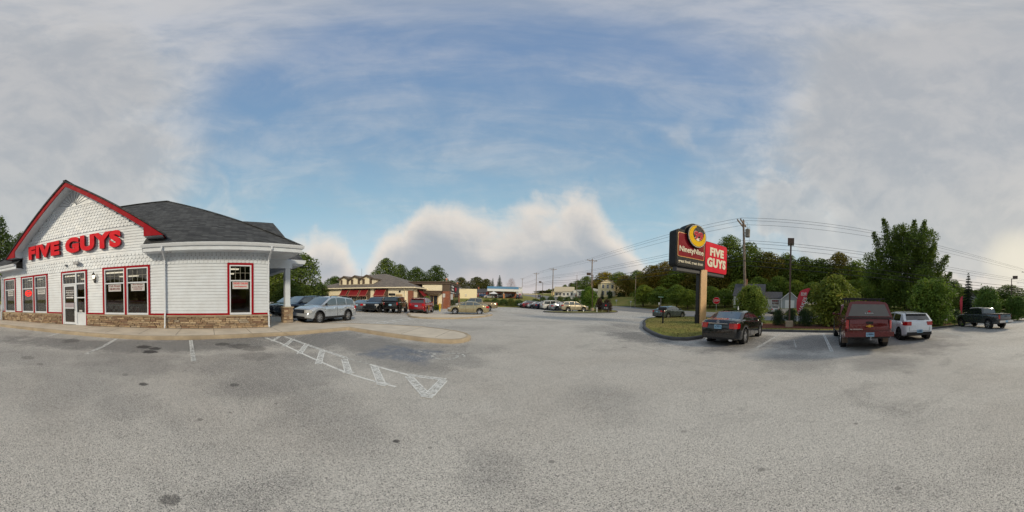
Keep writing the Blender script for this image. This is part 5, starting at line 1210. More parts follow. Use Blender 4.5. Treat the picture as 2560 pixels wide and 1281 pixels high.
# behind the restaurant and porch
tree(-8, 536, 36, 150, ('green', 0), 'dense green tree rising beyond the far left end of the restaurant', G1)
tree(60, 580, 40, 110, ('green', 1), 'smaller green tree just right of the tree at the far left end', G1)
tree(752, 633, 34, 132, ('green', 2), 'tall leafy tree just right of the porch column', (1.1, 1.1, 1))
tree(690, 672, 33, 110, ('green', 3), 'shorter yellowish tree seen between the wall and the porch column', (1.3, 1.2, .9))
tree(640, 665, 36, 120, ('green', 1), 'tree mostly hidden behind the right end of the restaurant', G1)
tree(800, 708, 42, 60, ('green', 0), 'low dark tree between the tall porch tree and the cream restaurant', G2)
tree(722, 700, 30, 90, ('green', 1), 'low bushy tree behind the large dark grey vehicle', G2)
tree(838, 691, 62, 80, ('green', 2), 'rounded dark tree above the left end of the taupe roof', (.8, .85, .75))
tree(964, 643, 66, 74, ('green', 3), 'tallest tree behind the taupe hip roof', G1)
tree(1000, 660, 70, 60, ('green', 0), 'dark tree right of the tallest one behind the taupe roof', G2)
tree(1040, 668, 68, 70, ('green', 2), 'dark tree behind the flat roofed entrance', G2)
tree(1090, 663, 66, 74, ('green', 1), 'broad rounded tree above the entrance block', (.75, .8, .7))
tree(1128, 700, 80, 40, ('green', 3), 'low dark tree behind the right edge of the entrance block', G2)
for px, yt, wd, ky, lb in ((1152, 694, 50, 1, 'yellowing tree right of the entrance block'), (1190, 692, 56, 2, 'yellowing tree above the middle of the pale box building'), (1215, 697, 40, 3, 'rusty tree above the red house')):
    tree(px, yt, 130, wd, ('autumn', ky), lb, (1.3, 1.25, 1))
tree(1231, 694, 135, 15, ('conifer', 0), 'thin conifer left of the petrol station roof', (1.8, 1.8, 1.4), 'conifer'); tree(1248, 687, 135, 24, ('conifer', 1), 'broad conifer behind the petrol station canopy', (1.5, 1.5, 1.2), 'conifer')
tree(1277, 696, 150, 36, ('bare', 0), 'pinkish leafless tree above the petrol station canopy', (1.3, 1.0, .95))
tree(1222, 712, 140, 22, ('green', 1), 'small green tree between the red house and the thin conifer', G1)
# middle distance, along the road
far = [(1360, 727, 260, 60, 'autumn', 0, 'low brown tree on the skyline left of the second utility pole'), (1395, 720, 250, 50, 'green', 1, 'dark treetop on the skyline behind the pale strip buildings'), (1412, 712, 200, 22, 'green', 2, 'small light green tree above the motel roof'),
       (1428, 707, 190, 26, 'autumn', 2, 'rusty tree above the motel roof'), (1444, 700, 170, 36, 'green', 3, 'green tree left of the near wooden utility pole'), (1466, 690, 150, 46, 'green', 0, 'tall green tree directly behind the near wooden utility pole'), (1490, 698, 140, 50, 'autumn', 1, 'orange tinged tree left of the yellow house')]
for px, yt, r_d, wd, ky, i, lb in far: tree(px, yt, r_d, wd, (ky, i), lb, (1.25, 1.2, .95))
rt = [(1512, 680, 135, 70, 'autumn', 2, 'golden tree rising behind the yellow house gable', (1.7, 1.25, .8)), (1548, 680, 130, 70, 'green', 1, 'green tree behind the right half of the yellow house', (1.15, 1.05, .8)),
      (1562, 688, 100, 56, 'autumn', 3, 'rusty leaved tree standing in front of the yellow house', (.95, .75, .7)), (1592, 676, 115, 60, 'green', 2, 'dark tree right of the yellow house', (.9, .9, .8)),
      (1630, 662, 95, 76, 'autumn', 0, 'orange brown tree behind the grey green sedan', (1.15, .85, .7)), (1664, 655, 92, 80, 'autumn', 1, 'orange brown tree left of the tall sign', (1.2, .85, .7)),
      (1700, 665, 88, 90, 'green', 3, 'green tree behind the tall sign panels', (1.05, 1, .8)), (1742, 668, 84, 90, 'autumn', 2, 'brownish tree behind the sign post', (.9, .7, .65)),
      (1790, 640, 80, 90, 'autumn', 3, 'brown tree right of the sign post', (.85, .68, .65)), (1822, 588, 84, 90, 'green', 0, 'tall dark tree between the sign and the leaning utility pole', (.85, .85, .75)),
      (1870, 606, 82, 100, 'green', 1, 'tall dark tree right of the leaning utility pole', (.8, .8, .7)), (1918, 628, 80, 100, 'autumn', 0, 'broad tree left of the box lamp', (.85, .72, .6)),
      (1965, 634, 82, 90, 'green', 2, 'broad tree behind the box lamp', (.75, .75, .65)), (2010, 640, 80, 90, 'green', 3, 'dark tree above the feather flag', (.85, .8, .65)), (2050, 646, 78, 90, 'green', 0, 'dark tree with a pointed top right of the feather flag', (.75, .75, .65)),
      (2098, 633, 80, 90, 'autumn', 1, 'orange tipped tree left of the tallest tree', (.95, .75, .6)), (2140, 650, 76, 90, 'green', 1, 'green tree close left of the tallest tree', (.9, .9, .7)),
      (2190, 670, 62, 90, 'green', 2, 'low green tree below the left side of the tallest tree', G2), (2300, 690, 66, 110, 'green', 3, 'low dark tree behind the large bush right of the white hatchback', G2), (2350, 690, 62, 90, 'green', 0, 'dark tree left of the dark spruce', G2), (2385, 700, 60, 60, 'green', 2, 'small dark tree touching the dark spruce', G2)]
for px, yt, r_d, wd, ky, i, lb, ti in rt: tree(px, yt, r_d, wd*1.15, (ky, i), lb, ti)
# lower wood edge in front of those trunks
we_ = [(1608, 712, 74, 60, 'left of the green street sign'), (1650, 716, 70, 60, 'behind the green street sign'), (1692, 712, 66, 60, 'left of the sign post'), (1720, 722, 62, 50, 'touching the sign post on its left'), (1775, 716, 62, 60, 'above the stop sign'), (1812, 722, 60, 60, 'left of the near round bush'),
       (1850, 700, 66, 70, 'behind the near round bush'), (1895, 690, 70, 60, 'behind the grey house chimney'), (1945, 690, 68, 60, 'behind the small garage'), (1990, 700, 66, 60, 'right of the small garage'), (2030, 705, 60, 60, 'behind the feather flag'), (2085, 705, 58, 70, 'behind the flowering round bush'), (2135, 700, 56, 70, 'above the dark red truck cab'), (2180, 710, 54, 60, 'above the dark red truck topper')]
for k, (px, yt, r_d, wd, lb) in enumerate(we_): tree(px, yt, r_d, wd*1.2, ('green', k % 4), 'low understorey tree '+lb, (.8, .85, .75) if k % 3 else (1.0, .95, .75), group='understorey trees at the wood edge')
# the tallest tree: several upright stems
def tall_tree():
    x, y = P(2268, 46); z = terr(x, y)-.03; Ht = hz(2268, 541, 46)-z; t = thing('tree', 'tallest dark leafy tree with ragged upright boughs right of the red truck', 'tree', (x, y, z), 0)
    r = np.random.default_rng(77); P_ = []; N_ = []; mb = MB(); mb.tube([(0, 0, 0), (.1, 0, 2), (0, 0, 4)], [.42, .34, .30], 9)
    tips = [(-6.3, .80, -1), (-4.6, .97, 0), (-2.6, .90, 1), (-.9, .86, -1), (1.3, .985, 1), (3.2, .95, 0), (5.4, .74, 1), (7.4, .58, -1), (-7.2, .55, 1), (8.3, .42, 0), (0, .74, -2.6), (2, .7, 2.8), (-3, .66, 2.5), (4.6, .64, -2.4), (-5.4, .60, -2.2), (6.6, .44, 2), (-7.2, .38, 0), (9.0, .30, -1), (-6.5, .24, 1), (-3.5, .28, -2), (3.5, .27, 2), (7.0, .22, 0), (0, .30, -3), (0, .34, 3)]
    # local x axis runs to the right as seen from the lot
    ax = Vector((cos(RAD(-(2268-1280)/FPX*57.3)), sin(RAD(-(2268-1280)/FPX*57.3)), 0)); ay = Vector((-ax.y, ax.x, 0))
    for tx, tz, ty in tips:
        tip = ax*tx*1.08+ay*ty*1.6+Vector((0, 0, tz*Ht)); b0 = Vector((0, 0, 1.8+tz*1.5)); mid = b0.lerp(tip, .45)+Vector((0, 0, -1.0))+ax*tx*.12
        mb.tube([b0, mid, tip], [.20, .12, .03], 6); n = int(1700*(.7+tz*.6))
        tt = r.uniform(.28, 1.0, n)**.8; base_ = np.array([(1-q)**2*np.array(b0)+2*q*(1-q)*np.array(mid)+q*q*np.array(tip) for q in tt]); rad = (2.6*(1-tt)**.75+.30)*np.where(r.random(n) < .3, r.uniform(.2, 1, n), r.uniform(.8, 1.15, n))
        # side sprays
        d = r.normal(0, 1, (n, 3)); d /= np.linalg.norm(d, axis=1)[:, None]; g = np.sin(tt*40+d[:, 0]*4)*.28+1; P_.append(base_+d*(rad*g)[:, None]*np.array([1, 1, 1.1])); N_.append(d*.7+np.array([0, 0, .5]))
    for k in range(30):
        a_ = k*2.4; q = (k+.5)/30; z_ = Ht*(.14+.70*q); rr_ = 8.2*sqrt(max(.05, 1-((q-.30)/.80)**2))*r.uniform(.45, .95); c0_ = np.array(ax)*cos(a_)*rr_+np.array(ay)*sin(a_)*rr_*.6+np.array([0, 0, z_]); n = 900; d = r.normal(0, 1, (n, 3)); d /= np.linalg.norm(d, axis=1)[:, None]
        P_.append(c0_+d*(1.9*r.uniform(.55, 1.2, n))[:, None]*np.array([1.1, 1.1, .8])); N_.append(d*.7+np.array([0, 0, .5]))
    p = np.concatenate(P_); nn = np.concatenate(N_); p[:, 2] = np.maximum(p[:, 2], 1.0)
    c = bpy.data.objects.new('crown', leafmesh('crown', p, nn, .34*r.uniform(.6, 1.4, len(p)), LEAFG, r=r)); COL.objects.link(c); c.parent = t; c.color = (1.7, 1.5, .8, 1); mb.build('trunk', BARK, t, smooth=60)
tall_tree()
tree(2421, 680, 58, 42, ('conifer', 0), 'dark pointed spruce left of the far grey pickup', (.75, .75, .7), 'conifer')
tree(2520, 712, 120, 130, ('green', 1), 'hazy rounded tree beyond the far right lamp', (1.2, 1.15, 1.1)); tree(2600, 716, 110, 120, ('green', 2), 'tree cut by the right edge of the picture', (1.2, 1.15, 1.1)); tree(2455, 722, 120, 90, ('green', 3), 'hazy tree behind the bush by the grey pickup', (1.1, 1.05, 1))
# round bushes on the island
tree(2262, 728, 70, 110, ('green', 1), 'low trees seen between the white hatchback and the tallest tree', (.8, .8, .7)); tree(2215, 735, 64, 80, ('green', 3), 'low tree above the topper of the red truck', (.8, .8, .7)); tree(2310, 738, 72, 90, ('green', 0), 'low tree behind the roof of the white hatchback', (.8, .8, .7))
tree(1876, 716, 19.6, 98, ('bush', 0), 'round yellow green bush next to the black sedan', (1.15, 1.1, 1), 'bush', 'bush', 'round bushes on the long island')
tree(2088, 695, 19.5, 165, ('bush', 1), 'widest round bush, behind the cab of the dark red truck', (1.2, 1.0, .8), 'bush', 'bush', 'round bushes on the long island')
tree(2328, 700, 21, 132, ('bush', 0), 'large green bush behind the white hatchback', (.95, 1.0, .8), 'bush', 'bush', 'round bushes on the long island')
tree(2468, 720, 31, 92, ('bush', 1), 'green bush behind the cab of the dark grey pickup', (.75, .85, .85), 'bush', 'bush', 'round bushes on the long island')
tree(2543, 742, 33, 84, ('bush', 0), 'green bush behind the bed of the dark grey pickup', (.7, .8, .8), 'bush', 'bush', 'round bushes on the long island')
for px, yt, r_d, wd, lb in ((1948, 777, 18.6, 40, 'dark clipped shrub left of the box lamp post'), (1978, 775, 18.4, 36, 'dark clipped shrub right behind the box lamp post'), (2012, 776, 18.2, 46, 'dark clipped shrub below the feather flag'), (2388, 776, 24.5, 42, 'dark clipped shrub in front of the nose of the dark grey pickup')):
    tree(px, yt, r_d, wd, ('hedge', 0), lb, (.9, .95, .9), 'shrub', 'shrub', 'clipped shrubs on the long island')
# shrubs on the far island
tree(1472, 720, 42, 56, ('bush', 1), 'bright green leafy bush behind the champagne crossover', (.9, 1.0, .7), 'bush', 'bush', None)
tree(1499, 748, 38.0, 22, ('barberry', 0), 'dark reddish clipped hedge left of the black banner', (1, 1, 1), 'hedge', 'hedge', 'clipped hedges on the far island'); tree(1519, 751, 37.0, 28, ('barberry', 0), 'dark reddish clipped hedge behind the black banner', (.9, 1, .95), 'hedge', 'hedge', 'clipped hedges on the far island')
# juniper bank
jp = [(1150, 758), (1172, 752), (1196, 750), (1218, 751), (1238, 749), (1258, 750), (1278, 750), (1298, 752), (1318, 753), (1338, 750), (1358, 746), (1378, 745), (1400, 745), (1420, 746), (1440, 747)]
wh_ = ['below the left part of the pale box building', 'left of the beige pickup roof', 'behind the beige pickup cab', 'behind the beige pickup bed', 'just right of the beige pickup', 'below the left petrol station column', 'below the middle of the petrol station', 'below the right petrol station sign', 'left of the green wagon', 'behind the green wagon', 'behind the slate sedan', 'behind the dark blue car', 'behind the white minivan', 'behind the silver sedan', 'behind the champagne crossover roof']
for k, ((px, yt), lb) in enumerate(zip(jp, wh_)):
    tree(px, yt, 53.0+.6*(k % 3)-(1.5 if k > 9 else 0), 34, ('juniper', k % 2), 'spreading juniper '+lb, (1.0, 1.0, .85) if k % 3 else (1.15, 1.0, .7), 'shrub', 'shrub', 'junipers on the bank')
# planting by the cream restaurant
tree(1068, 742, 29.5, 24, ('bush', 1), 'green shrub right of the red crossover', (.9, 1, .7), 'shrub', 'shrub', 'planting by the cream restaurant'); tree(1090, 764, 31.5, 30, ('juniper', 0), 'low spreading shrub left of the entrance door', (1, .95, .7), 'shrub', 'shrub', 'planting by the cream restaurant'); tree(1078, 766, 30.5, 20, ('hedge', 0), 'low dark shrub between the red crossover and the door', (1, 1, .8), 'shrub', 'shrub', 'planting by the cream restaurant')
# shrubs in front of the yellow house
tree(1524, 729, 98, 16, ('hedge', 0), 'round dark shrub below the yellow house windows', (.9, .9, .8), 'shrub', 'shrub', 'shrubs at the yellow house'); tree(1553, 733, 98, 26, ('hedge', 0), 'long dark shrub below the yellow house side', (.9, .9, .8), 'shrub', 'shrub', 'shrubs at the yellow house'); tree(1505, 724, 100, 12, ('conifer', 1), 'small dark conifer left of the yellow house corner', (1, 1, 1), 'conifer')
# distant wooded ridge as one mass
def ridge(name, pts, label, n, leaf, m, tint, depth=40):
    r = np.random.default_rng(len(pts)); P_ = []; 
    for (px, yt, r_d) in pts: pass
    xs_ = np.array([q[0] for q in pts]); u = r.uniform(xs_[0], xs_[-1], n); yt = np.interp(u, xs_, [q[1] for q in pts]); rd = np.interp(u, xs_, [q[2] for q in pts])+r.uniform(0, depth, n)
    c = []
    for a_, b_, q in zip(u, yt, rd):
        x, y = P(a_, q); g_ = terr(x, y) if False else 0.0; h = hz(a_, b_+2.5*abs(sin(a_*.9))+1.5*sin(a_*.37), q); c.append((x, y, h))
    c = np.array(c); c[:, 2] *= r.random(n)**.35; nn = np.stack([-c[:, 0], -c[:, 1], np.full(n, 200.)], 1); nn /= np.linalg.norm(nn, axis=1)[:, None]
    o = bpy.data.objects.new(name, leafmesh(name, c, nn, leaf*r.uniform(.6, 1.4, n), m, r=r)); COL.objects.link(o); o.color = (*tint, 1); return tag(o, label, 'woodland', kind='stuff')
ridge('woodland', [(1120, 738, 330), (1200, 734, 330), (1290, 735, 340), (1330, 736, 340), (1360, 728, 340), (1385, 722, 340), (1410, 726, 340), (1440, 720, 330), (1480, 716, 330), (1520, 720, 300)], 'distant wooded ridge behind the roadside buildings', 9000, 4.0, LEAFA, (1.3, 1.2, 1.1))
ridge('woodland', [(-80, 690, 90), (40, 700, 90), (300, 700, 95), (600, 700, 90), (700, 712, 80), (860, 722, 80), (960, 715, 95), (1140, 718, 110)], 'dark wood edge behind both restaurants', 9000, 2.0, LEAFG, (.9, .95, .85), 20)
ridge('woodland', [(1570, 700, 118), (1640, 680, 108), (1760, 672, 104), (1850, 645, 100), (2000, 660, 100), (2150, 672, 96), (2300, 705, 92), (2420, 725, 92), (2500, 742, 110), (2700, 748, 120)], 'deep wood behind the trees across the road', 34000, 2.3, LEAFG, (1.1, 1.0, .7), 14)
# short grass blades on the near island
def blades(name, poly_fn, n, label, box, hgt=.06):
    r = np.random.default_rng(4); q = []
    while len(q) < n:
        x, y = r.uniform(box[0], box[1]), r.uniform(box[2], box[3])
        if poly_fn(x, y): q.append((x, y, .13+r.uniform(0, .03)))
    c = np.array(q); nn = r.normal(0, 1, (len(c), 3)); nn[:, 2] *= .25; me = leafmesh(name, c, nn, hgt*r.uniform(.6, 1.6, len(c)), BLADE, aspect=.25, jitter=.2, r=r)
    o = bpy.data.objects.new(name, me); COL.objects.link(o); tag(o, label, 'grass', kind='stuff')
BLADE = leaf_mat('grass_blades', [(.045, .050, .016), (.085, .080, .028), (.14, .115, .045)], .6)
RPOLY = smoothpoly(rp, .6)
def inside(x, y, poly=None):
    poly = poly or RPOLY; c = False; n = len(poly); j = n-1
    for i in range(n):
        xi, yi = poly[i]; xj, yj = poly[j]
        if (yi > y) != (yj > y) and x < (xj-xi)*(y-yi)/(yj-yi)+xi: c = not c
        j = i
    return c
MPOLY = smoothpoly(mp, .8)
blades('grass', lambda x, y: inside(x, y) and inside(x-.25, y) and inside(x+.2, y-.25) and not inside(x, y, MPOLY), 12000, 'short dry grass on the long island', (6.6, 22, -6, 21))

# ------------------------------------------------------------------ the tall road sign
SX, SY = 13.85, 12.75
SG = thing('road_sign', 'tall road sign with dark red and bright red panels on a tan grooved post', 'sign', (SX, SY, .1), RAD(-3))
TAN = mat('tan_corrugated', srgb(226, 186, 138), .5, .06, 2)
m_ = MB(); m_.box(-.40, -.28, -.22, .12, 0, 4.45); m_.box(-.43, -.28, -.25, .15, 0, .75); m_.build('post_side', BLACK, SG)
m_ = MB()
for k in range(5): m_.box(-.27+.136*k, -.27+.136*k+.118, -.36, -.20, .0, 4.45)
m_.box(-.28, .41, -.33, .12, 0, 4.45); m_.build('post', TAN, SG)
MB().box(-2.75, 2.7, -.25, .25, 4.08, 4.42).build('support_beam', CHAR, SG)
def rrect(x0, x1, z0, z1, r, n=5):
    out = []
    for cx_, cz_, a0 in ((x1-r, z1-r, 0), (x0+r, z1-r, 90), (x0+r, z0+r, 180), (x1-r, z0+r, 270)):
        for k in range(n+1): a = RAD(a0+90*k/n); out.append((cx_+r*cos(a), cz_+r*sin(a)))
    return out
DARKR = mat('sign_dark_red', srgb(134, 10, 30), .6, .06, 1, spec=.15); BRIGHTR = mat('sign_bright_red', srgb(222, 22, 52), .6, .05, 1, spec=.15); GOLDL = mat('sign_gold', srgb(226, 150, 50), .4); YEL = mat('sign_yellow', srgb(240, 190, 8), .65, .04, spec=.12); CRM = mat('sign_cream', srgb(238, 228, 204), .6, .03, spec=.15); PINKR = mat('sign_ball_red', srgb(190, 40, 62), .6, .05, spec=.15)
m_ = MB(); X0, X1, Z0, Z1 = -3.0, .02, 4.40, 7.32
m_.prism(rrect(X0, X1, Z0, Z1, .25), -.42, .42, 'y'); m_.prism([(-1.15+1.12*cos(RAD(a)), 7.0+1.12*sin(RAD(a))) for a in range(0, 181, 10)], -.40, .42, 'y'); m_.prism(rrect(X0+.06, X1-.06, Z0+.06, Z1-.06, .22), -.45, -.40, 'y')
NB_ = m_.build('sign_cabinet', mat('sign_black', (.012, .014, .016), .55, .06, spec=.2), SG)
MB().prism(rrect(-2.86, -.12, 5.14, 7.06, .12), -.462, -.450, 'y').build('gold_border', GOLDL, NB_); MB().prism(rrect(-2.81, -.17, 5.19, 7.01, .10), -.474, -.460, 'y').build('red_panel', DARKR, NB_)
text('NinetyNine', None, -2.72, -.24, 5.40, 5.98, .03, CRM, 'sign_lettering', NB_, bold=.02, y0=-.474); text('great food, great drink', None, -2.78, -.22, 4.62, 4.92, .02, CRM, 'sign_lettering', NB_, bold=.015, y0=-.45)
m_ = MB(); ec = (-1.10, 7.02); ER = .98
m_.lathe([(0, .0), (ER, .0), (ER, -.22), (0, -.22)], 40, 0, axis='y', c=(ec[0], -.44, ec[1])); EMB = m_.build('round_emblem', mat('sign_black', (.012, .014, .016), .55, .06, spec=.2), NB_)
def ringp(rx, rz, th, a0, a1, y, m, nm, n=28, cx=0, cz=0, rx2=None, rz2=None):
    mb = MB(); vs = []
    for k in range(n+1): a = RAD(a0+(a1-a0)*k/n); vs += [(ec[0]+cx+rx*cos(a), y, ec[1]+cz+rz*sin(a)), (ec[0]+cx+(rx-th)*cos(a), y, ec[1]+cz+(rz-th)*sin(a))]
    mb.add(vs, [(2*k, 2*k+1, 2*k+3, 2*k+2) for k in range(n)]); o_ = len(vs); mb.v += [(x, y_-.012, z) for x, y_, z in vs]; mb.f += [tuple(o_+i for i in f_) for f_ in list(mb.f)]; mb.m += [0]*n
    return mb.build(nm, m, EMB)
ringp(.93, .93, .035, 0, 360, -.665, CRM, 'cream_ring', 40)
# yellow crescent, wide at the foot and closing upwards on both sides
mb = MB(); vs = []; N_ = 36
for k in range(N_+1):
    a = RAD(100+(385-100)*k/N_); c_ = k/N_; ro = .86; ri = ro-.10-.34*sin(pi*min(1, max(0, c_)))**.7; vs += [(ec[0]+ro*cos(a), -.67, ec[1]+ro*sin(a)), (ec[0]+ri*cos(a), -.67, ec[1]+ri*sin(a)+.0)]
mb.add(vs, [(2*k, 2*k+1, 2*k+3, 2*k+2) for k in range(N_)]); o_ = len(vs); mb.v += [(x, y_-.015, z) for x, y_, z in vs]; mb.f += [tuple(o_+i for i in f_) for f_ in list(mb.f)]; mb.m += [0]*N_; mb.build('yellow_crescent', YEL, EMB)
m_ = MB()
for a in (125, 150, 172, 195, -25, -8, 8): m_.lathe([(0, 0), (.022, 0), (.022, -.01), (0, -.01)], 8, 0, axis='y', c=(ec[0]+.70*cos(RAD(a)), -.684, ec[1]+.70*sin(RAD(a))))
m_.build('crescent_dot', REDL, EMB)
m_ = MB(); m_.prism([(ec[0]+.05+.26*cos(RAD(a)), ec[1]-.18+.24*sin(RAD(a))) for a in range(180, 361, 20)], -.695, -.68, 'y'); m_.build('white_smile', CRM, EMB)
text('99', None, ec[0]-.42, ec[0]+.56, ec[1]-.36, ec[1]+.40, .035, CRM, 'emblem_numeral', EMB, bold=.06, y0=-.67); text('99', None, ec[0]-.39, ec[0]+.53, ec[1]-.33, ec[1]+.37, .035, PINKR, 'emblem_numeral', EMB, bold=.035, y0=-.70)
m_ = MB(); m_.prism(rrect(.10, 2.98, 4.32, 6.98, .22), -.30, .30, 'y'); FG = m_.build('sign_cabinet', mat('sign_black', (.012, .014, .016), .55, .06, spec=.2), SG); MB().prism(rrect(.14, 2.94, 4.36, 6.94, .2), -.34, -.30, 'y').build('red_panel', BRIGHTR, FG)
text('FIVE', None, .68, 2.46, 5.76, 6.52, .03, CRM, 'sign_lettering', FG, spacing=1.1, bold=.055, y0=-.34); text('GUYS', None, .36, 2.76, 4.78, 5.60, .03, CRM, 'sign_lettering', FG, spacing=1.1, bold=.055, y0=-.34)

# ------------------------------------------------------------------ poles, lamps, wires
def boxlamp(x, y, label, H=6.45, rz=0.0, arm=0.0, z=None):
    z = terr(x, y) if z is None else z; t = thing('street_lamp', label, 'street lamp', (x, y, z), rz, 'box head lot lamps')
    MB().lathe([(.30, .0), (.30, .46), (.27, .50), (0, .50)], 18).build('concrete_base', CURBC, t); MB().box(-.065, .065, -.065, .065, .5, H-.1).build('pole', BRONZE, t)
    m_ = MB(); a = arm; m_.prism([(a-.36, H-.12), (a+.36, H-.12), (a+.38, H+.30), (a-.38, H+.30)], -.24, .24, 'y')
    if arm: m_.box(min(0, a), max(0, a), -.04, .04, H-.16, H-.08)
    hd = m_.build('lamp_head', BRONZE, t); MB().box(a-.30, a+.30, -.19, .19, H-.135, H-.12).build('lamp_lens', mat('lamp_lens', srgb(150, 150, 146), .3), hd); return t
boxlamp(*gp(1973, 822), 'brown square lamp post with one box head behind the clipped shrubs', 6.5, RAD(20), z=.10)
boxlamp(*P(1481, 40), 'dark box head lamp post on the far island, arm to the left', 6.4, RAD(-20), -.75, z=.1); boxlamp(*P(1356, 68), 'small distant box head lamp left of the tall utility pole', 6.2, RAD(-10), -.8); boxlamp(*P(2529, 34), 'dark box head lamp post at the far right behind the grey pickup', 6.3, RAD(-125), .55, z=.0)
POLE = [(86, -92, 12), (46.5, -38.5, 11.6), (21.6, 13.6, 11.4), (18.0, 49.6, 11.4), (13.9, 77.5, 11.4), (10.6, 101, 11.4), (6.5, 150, 11.4)]
plb = ['far utility pole beyond the right edge', 'utility pole just outside the right edge of the lot', 'leaning wooden utility pole with a grey transformer, nearest the lot', 'wooden utility pole with crossarm behind the champagne crossover', 'wooden utility pole with crossarm left of the motel', 'thin utility pole above the green wagon', 'faint utility pole right of the petrol station sign']
def rd(i):
    x0, y0 = POLE[max(0, i-1)][:2]; x1, y1 = POLE[min(len(POLE)-1, i+1)][:2]; d = Vector((x1-x0, y1-y0, 0)).normalized(); return d, Vector((d.y, -d.x, 0))
LEAN = {2: Vector((-.2, .5, 0))}
ATT = [(-1.15, 0, 'top'), (0, .12, 'top'), (1.15, 0, 'top'), (.16, -2.1, 'mid'), (-.14, -2.5, 'mid'), (.16, -2.9, 'mid'), (.17, -4.0, 'com'), (-.15, -4.6, 'com'), (.17, -5.1, 'com')]
top_pt = {}
for i, ((x, y, H), lb) in enumerate(zip(POLE, plb)):
    z = terr(x, y)-.05; t = thing('utility_pole', lb, 'utility pole', (x, y, z), 0, 'wooden utility poles along the road'); d, n = rd(i); ln = LEAN.get(i, Vector((0, 0, 0)))
    base_ = -ln*1.0; m_ = MB(); m_.tube([base_, base_.lerp(Vector((0, 0, H)), .5), Vector((0, 0, H+.35))], [.17, .145, .11], 10); m_.build('pole', WOODP, t, smooth=50)
    m_ = MB(); m_.bar(-n*1.3+Vector((0, 0, H)), n*1.3+Vector((0, 0, H)), .11, .13)
    for s in (-1, 1): m_.bar(n*s*.8+Vector((0, 0, H-.05)), Vector((0, 0, H-.75)), .04, .04)
    if i == 2: m_.bar(-n*1.3+d*.35+Vector((0, 0, H)), n*1.3+d*.35+Vector((0, 0, H)), .11, .13)
    m_.build('crossarm', WOODP, t)
    for a in (-1.15, 0, 1.15): m_ = MB(); p_ = n*a; m_.lathe([(.03, .06), (.06, .09), (.035, .13), (.06, .16), (.03, .22), (0, .23)], 8, c=(p_.x, p_.y, H+(.3 if a == 0 else 0))); m_.build('insulator', mat('insulator_grey', srgb(120, 112, 108), .3), t)
    if i == 2:
        m_ = MB(); p_ = d*-.50+n*.1; m_.lathe([(0, 0), (.25, .02), (.27, .1), (.27, .85), (.29, .88), (.28, .95), (.15, 1.02), (0, 1.04)], 18, c=(p_.x, p_.y, H-1.75)); tf = m_.build('transformer', mat('transformer_grey', srgb(140, 134, 124), .5, .1), t, smooth=40)
        m_ = MB()
        for a in (-.1, .1): m_.lathe([(.03, 0), (.04, .05), (.025, .1), (.035, .15), (.02, .2)], 8, c=(p_.x+a, p_.y, H-.72))
        m_.bar((p_.x, p_.y, H-1.2), (0, 0, H-1.2), .08, .08); m_.build('bushing', STEEL, tf)
        m_ = MB(); q0 = Vector((p_.x+.1, p_.y, H-.5)); m_.tube([q0, q0+Vector((.5, .1, .3)), q0+Vector((.55, .1, -.3)), q0+Vector((.35, 0, -1.8)), Vector((.1, 0, H-2.8))], .014, 5); m_.tube([q0+Vector((-.2, 0, 0)), q0+Vector((0, .1, .6)), Vector((0, 0, H+.3))], .012, 5); m_.build('service_wire', CABLE, t)
    if i in (3, 4, 1):
        m_ = MB(); s_ = 1; e = n*2.3; m_.tube([Vector((0, 0, H-3.4)), n*1.2+Vector((0, 0, H-2.9)), e+Vector((0, 0, H-2.85))], .03, 6); m_.build('lamp_arm', STEEL, t); m_ = MB(); m_.lathe([(0, -.08), (.16, -.04), (.17, .03), (.06, .08), (0, .08)], 12, c=(e.x*1.05, e.y*1.05, H-2.88), sx=1.6); m_.build('lamp_head', STEEL, t)
    for k, (a, dz_, kk) in enumerate(ATT): top_pt[i, k] = Vector((x, y, z))+n*a+Vector((0, 0, H+dz_+(.23 if kk == 'top' else 0)))
wl = ['topmost road side power wire', 'topmost middle power wire', 'topmost wire on the lot side of the crossarm', 'upper wire of the middle bundle', 'middle wire of the middle bundle', 'lower wire of the middle bundle', 'upper thick black communication cable', 'middle thick black communication cable', 'lowest thick black communication cable']
for k, (a, dz_, kk) in enumerate(ATT):
    pts = []; rad = {'top': .016, 'mid': .018, 'com': .034}[kk]; sag = {'top': .35, 'mid': .55, 'com': .6}[kk]
    for i in range(len(POLE)-1):
        p, q = top_pt[i, k], top_pt[i+1, k]; L = (q-p).length; n = 14
        for j in range(n+(i == len(POLE)-2)): u = j/n; c = p.lerp(q, u); c.z -= 4*u*(1-u)*sag*(L/45)**2; pts.append(c)
    o = MB().tube(pts, rad, 5).build('power_line', CABLE, smooth=60); tag(o, wl[k]+' strung along the utility poles', 'wire', 'wires between the utility poles')
# thin distribution pole by the yellow house
x, y = P(1588, 72); z = terr(x, y); t = thing('utility_pole', 'plain pale pole without crossarm right of the yellow house', 'utility pole', (x, y, z)); MB().tube([(0, 0, -.2), (0, 0, hz(1590, 688, 72)-z)], [.14, .1], 8).build('pole', WOODP, t)
x, y = P(1441, 110); z = terr(x, y); t = thing('utility_pole', 'plain thin pole in front of the motel', 'utility pole', (x, y, z)); MB().tube([(0, 0, -.2), (0, 0, hz(1441, 688, 110)-z)], [.14, .1], 8).build('pole', WOODP, t)

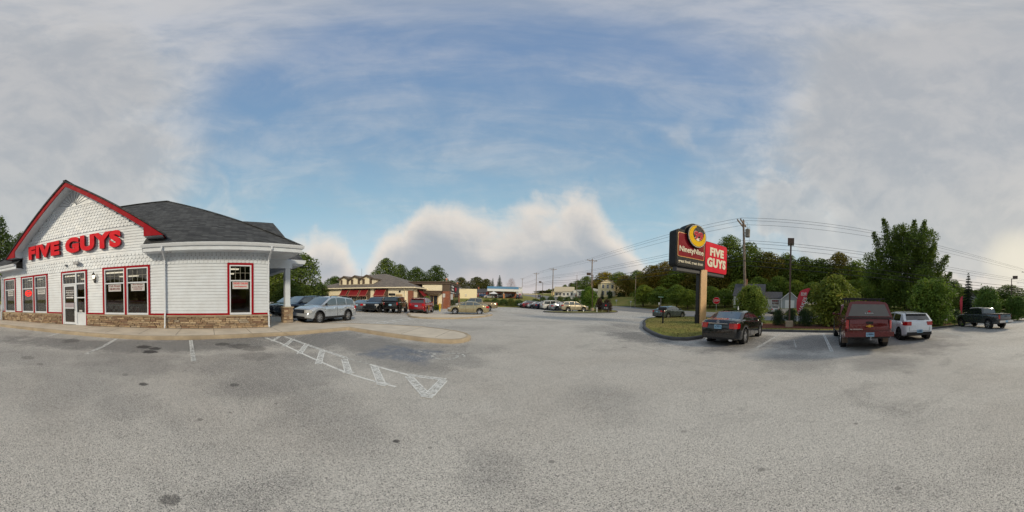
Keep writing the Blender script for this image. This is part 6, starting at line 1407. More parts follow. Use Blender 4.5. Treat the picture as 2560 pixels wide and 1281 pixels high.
# ------------------------------------------------------------------ small signs and street furniture
def post_sign(px, r, ztop, w_, label, name, colr, octo=False, txt=None, tcol=None, h=.2, heading=None, z=None, pr=.03):
    x, y = P(px, r); z = terr(x, y) if z is None else z; t = thing(name, label, 'sign', (x, y, z), -atan2(x, y) if heading is None else heading)
    MB().tube([(0, 0, 0), (0, 0, ztop)], pr, 6).build('post', STEEL, t)
    if octo:
        R_ = w_/2/cos(RAD(22.5)); pl = MB().prism([(R_*cos(RAD(22.5+45*k)), ztop-.2+R_*sin(RAD(22.5+45*k))) for k in range(8)], -.045, -.04, 'y').build('sign_plate', PAPER, t); R2 = R_*.93
        MB().prism([(R2*cos(RAD(22.5+45*k)), ztop-.2+R2*sin(RAD(22.5+45*k))) for k in range(8)], -.05, -.045, 'y').build('red_face', REDL, pl); text(txt, None, -w_*.36, w_*.36, ztop-.2-w_*.15, ztop-.2+w_*.15, .004, PW, 'sign_lettering', pl, bold=.02, y0=-.05)
    else:
        pl = MB().box(-w_/2, w_/2, -.05, -.04, ztop-h, ztop).build('sign_plate', colr, t)
        if txt: text(txt, None, -w_*.42, w_*.42, ztop-h*.78, ztop-h*.24, .004, tcol or PW, 'sign_lettering', pl, y0=-.05)
    return t
post_sign(1791, 25, hz(1791, 752, 25)-.1+.2, .76, 'red octagonal stop sign behind the roof of the black sedan', 'stop_sign', None, True, 'STOP', z=.1)
GRN = mat('street_sign_green', srgb(34, 104, 66), .4); WHT = mat('plate_plain', srgb(200, 200, 196), .5)
post_sign(1652, 44, 3.1, 1.0, 'green street name sign across the road from the grey green sedan', 'street_sign', GRN, h=.26, txt='Benham'); post_sign(1648, 43.6, 1.9, .3, 'small white plate sign under the green street name sign', 'road_sign_plate', WHT, h=.45)
post_sign(1541, 66, 2.2, .5, 'small grey sign on the lawn below the yellow house', 'lawn_sign', STEEL, h=.5); post_sign(1577, 62, 2.1, .4, 'small sign at the right edge of the yellow house lawn', 'lawn_sign', STEEL, h=.4)
# mailbox
x, y = gp(1657, 809, .12); t = thing('mailbox', 'black mailbox on a square post at the tip of the grass island', 'mailbox', (x, y, .12), RAD(-60)); MB().box(-.05, .05, -.05, .05, 0, 1.02).build('post', BLACK, t)
m_ = MB(); m_.prism([(.13*cos(RAD(a)), 1.16+.13*sin(RAD(a))) for a in range(0, 181, 20)]+[(-.13, 1.02), (.13, 1.02)], -.34, .26, 'x'); m_.build('box', BLACK, t); MB().box(-.37, -.34, -.12, .12, 1.03, 1.2).build('door', CHAR, t); MB().box(-.20, -.08, .132, .142, 1.14, 1.24).build('flag', REDL, t)
# feather flag and a second one
def feather(px, r, ytop, label, z, lean, sc=1.0, full=True):
    x, y = P(px, r); t = thing('feather_flag', label, 'flag', (x, y, z), -atan2(x, y)); H = (hz(px, ytop, r)-z)
    PINK = mat('flag_red', srgb(202, 60, 76), .7, .06, 2); pole = [(0, 0, 0)]+[(lean*(k/8)**1.6, 0, H*k/8*(.985 if k == 8 else 1)) for k in range(1, 9)]
    MB().tube(pole, .018, 6).build('flag_pole', BLACK, t); left = []; rightp = []
    n = 18; vs = []; 
    for k in range(n+1):
        u = k/n; z_ = H*(.27+.72*u); xr_ = lean*(z_/H)**1.6; wdt = (.12+.62*sin(pi*min(1, u*.62+.05)))*(1-max(0, (u-.86)/.14)**2*.75)*sc
        vs += [(xr_, -.01+.03*sin(u*9), z_), (xr_-wdt, .02*sin(u*7+1), z_+(.06 if u > .8 else 0))]
    m_ = MB(); m_.add(vs, [(2*k, 2*k+1, 2*k+3, 2*k+2) for k in range(n)]); m_.v += [(x_, y_+.004, z_) for x_, y_, z_ in vs]; o_ = len(vs); m_.f += [tuple(o_+i for i in f_) for f_ in list(m_.f)]; m_.m += [0]*n; cl = m_.build('banner', PINK, t, smooth=60)
    if full:
        xm = lean*.86**1.6-.36; text('FIVE', None, xm-.22, xm+.24, H*.845, H*.885, .004, PW, 'banner_lettering', cl, bold=.03, y0=-.05); text('GUYS', None, xm-.24, xm+.22, H*.80, H*.84, .004, PW, 'banner_lettering', cl, bold=.03, y0=-.05)
        tx = text('SHAKES', None, 0, 1.5, 0, .30, .004, PW, 'banner_lettering', cl, bold=.01); tx.matrix_local = Matrix.Translation((lean*.42**1.6-.16, -.05, H*.29)) @ Matrix.Rotation(RAD(-68), 4, 'Y')
    return t
feather(2000, 18.7, 721, 'red feather flag leaning right above the clipped shrubs', .1, .85); feather(2405, 27, 741, 'small red feather flag left of the dark grey pickup', .1, .12, .45, False)
# banner, marker and stones on the far island
x, y = P(1507, 35.6); t = thing('banner_sign', 'black square banner with a red round mark in front of the clipped hedge', 'sign', (x, y, .12), -atan2(x, y)); MB().box(-.10, 1.0, -.02, .02, .35, 1.45).build('banner', BLACK, t); text('to go', None, .2, .78, .55, .72, .01, PW, 'banner_lettering', t, y0=-.02); m_ = MB(); m_.lathe([(0, 0), (.11, 0), (.11, -.01), (0, -.01)], 16, 0, axis='y', c=(.5, -.02, 1.05)); m_.build('round_mark', REDL, t)
for xx in (-.08, .98): MB().tube([(xx, 0, 0), (xx, 0, 1.5)], .02, 6).build('post', STEEL, t)
x, y = P(1493, 35); t = thing('marker_post', 'short white marker post on the far island', 'post', (x, y, .1)); MB().box(-.05, .05, -.05, .05, 0, .72).build('post', PW, t)
x, y = P(1100, 27.2); t = thing('bollard', 'yellow bollard beside the tan sedan', 'bollard', (x, y, .1)); m_ = MB(); m_.lathe([(.08, 0), (.08, .95), (.05, 1.02), (0, 1.03)], 14); m_.build('post', mat('bollard_yellow', srgb(226, 196, 50), .5), t)
t = thing('reserved_sign', 'small tilted sign on a thin post by the yellow bollard', 'sign', (x+.15, y+.3, .1), -atan2(x, y)); MB().tube([(0, 0, 0), (.25, 0, 2.1)], .025, 6).build('post', STEEL, t); MB().box(.08, .38, -.04, -.03, 1.7, 2.15).build('sign_plate', WHT, t)
t = thing('marker_post', 'white marker post behind the roof of the black sedan', 'post', (*P(1846, 15.2), .1)); MB().lathe([(.05, 0), (.05, 1.35), (.03, 1.45), (.035, 1.5), (0, 1.52)], 10).build('post', PW, t)
# ------------------------------------------------------------------ the cream restaurant with the taupe roof
DKGLASS = glass_mat('dark_window_glass', (.03, .032, .035), .8, trans=False)
def siding_lines(mb, x0, x1, y, z0, z1, pitch, side=-1, axis='x'):
    z = z0
    while z < z1-.02:
        zt = min(z+pitch, z1)
        if axis == 'x': vs = [(x0, y+side*.03, z+.01), (x1, y+side*.03, z+.01), (x1, y+side*.006, zt), (x0, y+side*.006, zt), (x0, y, z+.01), (x1, y, z+.01)]
        else: vs = [(y+side*.03, x0, z+.01), (y+side*.03, x1, z+.01), (y+side*.006, x1, zt), (y+side*.006, x0, zt), (y, x0, z+.01), (y, x1, z+.01)]
        mb.add(vs, [(0, 1, 2, 3), (4, 5, 1, 0)]); z = zt
def rot(v, deg): a = RAD(deg); return (v[0]*cos(a)-v[1]*sin(a), v[0]*sin(a)+v[1]*cos(a))
c0 = P(1030, 33.3)
Q = thing('cream_restaurant', 'cream sided restaurant with taupe hip roof, three dormers and red awnings', 'restaurant', (*c0, 0), RAD(4))
LW, DP, EH = 18.6, 15.2, 3.18; CUN = mat('siding_gap_tan', srgb(150, 138, 112), .8)
m_ = MB(); m_.box(-LW, 0, 0, DP, 0, EH-.05); m_.build('wall', CUN, Q); m_ = MB(); siding_lines(m_, -LW+.5, -.6, 0, .3, EH-.05, .17); siding_lines(m_, .5, DP, 0, .3, EH-.05, .17, 1, 'y'); siding_lines(m_, 0, DP, -LW, .3, EH-.05, .17, -1, 'y'); m_.build('siding', CREAM, Q)
for x0, x1 in ((-LW-.03, -LW+.5), (-.62, .06)): MB().box(x0, x1, -.08, .5, 0, 2.75).build('brick_pier', BRICK, Q); MB().box(x0, x1, -.07, .5, 2.75, EH-.05).build('pier_top', CREAM, Q)
OV = .55; RH = 6.25
def hip(par, x0, x1, y0, y1, ze, zr, rx0, rx1, m, nm='roof'):
    ym = (y0+y1)/2; mb = MB(); mb.add([(x0, y0, ze), (x1, y0, ze), (x1, y1, ze), (x0, y1, ze), (rx0, ym, zr), (rx1, ym, zr), (x0, y0, ze-.14), (x1, y0, ze-.14), (x1, y1, ze-.14), (x0, y1, ze-.14)], [(0, 1, 5, 4), (1, 2, 5), (2, 3, 4, 5), (3, 0, 4), (6, 7, 1, 0), (7, 8, 2, 1), (8, 9, 3, 2), (9, 6, 0, 3), (6, 9, 8, 7)]); return mb.build(nm, m, par)
hip(Q, -LW-OV, OV, -OV, DP+OV, EH+.10, RH, -LW+8.2, -8.3, SHINGLEB)
m_ = MB(); m_.box(-LW-OV-.02, OV+.02, -OV-.12, -OV, EH-.06, EH+.09); m_.box(OV, OV+.12, -OV, DP+OV, EH-.06, EH+.09); m_.build('gutter', CREAM, Q)
for x, y in ((-1.1, -.06), (-LW+.62, -.06)): MB().tube([(x, -OV, EH-.03), (x, -.12, EH-.4), (x, -.10, .1)], .05, 6).build('downspout', CREAM, Q)
# window bays with awnings
def bay(x0, x1, wins, name='window_bay'):
    b_ = MB().box(x0, x1, -.07, .02, .62, EH-.08).build(name, BROWN, Q)
    for a, c in wins:
        f_ = MB().box(a-.06, c+.06, -.10, -.06, .95, 1.80).build('window', CREAM, b_); MB().box(a, c, -.115, -.10, 1.0, 1.75).build('pane', DKGLASS, f_); m_ = MB(); n = max(2, int((c-a)/.3))
        for k in range(1, n): xx = a+(c-a)*k/n; m_.box(xx-.012, xx+.012, -.125, -.115, 1.0, 1.75)
        m_.box(a, c, -.124, -.114, 1.36, 1.385); m_.build('window_grid', CREAM, f_)
    return b_
AWN = mat('awning_red', srgb(128, 16, 24), .7, .08, 2); PIPE = mat('awning_pipe', srgb(190, 130, 112), .5)
def awning(x0, x1, par, z1=2.92, z0=1.95, ob=.95):
    a_ = MB(); a_.add([(x0, -.14, z1), (x1, -.14, z1), (x1, -ob, z0), (x0, -ob, z0)], [(0, 1, 2, 3)]); a_.add([(x0, -.14, z1-.03), (x1, -.14, z1-.03), (x1, -ob, z0-.03), (x0, -ob, z0-.03)], [(3, 2, 1, 0)]); a_.box(x0, x1, -ob-.01, -ob+.01, z0-.12, z0); o = a_.build('awning', AWN, par)
    m_ = MB()
    for x in (x0-.04, x1+.04): m_.bar((x, -.12, z1+.02), (x, -ob, z0), .05, .05); m_.bar((x, -.12, z0), (x, -ob, z0), .04, .04)
    m_.bar((x0-.25, -ob, z0+.02), (x1+.25, -ob, z0+.02), .06, .06); m_.build('awning_frame', PIPE, o)
b1 = bay(-12.9, -7.1, [(-12.0, -11.3), (-10.7, -9.1), (-8.5, -7.8)])
for x0, x1 in ((-12.8, -11.5), (-11.0, -9.2), (-8.8, -7.5)): awning(x0, x1, b1)
b2 = bay(-6.4, -3.9, [(-6.0, -4.4)]); awning(-6.0, -4.3, b2)
for x in (-12.0, -10.1, -8.2, -5.2): m_ = MB(); m_.tube([(x, -.08, 3.0), (x, -.4, 3.08), (x, -.55, 2.95)], .02, 5); m_.lathe([(.10, -.06), (.06, .02), (0, .03)], 8, c=(x, -.55, 2.93)); m_.build('gooseneck_lamp', BLACK, Q)
m_ = MB(); m_.box(-2.6, -1.55, -.09, .02, .05, 2.2); m_.build('service_door', mat('tan_door', srgb(206, 176, 130), .6), Q); m_ = MB(); m_.lathe([(0, 0), (.16, 0), (.14, -.12), (0, -.14)], 14, axis='y', c=(-1.95, -.03, 2.62)); m_.build('wall_lamp', BLACK, Q)
# right side window bay
sb = MB().box(-.02, .07, 2.2, 7.6, .6, EH-.08).build('side_bay', BROWN, Q)
for k in range(4):
    y0 = 2.6+1.2*k; MB().box(.07, .10, y0, y0+.8, .95, 1.8).build('side_window', DKGLASS, sb); m_ = MB(); m_.add([(.12, y0-.15, 2.9), (.12, y0+.95, 2.9), (.95, y0+.95, 2.0), (.95, y0-.15, 2.0)], [(0, 1, 2, 3)]); m_.bar((.1, y0-.15, 2.92), (.95, y0-.15, 2.0), .06, .06); m_.bar((.95, y0-.2, 2.0), (.95, y0+1.0, 2.0), .07, .07); m_.build('awning', [AWN], sb)
# dormers
for k, x in enumerate((-13.3, -10.9, -8.5)):
    d_ = MB(); y0 = 1.15; zf0 = EH+.1+(RH-EH-.1)*(y0+OV)/(DP/2+OV); zt = 4.85; zp = 5.35; w_ = 1.15
    d_.prism([(x-w_, zf0-.1), (x+w_, zf0-.1), (x+w_, zt), (x, zp), (x-w_, zt)], y0, y0+3.6, 'y'); o = d_.build('dormer', CREAM, Q)
    for s in (-.72, .72): MB().box(x+s-.24, x+s+.24, y0-.05, y0, zf0+.05, zt-.05).build('shutter', BROWN, o)
    MB().box(x-.40, x+.40, y0-.03, y0, zf0+.05, zt-.15).build('dormer_panel', CREAM, o)
    m_ = MB()
    for sg in (-1, 1): q = [(x, zp+.02), (x+sg*(w_+.25), zt-.12), (x+sg*(w_+.25), zt+.02), (x, zp+.16)]; m_.prism(q if sg > 0 else q[::-1], y0-.3, y0+4.2, 'y')
    m_.build('dormer_roof', SHINGLEB, o)
    m_ = MB()
    for sg in (-1, 1): m_.bar((x, y0-.31, zp+.03), (x+sg*(w_+.25), y0-.31, zt-.09), .05, .20, up=(0, 0, 1))
    m_.build('dormer_trim', BROWN, o)
MB().box(-15.6, -14.9, 4.5, 5.4, 4.3, 5.3).build('roof_vent_box', CREAM, Q); MB().tube([(-12.2, 5, 5), (-12.2, 5, 7.2)], .03, 5).build('vent_pipe', STEEL, Q)
# flat roofed entrance wing
ex0, ex1, ey0, ey1, eh = -.2, 4.35, 5.3, 15.8, 4.45
m_ = MB(); m_.box(ex0, ex1, ey0, ey1, 0, eh-.1); m_.build('entrance_wall', CUN, Q); m_ = MB(); siding_lines(m_, ex0, ex1-1.1, ey0, .75, eh-.55, .17); m_.build('entrance_siding', CREAM, Q)
MB().box(ex0, ex1-1.1, ey0-.03, ey0+.02, 0, .75).build('tan_base', mat('tan_base', srgb(176, 140, 96), .8, .1), Q)
for y0 in (ey0-.12, ey1-.9): MB().box(ex1-1.05, ex1+.12, y0, y0+1.0, 0, 2.85).build('brick_pier', BRICK, Q)
MB().box(ex1-1.08, ex1+.10, ey0-.10, ey0+.9, 2.85, eh-.45).build('corner_panel', BROWN, Q); MB().box(ex1, ex1+.08, ey0+.9, ey1-.9, 2.55, eh-.45).build('sign_fascia', CHAR, Q)
m_ = MB(); m_.box(ex0-2.2, ex1+.22, ey0-.22, ey1+.2, eh-.42, eh-.12); m_.box(ex0-2.5, ex1+.34, ey0-.34, ey1+.3, eh-.12, eh+.02); m_.build('parapet_cornice', BROWN, Q)
MB().box(ex1+.02, ex1+.05, ey0+.9, ey1-.9, .1, 2.5).build('storefront_glass', DKGLASS, Q)
FR = F(ex1+.09, 0, 0, pi/2)
o = MB().box(ex1+.08, ex1+.16, ey0+1.1, ey0+3.9, 3.0, 4.0).build('wall_sign', BLACK, Q); text('Ninety', FR, ey0+1.3, ey0+3.4, 3.5, 3.9, .02, PW, 'wall_lettering', o, y0=-.08, bold=.02); text('Nine', FR, ey0+1.5, ey0+3.2, 3.05, 3.42, .02, PW, 'wall_lettering', o, y0=-.08, bold=.02)
m_ = MB(); m_.box(ex1+.08, ex1+.14, ey0+4.4, ey0+6.4, 2.7, 4.0); o = m_.build('emblem_sign', mat('emblem_back', srgb(60, 26, 30), .6), Q); text('99', FR, ey0+4.6, ey0+6.1, 3.0, 3.7, .03, PINKR, 'wall_lettering', o, y0=-.06, bold=.04)
text('Restaurant & Pub', FR, ey0+1.2, ey0+5.8, 2.62, 2.85, .02, PW, 'wall_lettering', Q, y0=.0, bold=.01)
m_ = MB(); m_.box(ex1+.06, ex1+.10, ey0+1.2, ey0+3.1, 1.5, 2.45); o = m_.build('notice_board', PAPER, Q)
# canopy and door on the near face
m_ = MB(); m_.box(.3, 3.3, ey0-1.1, ey0, 2.45, 2.75); m_.box(.2, 3.4, ey0-1.2, ey0, 2.75, 2.9); m_.build('door_canopy', BROWN, Q); dd = MB().box(1.0, 2.6, ey0-.06, ey0+.02, .05, 2.25).build('entrance_door', mat('tan_door', srgb(206, 176, 130), .6), Q)
for a, c in ((1.15, 1.75), (1.85, 2.45)): MB().box(a, c, ey0-.09, ey0-.06, .15, 2.1).build('door_glass', DKGLASS, dd)
for x, y in ((ex1-.4, ey0-.15), (ex1-.3, ey1-1)): MB().lathe([(0, 0), (.05, .02), (.05, .15), (.16, .22), (.2, .36), (.14, .5), (0, .55)], 12, c=(x, y, eh+.02)).build('globe_finial', mat('finial', srgb(214, 150, 120), .5), Q)
# ------------------------------------------------------------------ far buildings
def gable_house(par, x0, x1, y0, y1, z0, ze, zr, m, mr, ridge='y', ov=.35, nm='wall'):
    mb = MB(); xm, ym = (x0+x1)/2, (y0+y1)/2
    if ridge == 'y': mb.prism([(x0, z0), (x1, z0), (x1, ze), (xm, zr-.05), (x0, ze)], y0, y1, 'y')
    else: mb.prism([(y0, z0), (y1, z0), (y1, ze), (ym, zr-.05), (y0, ze)], x0, x1, 'x')
    o = mb.build(nm, m, par); r2 = MB()
    for sg in (-1, 1):
        if ridge == 'y': k = (zr-ze)/((x1-x0)/2); e = (x1-x0)/2+ov; q = [(xm, zr), (xm+sg*e, zr-k*e), (xm+sg*e, zr-k*e+.12), (xm, zr+.12)]; r2.prism(q if sg > 0 else q[::-1], y0-ov, y1+ov, 'y')
        else: k = (zr-ze)/((y1-y0)/2); e = (y1-y0)/2+ov; q = [(ym, zr), (ym+sg*e, zr-k*e), (ym+sg*e, zr-k*e+.12), (ym, zr+.12)]; r2.prism(q if sg > 0 else q[::-1], x0-ov, x1+ov, 'x')
    r2.build('roof', mr, par); return o
def win(par, x0, x1, z0, z1, y, fm=TRIMW, side='f'):
    f_ = MB().box(x0-.08, x1+.08, y-.05, y+.02, z0-.08, z1+.08).build('window', fm, par); MB().box(x0, x1, y-.07, y-.05, z0, z1).build('pane', DKGLASS, f_); m_ = MB(); m_.box(x0, x1, y-.085, y-.07, (z0+z1)/2-.02, (z0+z1)/2+.02); m_.build('window_bar', fm, f_); return f_
def place_house(name, px, r, label, turn=0.0, cat='house', z=None):
    x, y = P(px, r); return thing(name, label, cat, (x, y, terr(x, y)-.15 if z is None else z), -atan2(x, y)+RAD(turn))
# yellow house on the rise
YW = mat('pale_yellow_clapboard', srgb(240, 222, 176), .7, .04); x, y = P(1518, 103); zb_ = hz(1518, 742, 103)
H1 = place_house('yellow_house', 1518, 103, 'tall pale yellow two storey house with a pediment on the grassy rise', 10, z=zb_-.3)
gable_house(H1, -3.0, 3.2, 0, 10, 0, 6.6, 8.4, YW, mat('brown_roof', srgb(120, 84, 66), .8), ov=.45); MB().box(-3.2, 3.4, -.35, .0, 6.3, 6.6).build('cornice', PALEW, H1); MB().box(3.2, 9.6, 2.2, 9.0, 0, 6.0).build('side_wing', YW, H1)
for xx in (-2.0, 0.1, 2.2):
    for zz in (1.1, 4.1): win(H1, xx-.45, xx+.45, zz, zz+1.6, 0)
for xx in (4.6, 6.4, 8.2):
    for zz in (1.1, 3.9): win(H1, xx-.4, xx+.4, zz, zz+1.4, 2.2)
MB().box(-2.3, 2.5, -.06, .0, 7.15, 7.55).build('pediment_vent', PALEW, H1); MB().box(2.2, 3.3, -1.6, 0, 0, 2.9).build('porch', PALEW, H1)
# lawn slope of the yellow house: a low mound that carries it
m_ = MB(); r = np.random.default_rng(3); nn_ = 26; ring = []
cx_, cy_ = P(1545, 98)
rows = [(0, 1.0), (.35, .96), (.6, .72), (.8, .38), (1.0, -.02)]
vs = []; fs = []
for j, (q, hh) in enumerate(rows):
    for k in range(nn_):
        a = 2*pi*k/nn_; x = cx_+cos(a)*q*30*(1.0); y = cy_+sin(a)*q*24; s_ = float(sdist(x, y)[0]); zz = terr(x, y)-.05+hh*(zb_-terr(cx_, cy_))*float(sstep((s_-ROADW-1)/7)); vs.append((x, y, zz))
for j in range(len(rows)-1):
    for k in range(nn_): fs.append((j*nn_+k, j*nn_+(k+1) % nn_, (j+1)*nn_+(k+1) % nn_, (j+1)*nn_+k))
m_.add(vs, fs); tag(m_.build('lawn', GRASS, smooth=80), 'grassy mound carrying the yellow house', 'ground', kind='structure')
# grey house and garage across the road
GRY = mat('pale_grey_clapboard', srgb(188, 188, 184), .7, .05); GR2 = mat('blue_grey_siding', srgb(160, 166, 168), .7, .05)
zg = hz(1940, 771, 54)
H2 = place_house('grey_house', 1975, 54, 'pale grey house with brick chimney and attached gabled garage across the road', 4, z=zg-.1)
gable_house(H2, -2.0, 2.0, 0, 6, 0, 2.3, 4.0, GR2, SHINGLEG, ov=.25, nm='garage'); MB().box(-1.15, 1.05, -.06, .02, .05, 2.05).build('garage_door', PW, H2)
m_ = MB()
for sg in (-1, 1): m_.bar((0, -.27, 4.03), (sg*2.28, -.27, 2.1), .06, .16)
m_.box(-2.05, -1.9, -.04, 0, 0, 2.3); m_.box(1.9, 2.05, -.04, 0, 0, 2.3); m_.build('white_trim', PW, H2)
gable_house(H2, -6.3, -1.9, 1.4, 6.4, 0, 2.5, 4.1, GRY, SHINGLEG, ridge='x', ov=.2, nm='breezeway'); win(H2, -4.3, -2.6, 1.0, 2.1, 1.4); win(H2, -5.9, -5.2, .9, 2.0, 1.4); gable_house(H2, -13.5, -6.2, .2, 7.4, 0, 3.0, 6.0, GRY, SHINGLEG, ridge='x', ov=.25, nm='main_wall')
win(H2, -7.6, -6.9, 1.0, 2.2, .2); win(H2, -9.8, -8.9, 1.0, 2.3, .2); m_ = MB(); m_.box(-6.19, -6.14, 3.2, 4.1, 3.6, 4.6); m_.build('gable_window', DKGLASS, H2); MB().box(-11.6, -10.7, 3.2, 4.2, 5.2, 7.3).build('chimney', BRICK, H2)
x, y = P(1998, 53); t = thing('wheeled_bin', 'dark wheeled bin at the right corner of the small garage', 'bin', (x, y, zg-.1), -atan2(x, y)); MB().prism([(-.28, .1), (.28, .1), (.34, 1.0), (-.34, 1.0)], -.3, .3, 'y').build('bin_body', CHAR, t); MB().box(-.36, .36, -.36, .36, 1.0, 1.06).build('lid', CHAR, t); MB().tube([(-.3, .25, .1), (.3, .25, .1)], .1, 10).build('wheel', BLACK, t)
for sd_ in (-1,):
    x, y = P(1933, 48); vehicle('wagon', 'silver wagon parked on the driveway of the pale grey house', 'car', 'parked_car', (x, y), 52, ('silver3', (176, 176, 172), .5), None, scale=(.96, .96, 1), z0=terr(x, y)+.02)
# driveway
x0, y0 = P(1905, 41); x1, y1 = P(1955, 53); m_ = MB(); d = Vector((x1-x0, y1-y0, 0)).normalized(); n = Vector((-d.y, d.x, 0))*2.2; vs = []
for k in range(9):
    c = Vector((x0, y0, 0)).lerp(Vector((x1, y1, 0)), k/8)
    for s in (1, -1): q = c+n*s; vs.append((q.x, q.y, terr(q.x, q.y)+.03))
m_.add(vs, [(2*k, 2*k+1, 2*k+3, 2*k+2) for k in range(8)]); tag(m_.build('driveway', mat('gravel_drive', srgb(178, 164, 146), .9, .1, 4), None), 'pale gravel driveway leading to the small garage', 'driveway', kind='structure')
# small grey house at the right
H3 = place_house('grey_bungalow', 2400, 62, 'low grey bungalow with brown roof behind the small feather flag', 0, z=hz(2400, 776, 62)-.1); gable_house(H3, -4.5, 4.2, 0, 6, 0, 2.2, 3.7, mat('bungalow_grey', srgb(166, 166, 160), .7), mat('bungalow_roof', srgb(122, 112, 108), .8), ridge='x'); gable_house(H3, 1.0, 6.0, -1.0, 5, 0, 2.3, 4.4, GR2, SHINGLEG, ov=.3, nm='front_gable')
for k in range(4): win(H3, -3.6+1.1*k, -2.8+1.1*k, 1.3, 1.9, 0)
MB().box(-4.3, -3.4, -.3, -.04, 0, 2.0).build('porch_door', CHAR, H3)
# pale box building, red house
H4 = place_house('warehouse', 1166, 92, 'large plain cream box building right of the entrance wing', 4, 'building', z=hz(1166, 753, 92)-.4); hw_ = 52/FPX*92/2; hh = hz(1166, 722, 92)-hz(1166, 753, 92)
MB().box(-hw_, hw_, 0, 14, 0, hh+.3).build('wall', mat('lit_cream_block', srgb(240, 226, 190), .7, .03), H4); MB().box(-hw_-.1, -hw_+4, -.1, 14.1, hh+.1, hh+.35).build('parapet', PALEW, H4); MB().box(-.6, .2, -.1, 0, hh*.45, hh*.65).build('wall_vent', PALEW, H4); m_ = MB()
for k in range(3): m_.box(1.4+.7*k, 1.9+.7*k, -.12, 0, .7, 1.7)
m_.build('wall_boxes', mat('tan_box', srgb(214, 180, 120), .6), H4)
RB = mat('red_brown_wall', srgb(122, 48, 42), .8, .1)
H5 = place_house('red_house', 1212, 118, 'dark red two storey house between the cream box and the petrol station', 8, z=hz(1212, 747, 118)-.2); gable_house(H5, -5.0, 1.0, 0, 7, 0, 3.4, 5.2, RB, SHINGLEG, ridge='x'); gable_house(H5, .6, 4.6, -.6, 7, 0, 3.6, 5.4, RB, SHINGLEG, nm='side_wall')
for xx in (-4.2, -2.8, -1.4, 0): win(H5, xx-.3, xx+.3, 1.9, 2.9, 0)
for xx in (1.8, 3.2): win(H5, xx-.3, xx+.3, 2.0, 3.0, -.6)
MB().box(-3.4, -2.6, 3, 4, 4.8, 6.3).build('chimney', BRICK, H5)
# petrol station
zc = hz(1268, 746, 98)-.1; H6 = place_house('petrol_station', 1262, 98, 'petrol station canopy with a blue fascia band, pumps underneath', 6, 'petrol station', z=zc); k_ = 98/FPX; w2 = 44*k_
zt_ = hz(1262, 717, 98)-zc; zl_ = hz(1262, 729, 98)-zc
m_ = MB(); m_.box(-w2, w2-1.6, -.05, 9, (zt_+zl_)/2, zt_); m_.build('blue_fascia', mat('fascia_blue', srgb(92, 142, 186), .5), H6); m_ = MB(); m_.box(-w2, w2, 0, 9, zl_, (zt_+zl_)/2); m_.box(w2-1.6, w2, -.05, 9, (zt_+zl_)/2, zt_); m_.build('white_fascia', PW, H6); text('Mobil', None, w2-1.5, w2-.1, zt_-.55, zt_-.1, .03, mat('letter_blue', srgb(70, 90, 140), .5), 'canopy_lettering', H6, y0=-.05, bold=.02)
for xx in (-w2+1.2, -.4, w2-1.6):
    for yy in (1.4, 7.5): MB().box(xx-.15, xx+.15, yy-.15, yy+.15, 0, zl_).build('column', PW, H6)
PUMP = mat('pump_orange', srgb(206, 140, 90), .5)
for xx in (-w2+1.2, -.4, w2-2.6): m_ = MB(); m_.box(xx-.3, xx+.3, .3, .8, 0, 1.6); m_.box(xx-.35, xx+.35, .25, .85, 1.6, 1.9); m_.build('fuel_pump', PUMP, H6)
m_ = MB(); m_.box(-w2+.5, w2-1, 10.5, 16, 0, 3.2); m_.build('kiosk', mat('kiosk_red_brown', srgb(150, 84, 62), .7), H6); MB().box(-w2+1, w2-2, 10.4, 10.5, .8, 2.3).build('kiosk_window', DKGLASS, H6); m_ = MB(); m_.box(w2-1.9, w2-.4, -.6, -.3, .3, 2.9); o = m_.build('price_board', PW, H6); MB().box(w2-1.7, w2-.6, -.63, -.6, 1.2, 2.2).build('price_panel', mat('price_panel', srgb(170, 90, 110), .6), o)
x, y = P(1234, 96); t = thing('market_tent', 'small white peaked tent left of the petrol pumps', 'tent', (x, y, terr(x, y))); m_ = MB(); m_.add([(-1.8, -1.8, 1.9), (1.8, -1.8, 1.9), (1.8, 1.8, 1.9), (-1.8, 1.8, 1.9), (0, 0, 3.0)], [(0, 1, 4), (1, 2, 4), (2, 3, 4), (3, 0, 4)]); m_.build('tent_roof', PW, t)
for i in (-1.7, 1.7):
    for j in (-1.7, 1.7): MB().box(i-.04, i+.04, j-.04, j+.04, 0, 1.95).build('leg', STEEL, t)
for px, r, hd, c_, lb, kd in ((1251, 99, 80, ('fc1', (34, 34, 38), .3), 'black car under the petrol station canopy', 'sedan'), (1298, 97, 20, ('fc2', (40, 44, 48), .3), 'dark car below the petrol station price board', 'suv'), (1209, 108, 90, ('fc3', (50, 90, 150), .3), 'blue car in front of the dark red house', 'suv'), (1223, 97, 90, ('fc4', (206, 204, 200), .1), 'white car left of the small white tent', 'sedan'), (1430, 112, 85, ('fc5', (214, 210, 196), .1), 'white car parked before the motel', 'sedan'), (1349, 140, 10, ('fc6', (70, 80, 90), .3), 'small grey car far down the road', 'suv')):
    x, y = P(px, r); vehicle(kd, lb, 'car', 'far_car', (x, y), hd, c_, 'small cars in the distance', z0=terr(x, y)+.03, detail=False)
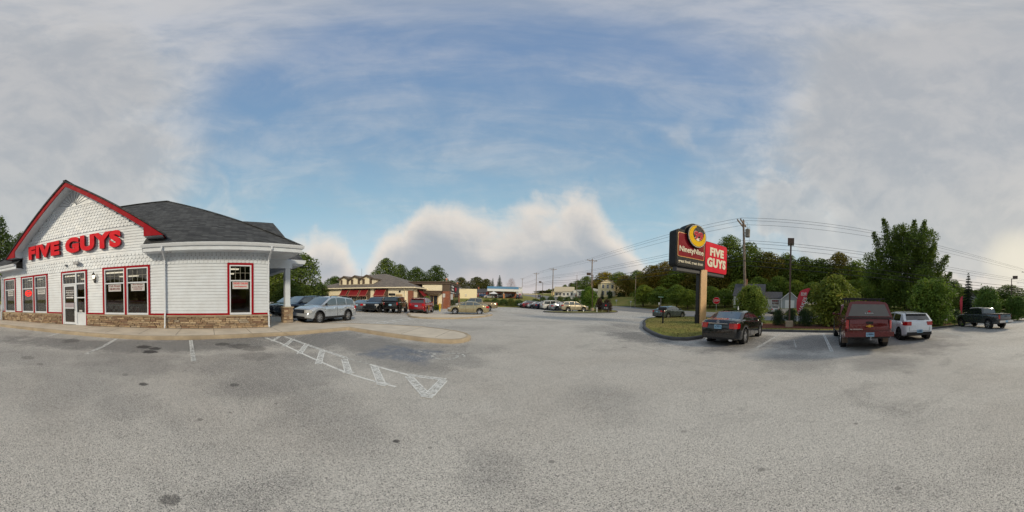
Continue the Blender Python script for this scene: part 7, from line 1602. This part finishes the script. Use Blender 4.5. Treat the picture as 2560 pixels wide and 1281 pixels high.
# motel and roadside strip
ML = mat('motel_white', srgb(232, 228, 216), .7, .03); MR = mat('motel_roof', srgb(196, 184, 158), .8, .05)
H7 = place_house('motel', 1424, 128, 'long low white motel with a pale roof left of the near utility pole', -4, 'motel', z=hz(1424, 742, 128)-.3); gable_house(H7, -9, 2, 2, 9, 0, 3.4, 6.0, ML, MR, ridge='x'); MB().box(2, 9.5, 1, 8, 0, 4.0).build('right_wing', ML, H7)
for xx in (-7.8, -5.6, -3.4, -1.2, 1.0): win(H7, xx-.5, xx+.5, 1.0, 2.4, 2, PW)
MB().box(-9, -4, -.5, 2, 2.6, 2.9).build('awning_slab', PALEW, H7); MB().box(3, 8.5, .9, 1.0, .4, 1.6).build('brick_panel', BRICK, H7)
H8 = place_house('office_building', 1478, 118, 'low white building with a sloping flat roof right of the near utility pole', -6, 'building', z=hz(1478, 741, 118)-.2); MB().box(-7.5, 5.5, 0, 8, 0, 2.9).build('wall', ML, H8); m_ = MB(); m_.prism([(-8.2, 2.9), (5.9, 2.9), (5.9, 3.3), (1.0, 4.3), (-2, 3.5), (-8.2, 3.3)], -.8, 8.6, 'y'); m_.build('roof', PW, H8)
for xx in (-6, -4.2, -2.4, 2.5): win(H8, xx-.6, xx+.6, .5, 2.3, 0, PW)
strip = [(1325, 230, 14, 3.4, (226, 214, 176), 'pale yellow shed at the left end of the distant strip'), (1348, 240, 16, 2.8, (236, 220, 160), 'yellow low building behind the far car'), (1372, 235, 14, 3.6, (222, 218, 206), 'white low building in the middle of the distant strip'), (1392, 190, 9, 4.4, (236, 214, 150), 'narrow yellow roadside building left of the motel')]
for px, r, w_, h_, c_, lb in strip:
    h = place_house('roadside_building', px, r, lb, 0, 'building', z=hz(px, 743, r)-.5); MB().box(-w_/2, w_/2, 0, 8, 0, h_+.3).build('wall', mat('strip_'+str(px), srgb(*c_), .7), h); MB().box(-w_/2-.3, w_/2+.3, -.4, 8.2, h_+.3, h_+.6).build('roof', PALEW, h); m_ = MB()
    MB().box(-w_*.35, w_*.3, -.05, 0, .8, 2.1).build('window_band', DKGLASS, h)
# ------------------------------------------------------------------ give every separate piece a part of its own
def split_pieces(stems, gap=.12):
    for o in [o for o in SC.objects if o.type == 'MESH' and o.name.split('.')[0] in stems]:
        me = o.data; n = len(me.vertices); par = list(range(n))
        def find(a):
            while par[a] != a: par[a] = par[par[a]]; a = par[a]
            return a
        for e in me.edges:
            a, b = find(e.vertices[0]), find(e.vertices[1])
            if a != b: par[a] = b
        isl = {}
        for i in range(n): isl.setdefault(find(i), []).append(i)
        co = np.empty(n*3); me.vertices.foreach_get('co', co); co = co.reshape(-1, 3)
        bb = [[co[v].min(0)-gap/2, co[v].max(0)+gap/2, set(v)] for v in isl.values()]
        merged = True
        while merged:
            merged = False; out = []
            for q in bb:
                for k in out:
                    if (q[0] <= k[1]).all() and (k[0] <= q[1]).all(): k[0] = np.minimum(k[0], q[0]); k[1] = np.maximum(k[1], q[1]); k[2] |= q[2]; merged = True; break
                else: out.append(q)
            bb = out
        if len(bb) < 2: continue
        nm = o.name.split('.')[0]
        polys = [(tuple(p.vertices), p.material_index, p.use_smooth) for p in me.polygons]
        for j, q in enumerate(bb):
            ids = sorted(q[2]); mp_ = {a: b for b, a in enumerate(ids)}; pl_ = [p for p in polys if p[0][0] in q[2]]
            m2 = bpy.data.meshes.new(nm); m2.from_pydata([tuple(co[i]) for i in ids], [], [tuple(mp_[v] for v in p[0]) for p in pl_])
            for mm in me.materials: m2.materials.append(mm)
            m2.polygons.foreach_set('material_index', [p[1] for p in pl_]); m2.polygons.foreach_set('use_smooth', [p[2] for p in pl_]); m2.update()
            if j == 0: o.data = m2
            else:
                c = bpy.data.objects.new(nm, m2); COL.objects.link(c); c.parent = o.parent; c.matrix_local = o.matrix_local
split_pieces({'door_seam', 'scale_shingles', 'soffit', 'soffit_spotlight', 'stone_base', 'mortar_bed', 'stone_cap', 'ceiling_lamp', 'crescent_dot', 'bushing'})
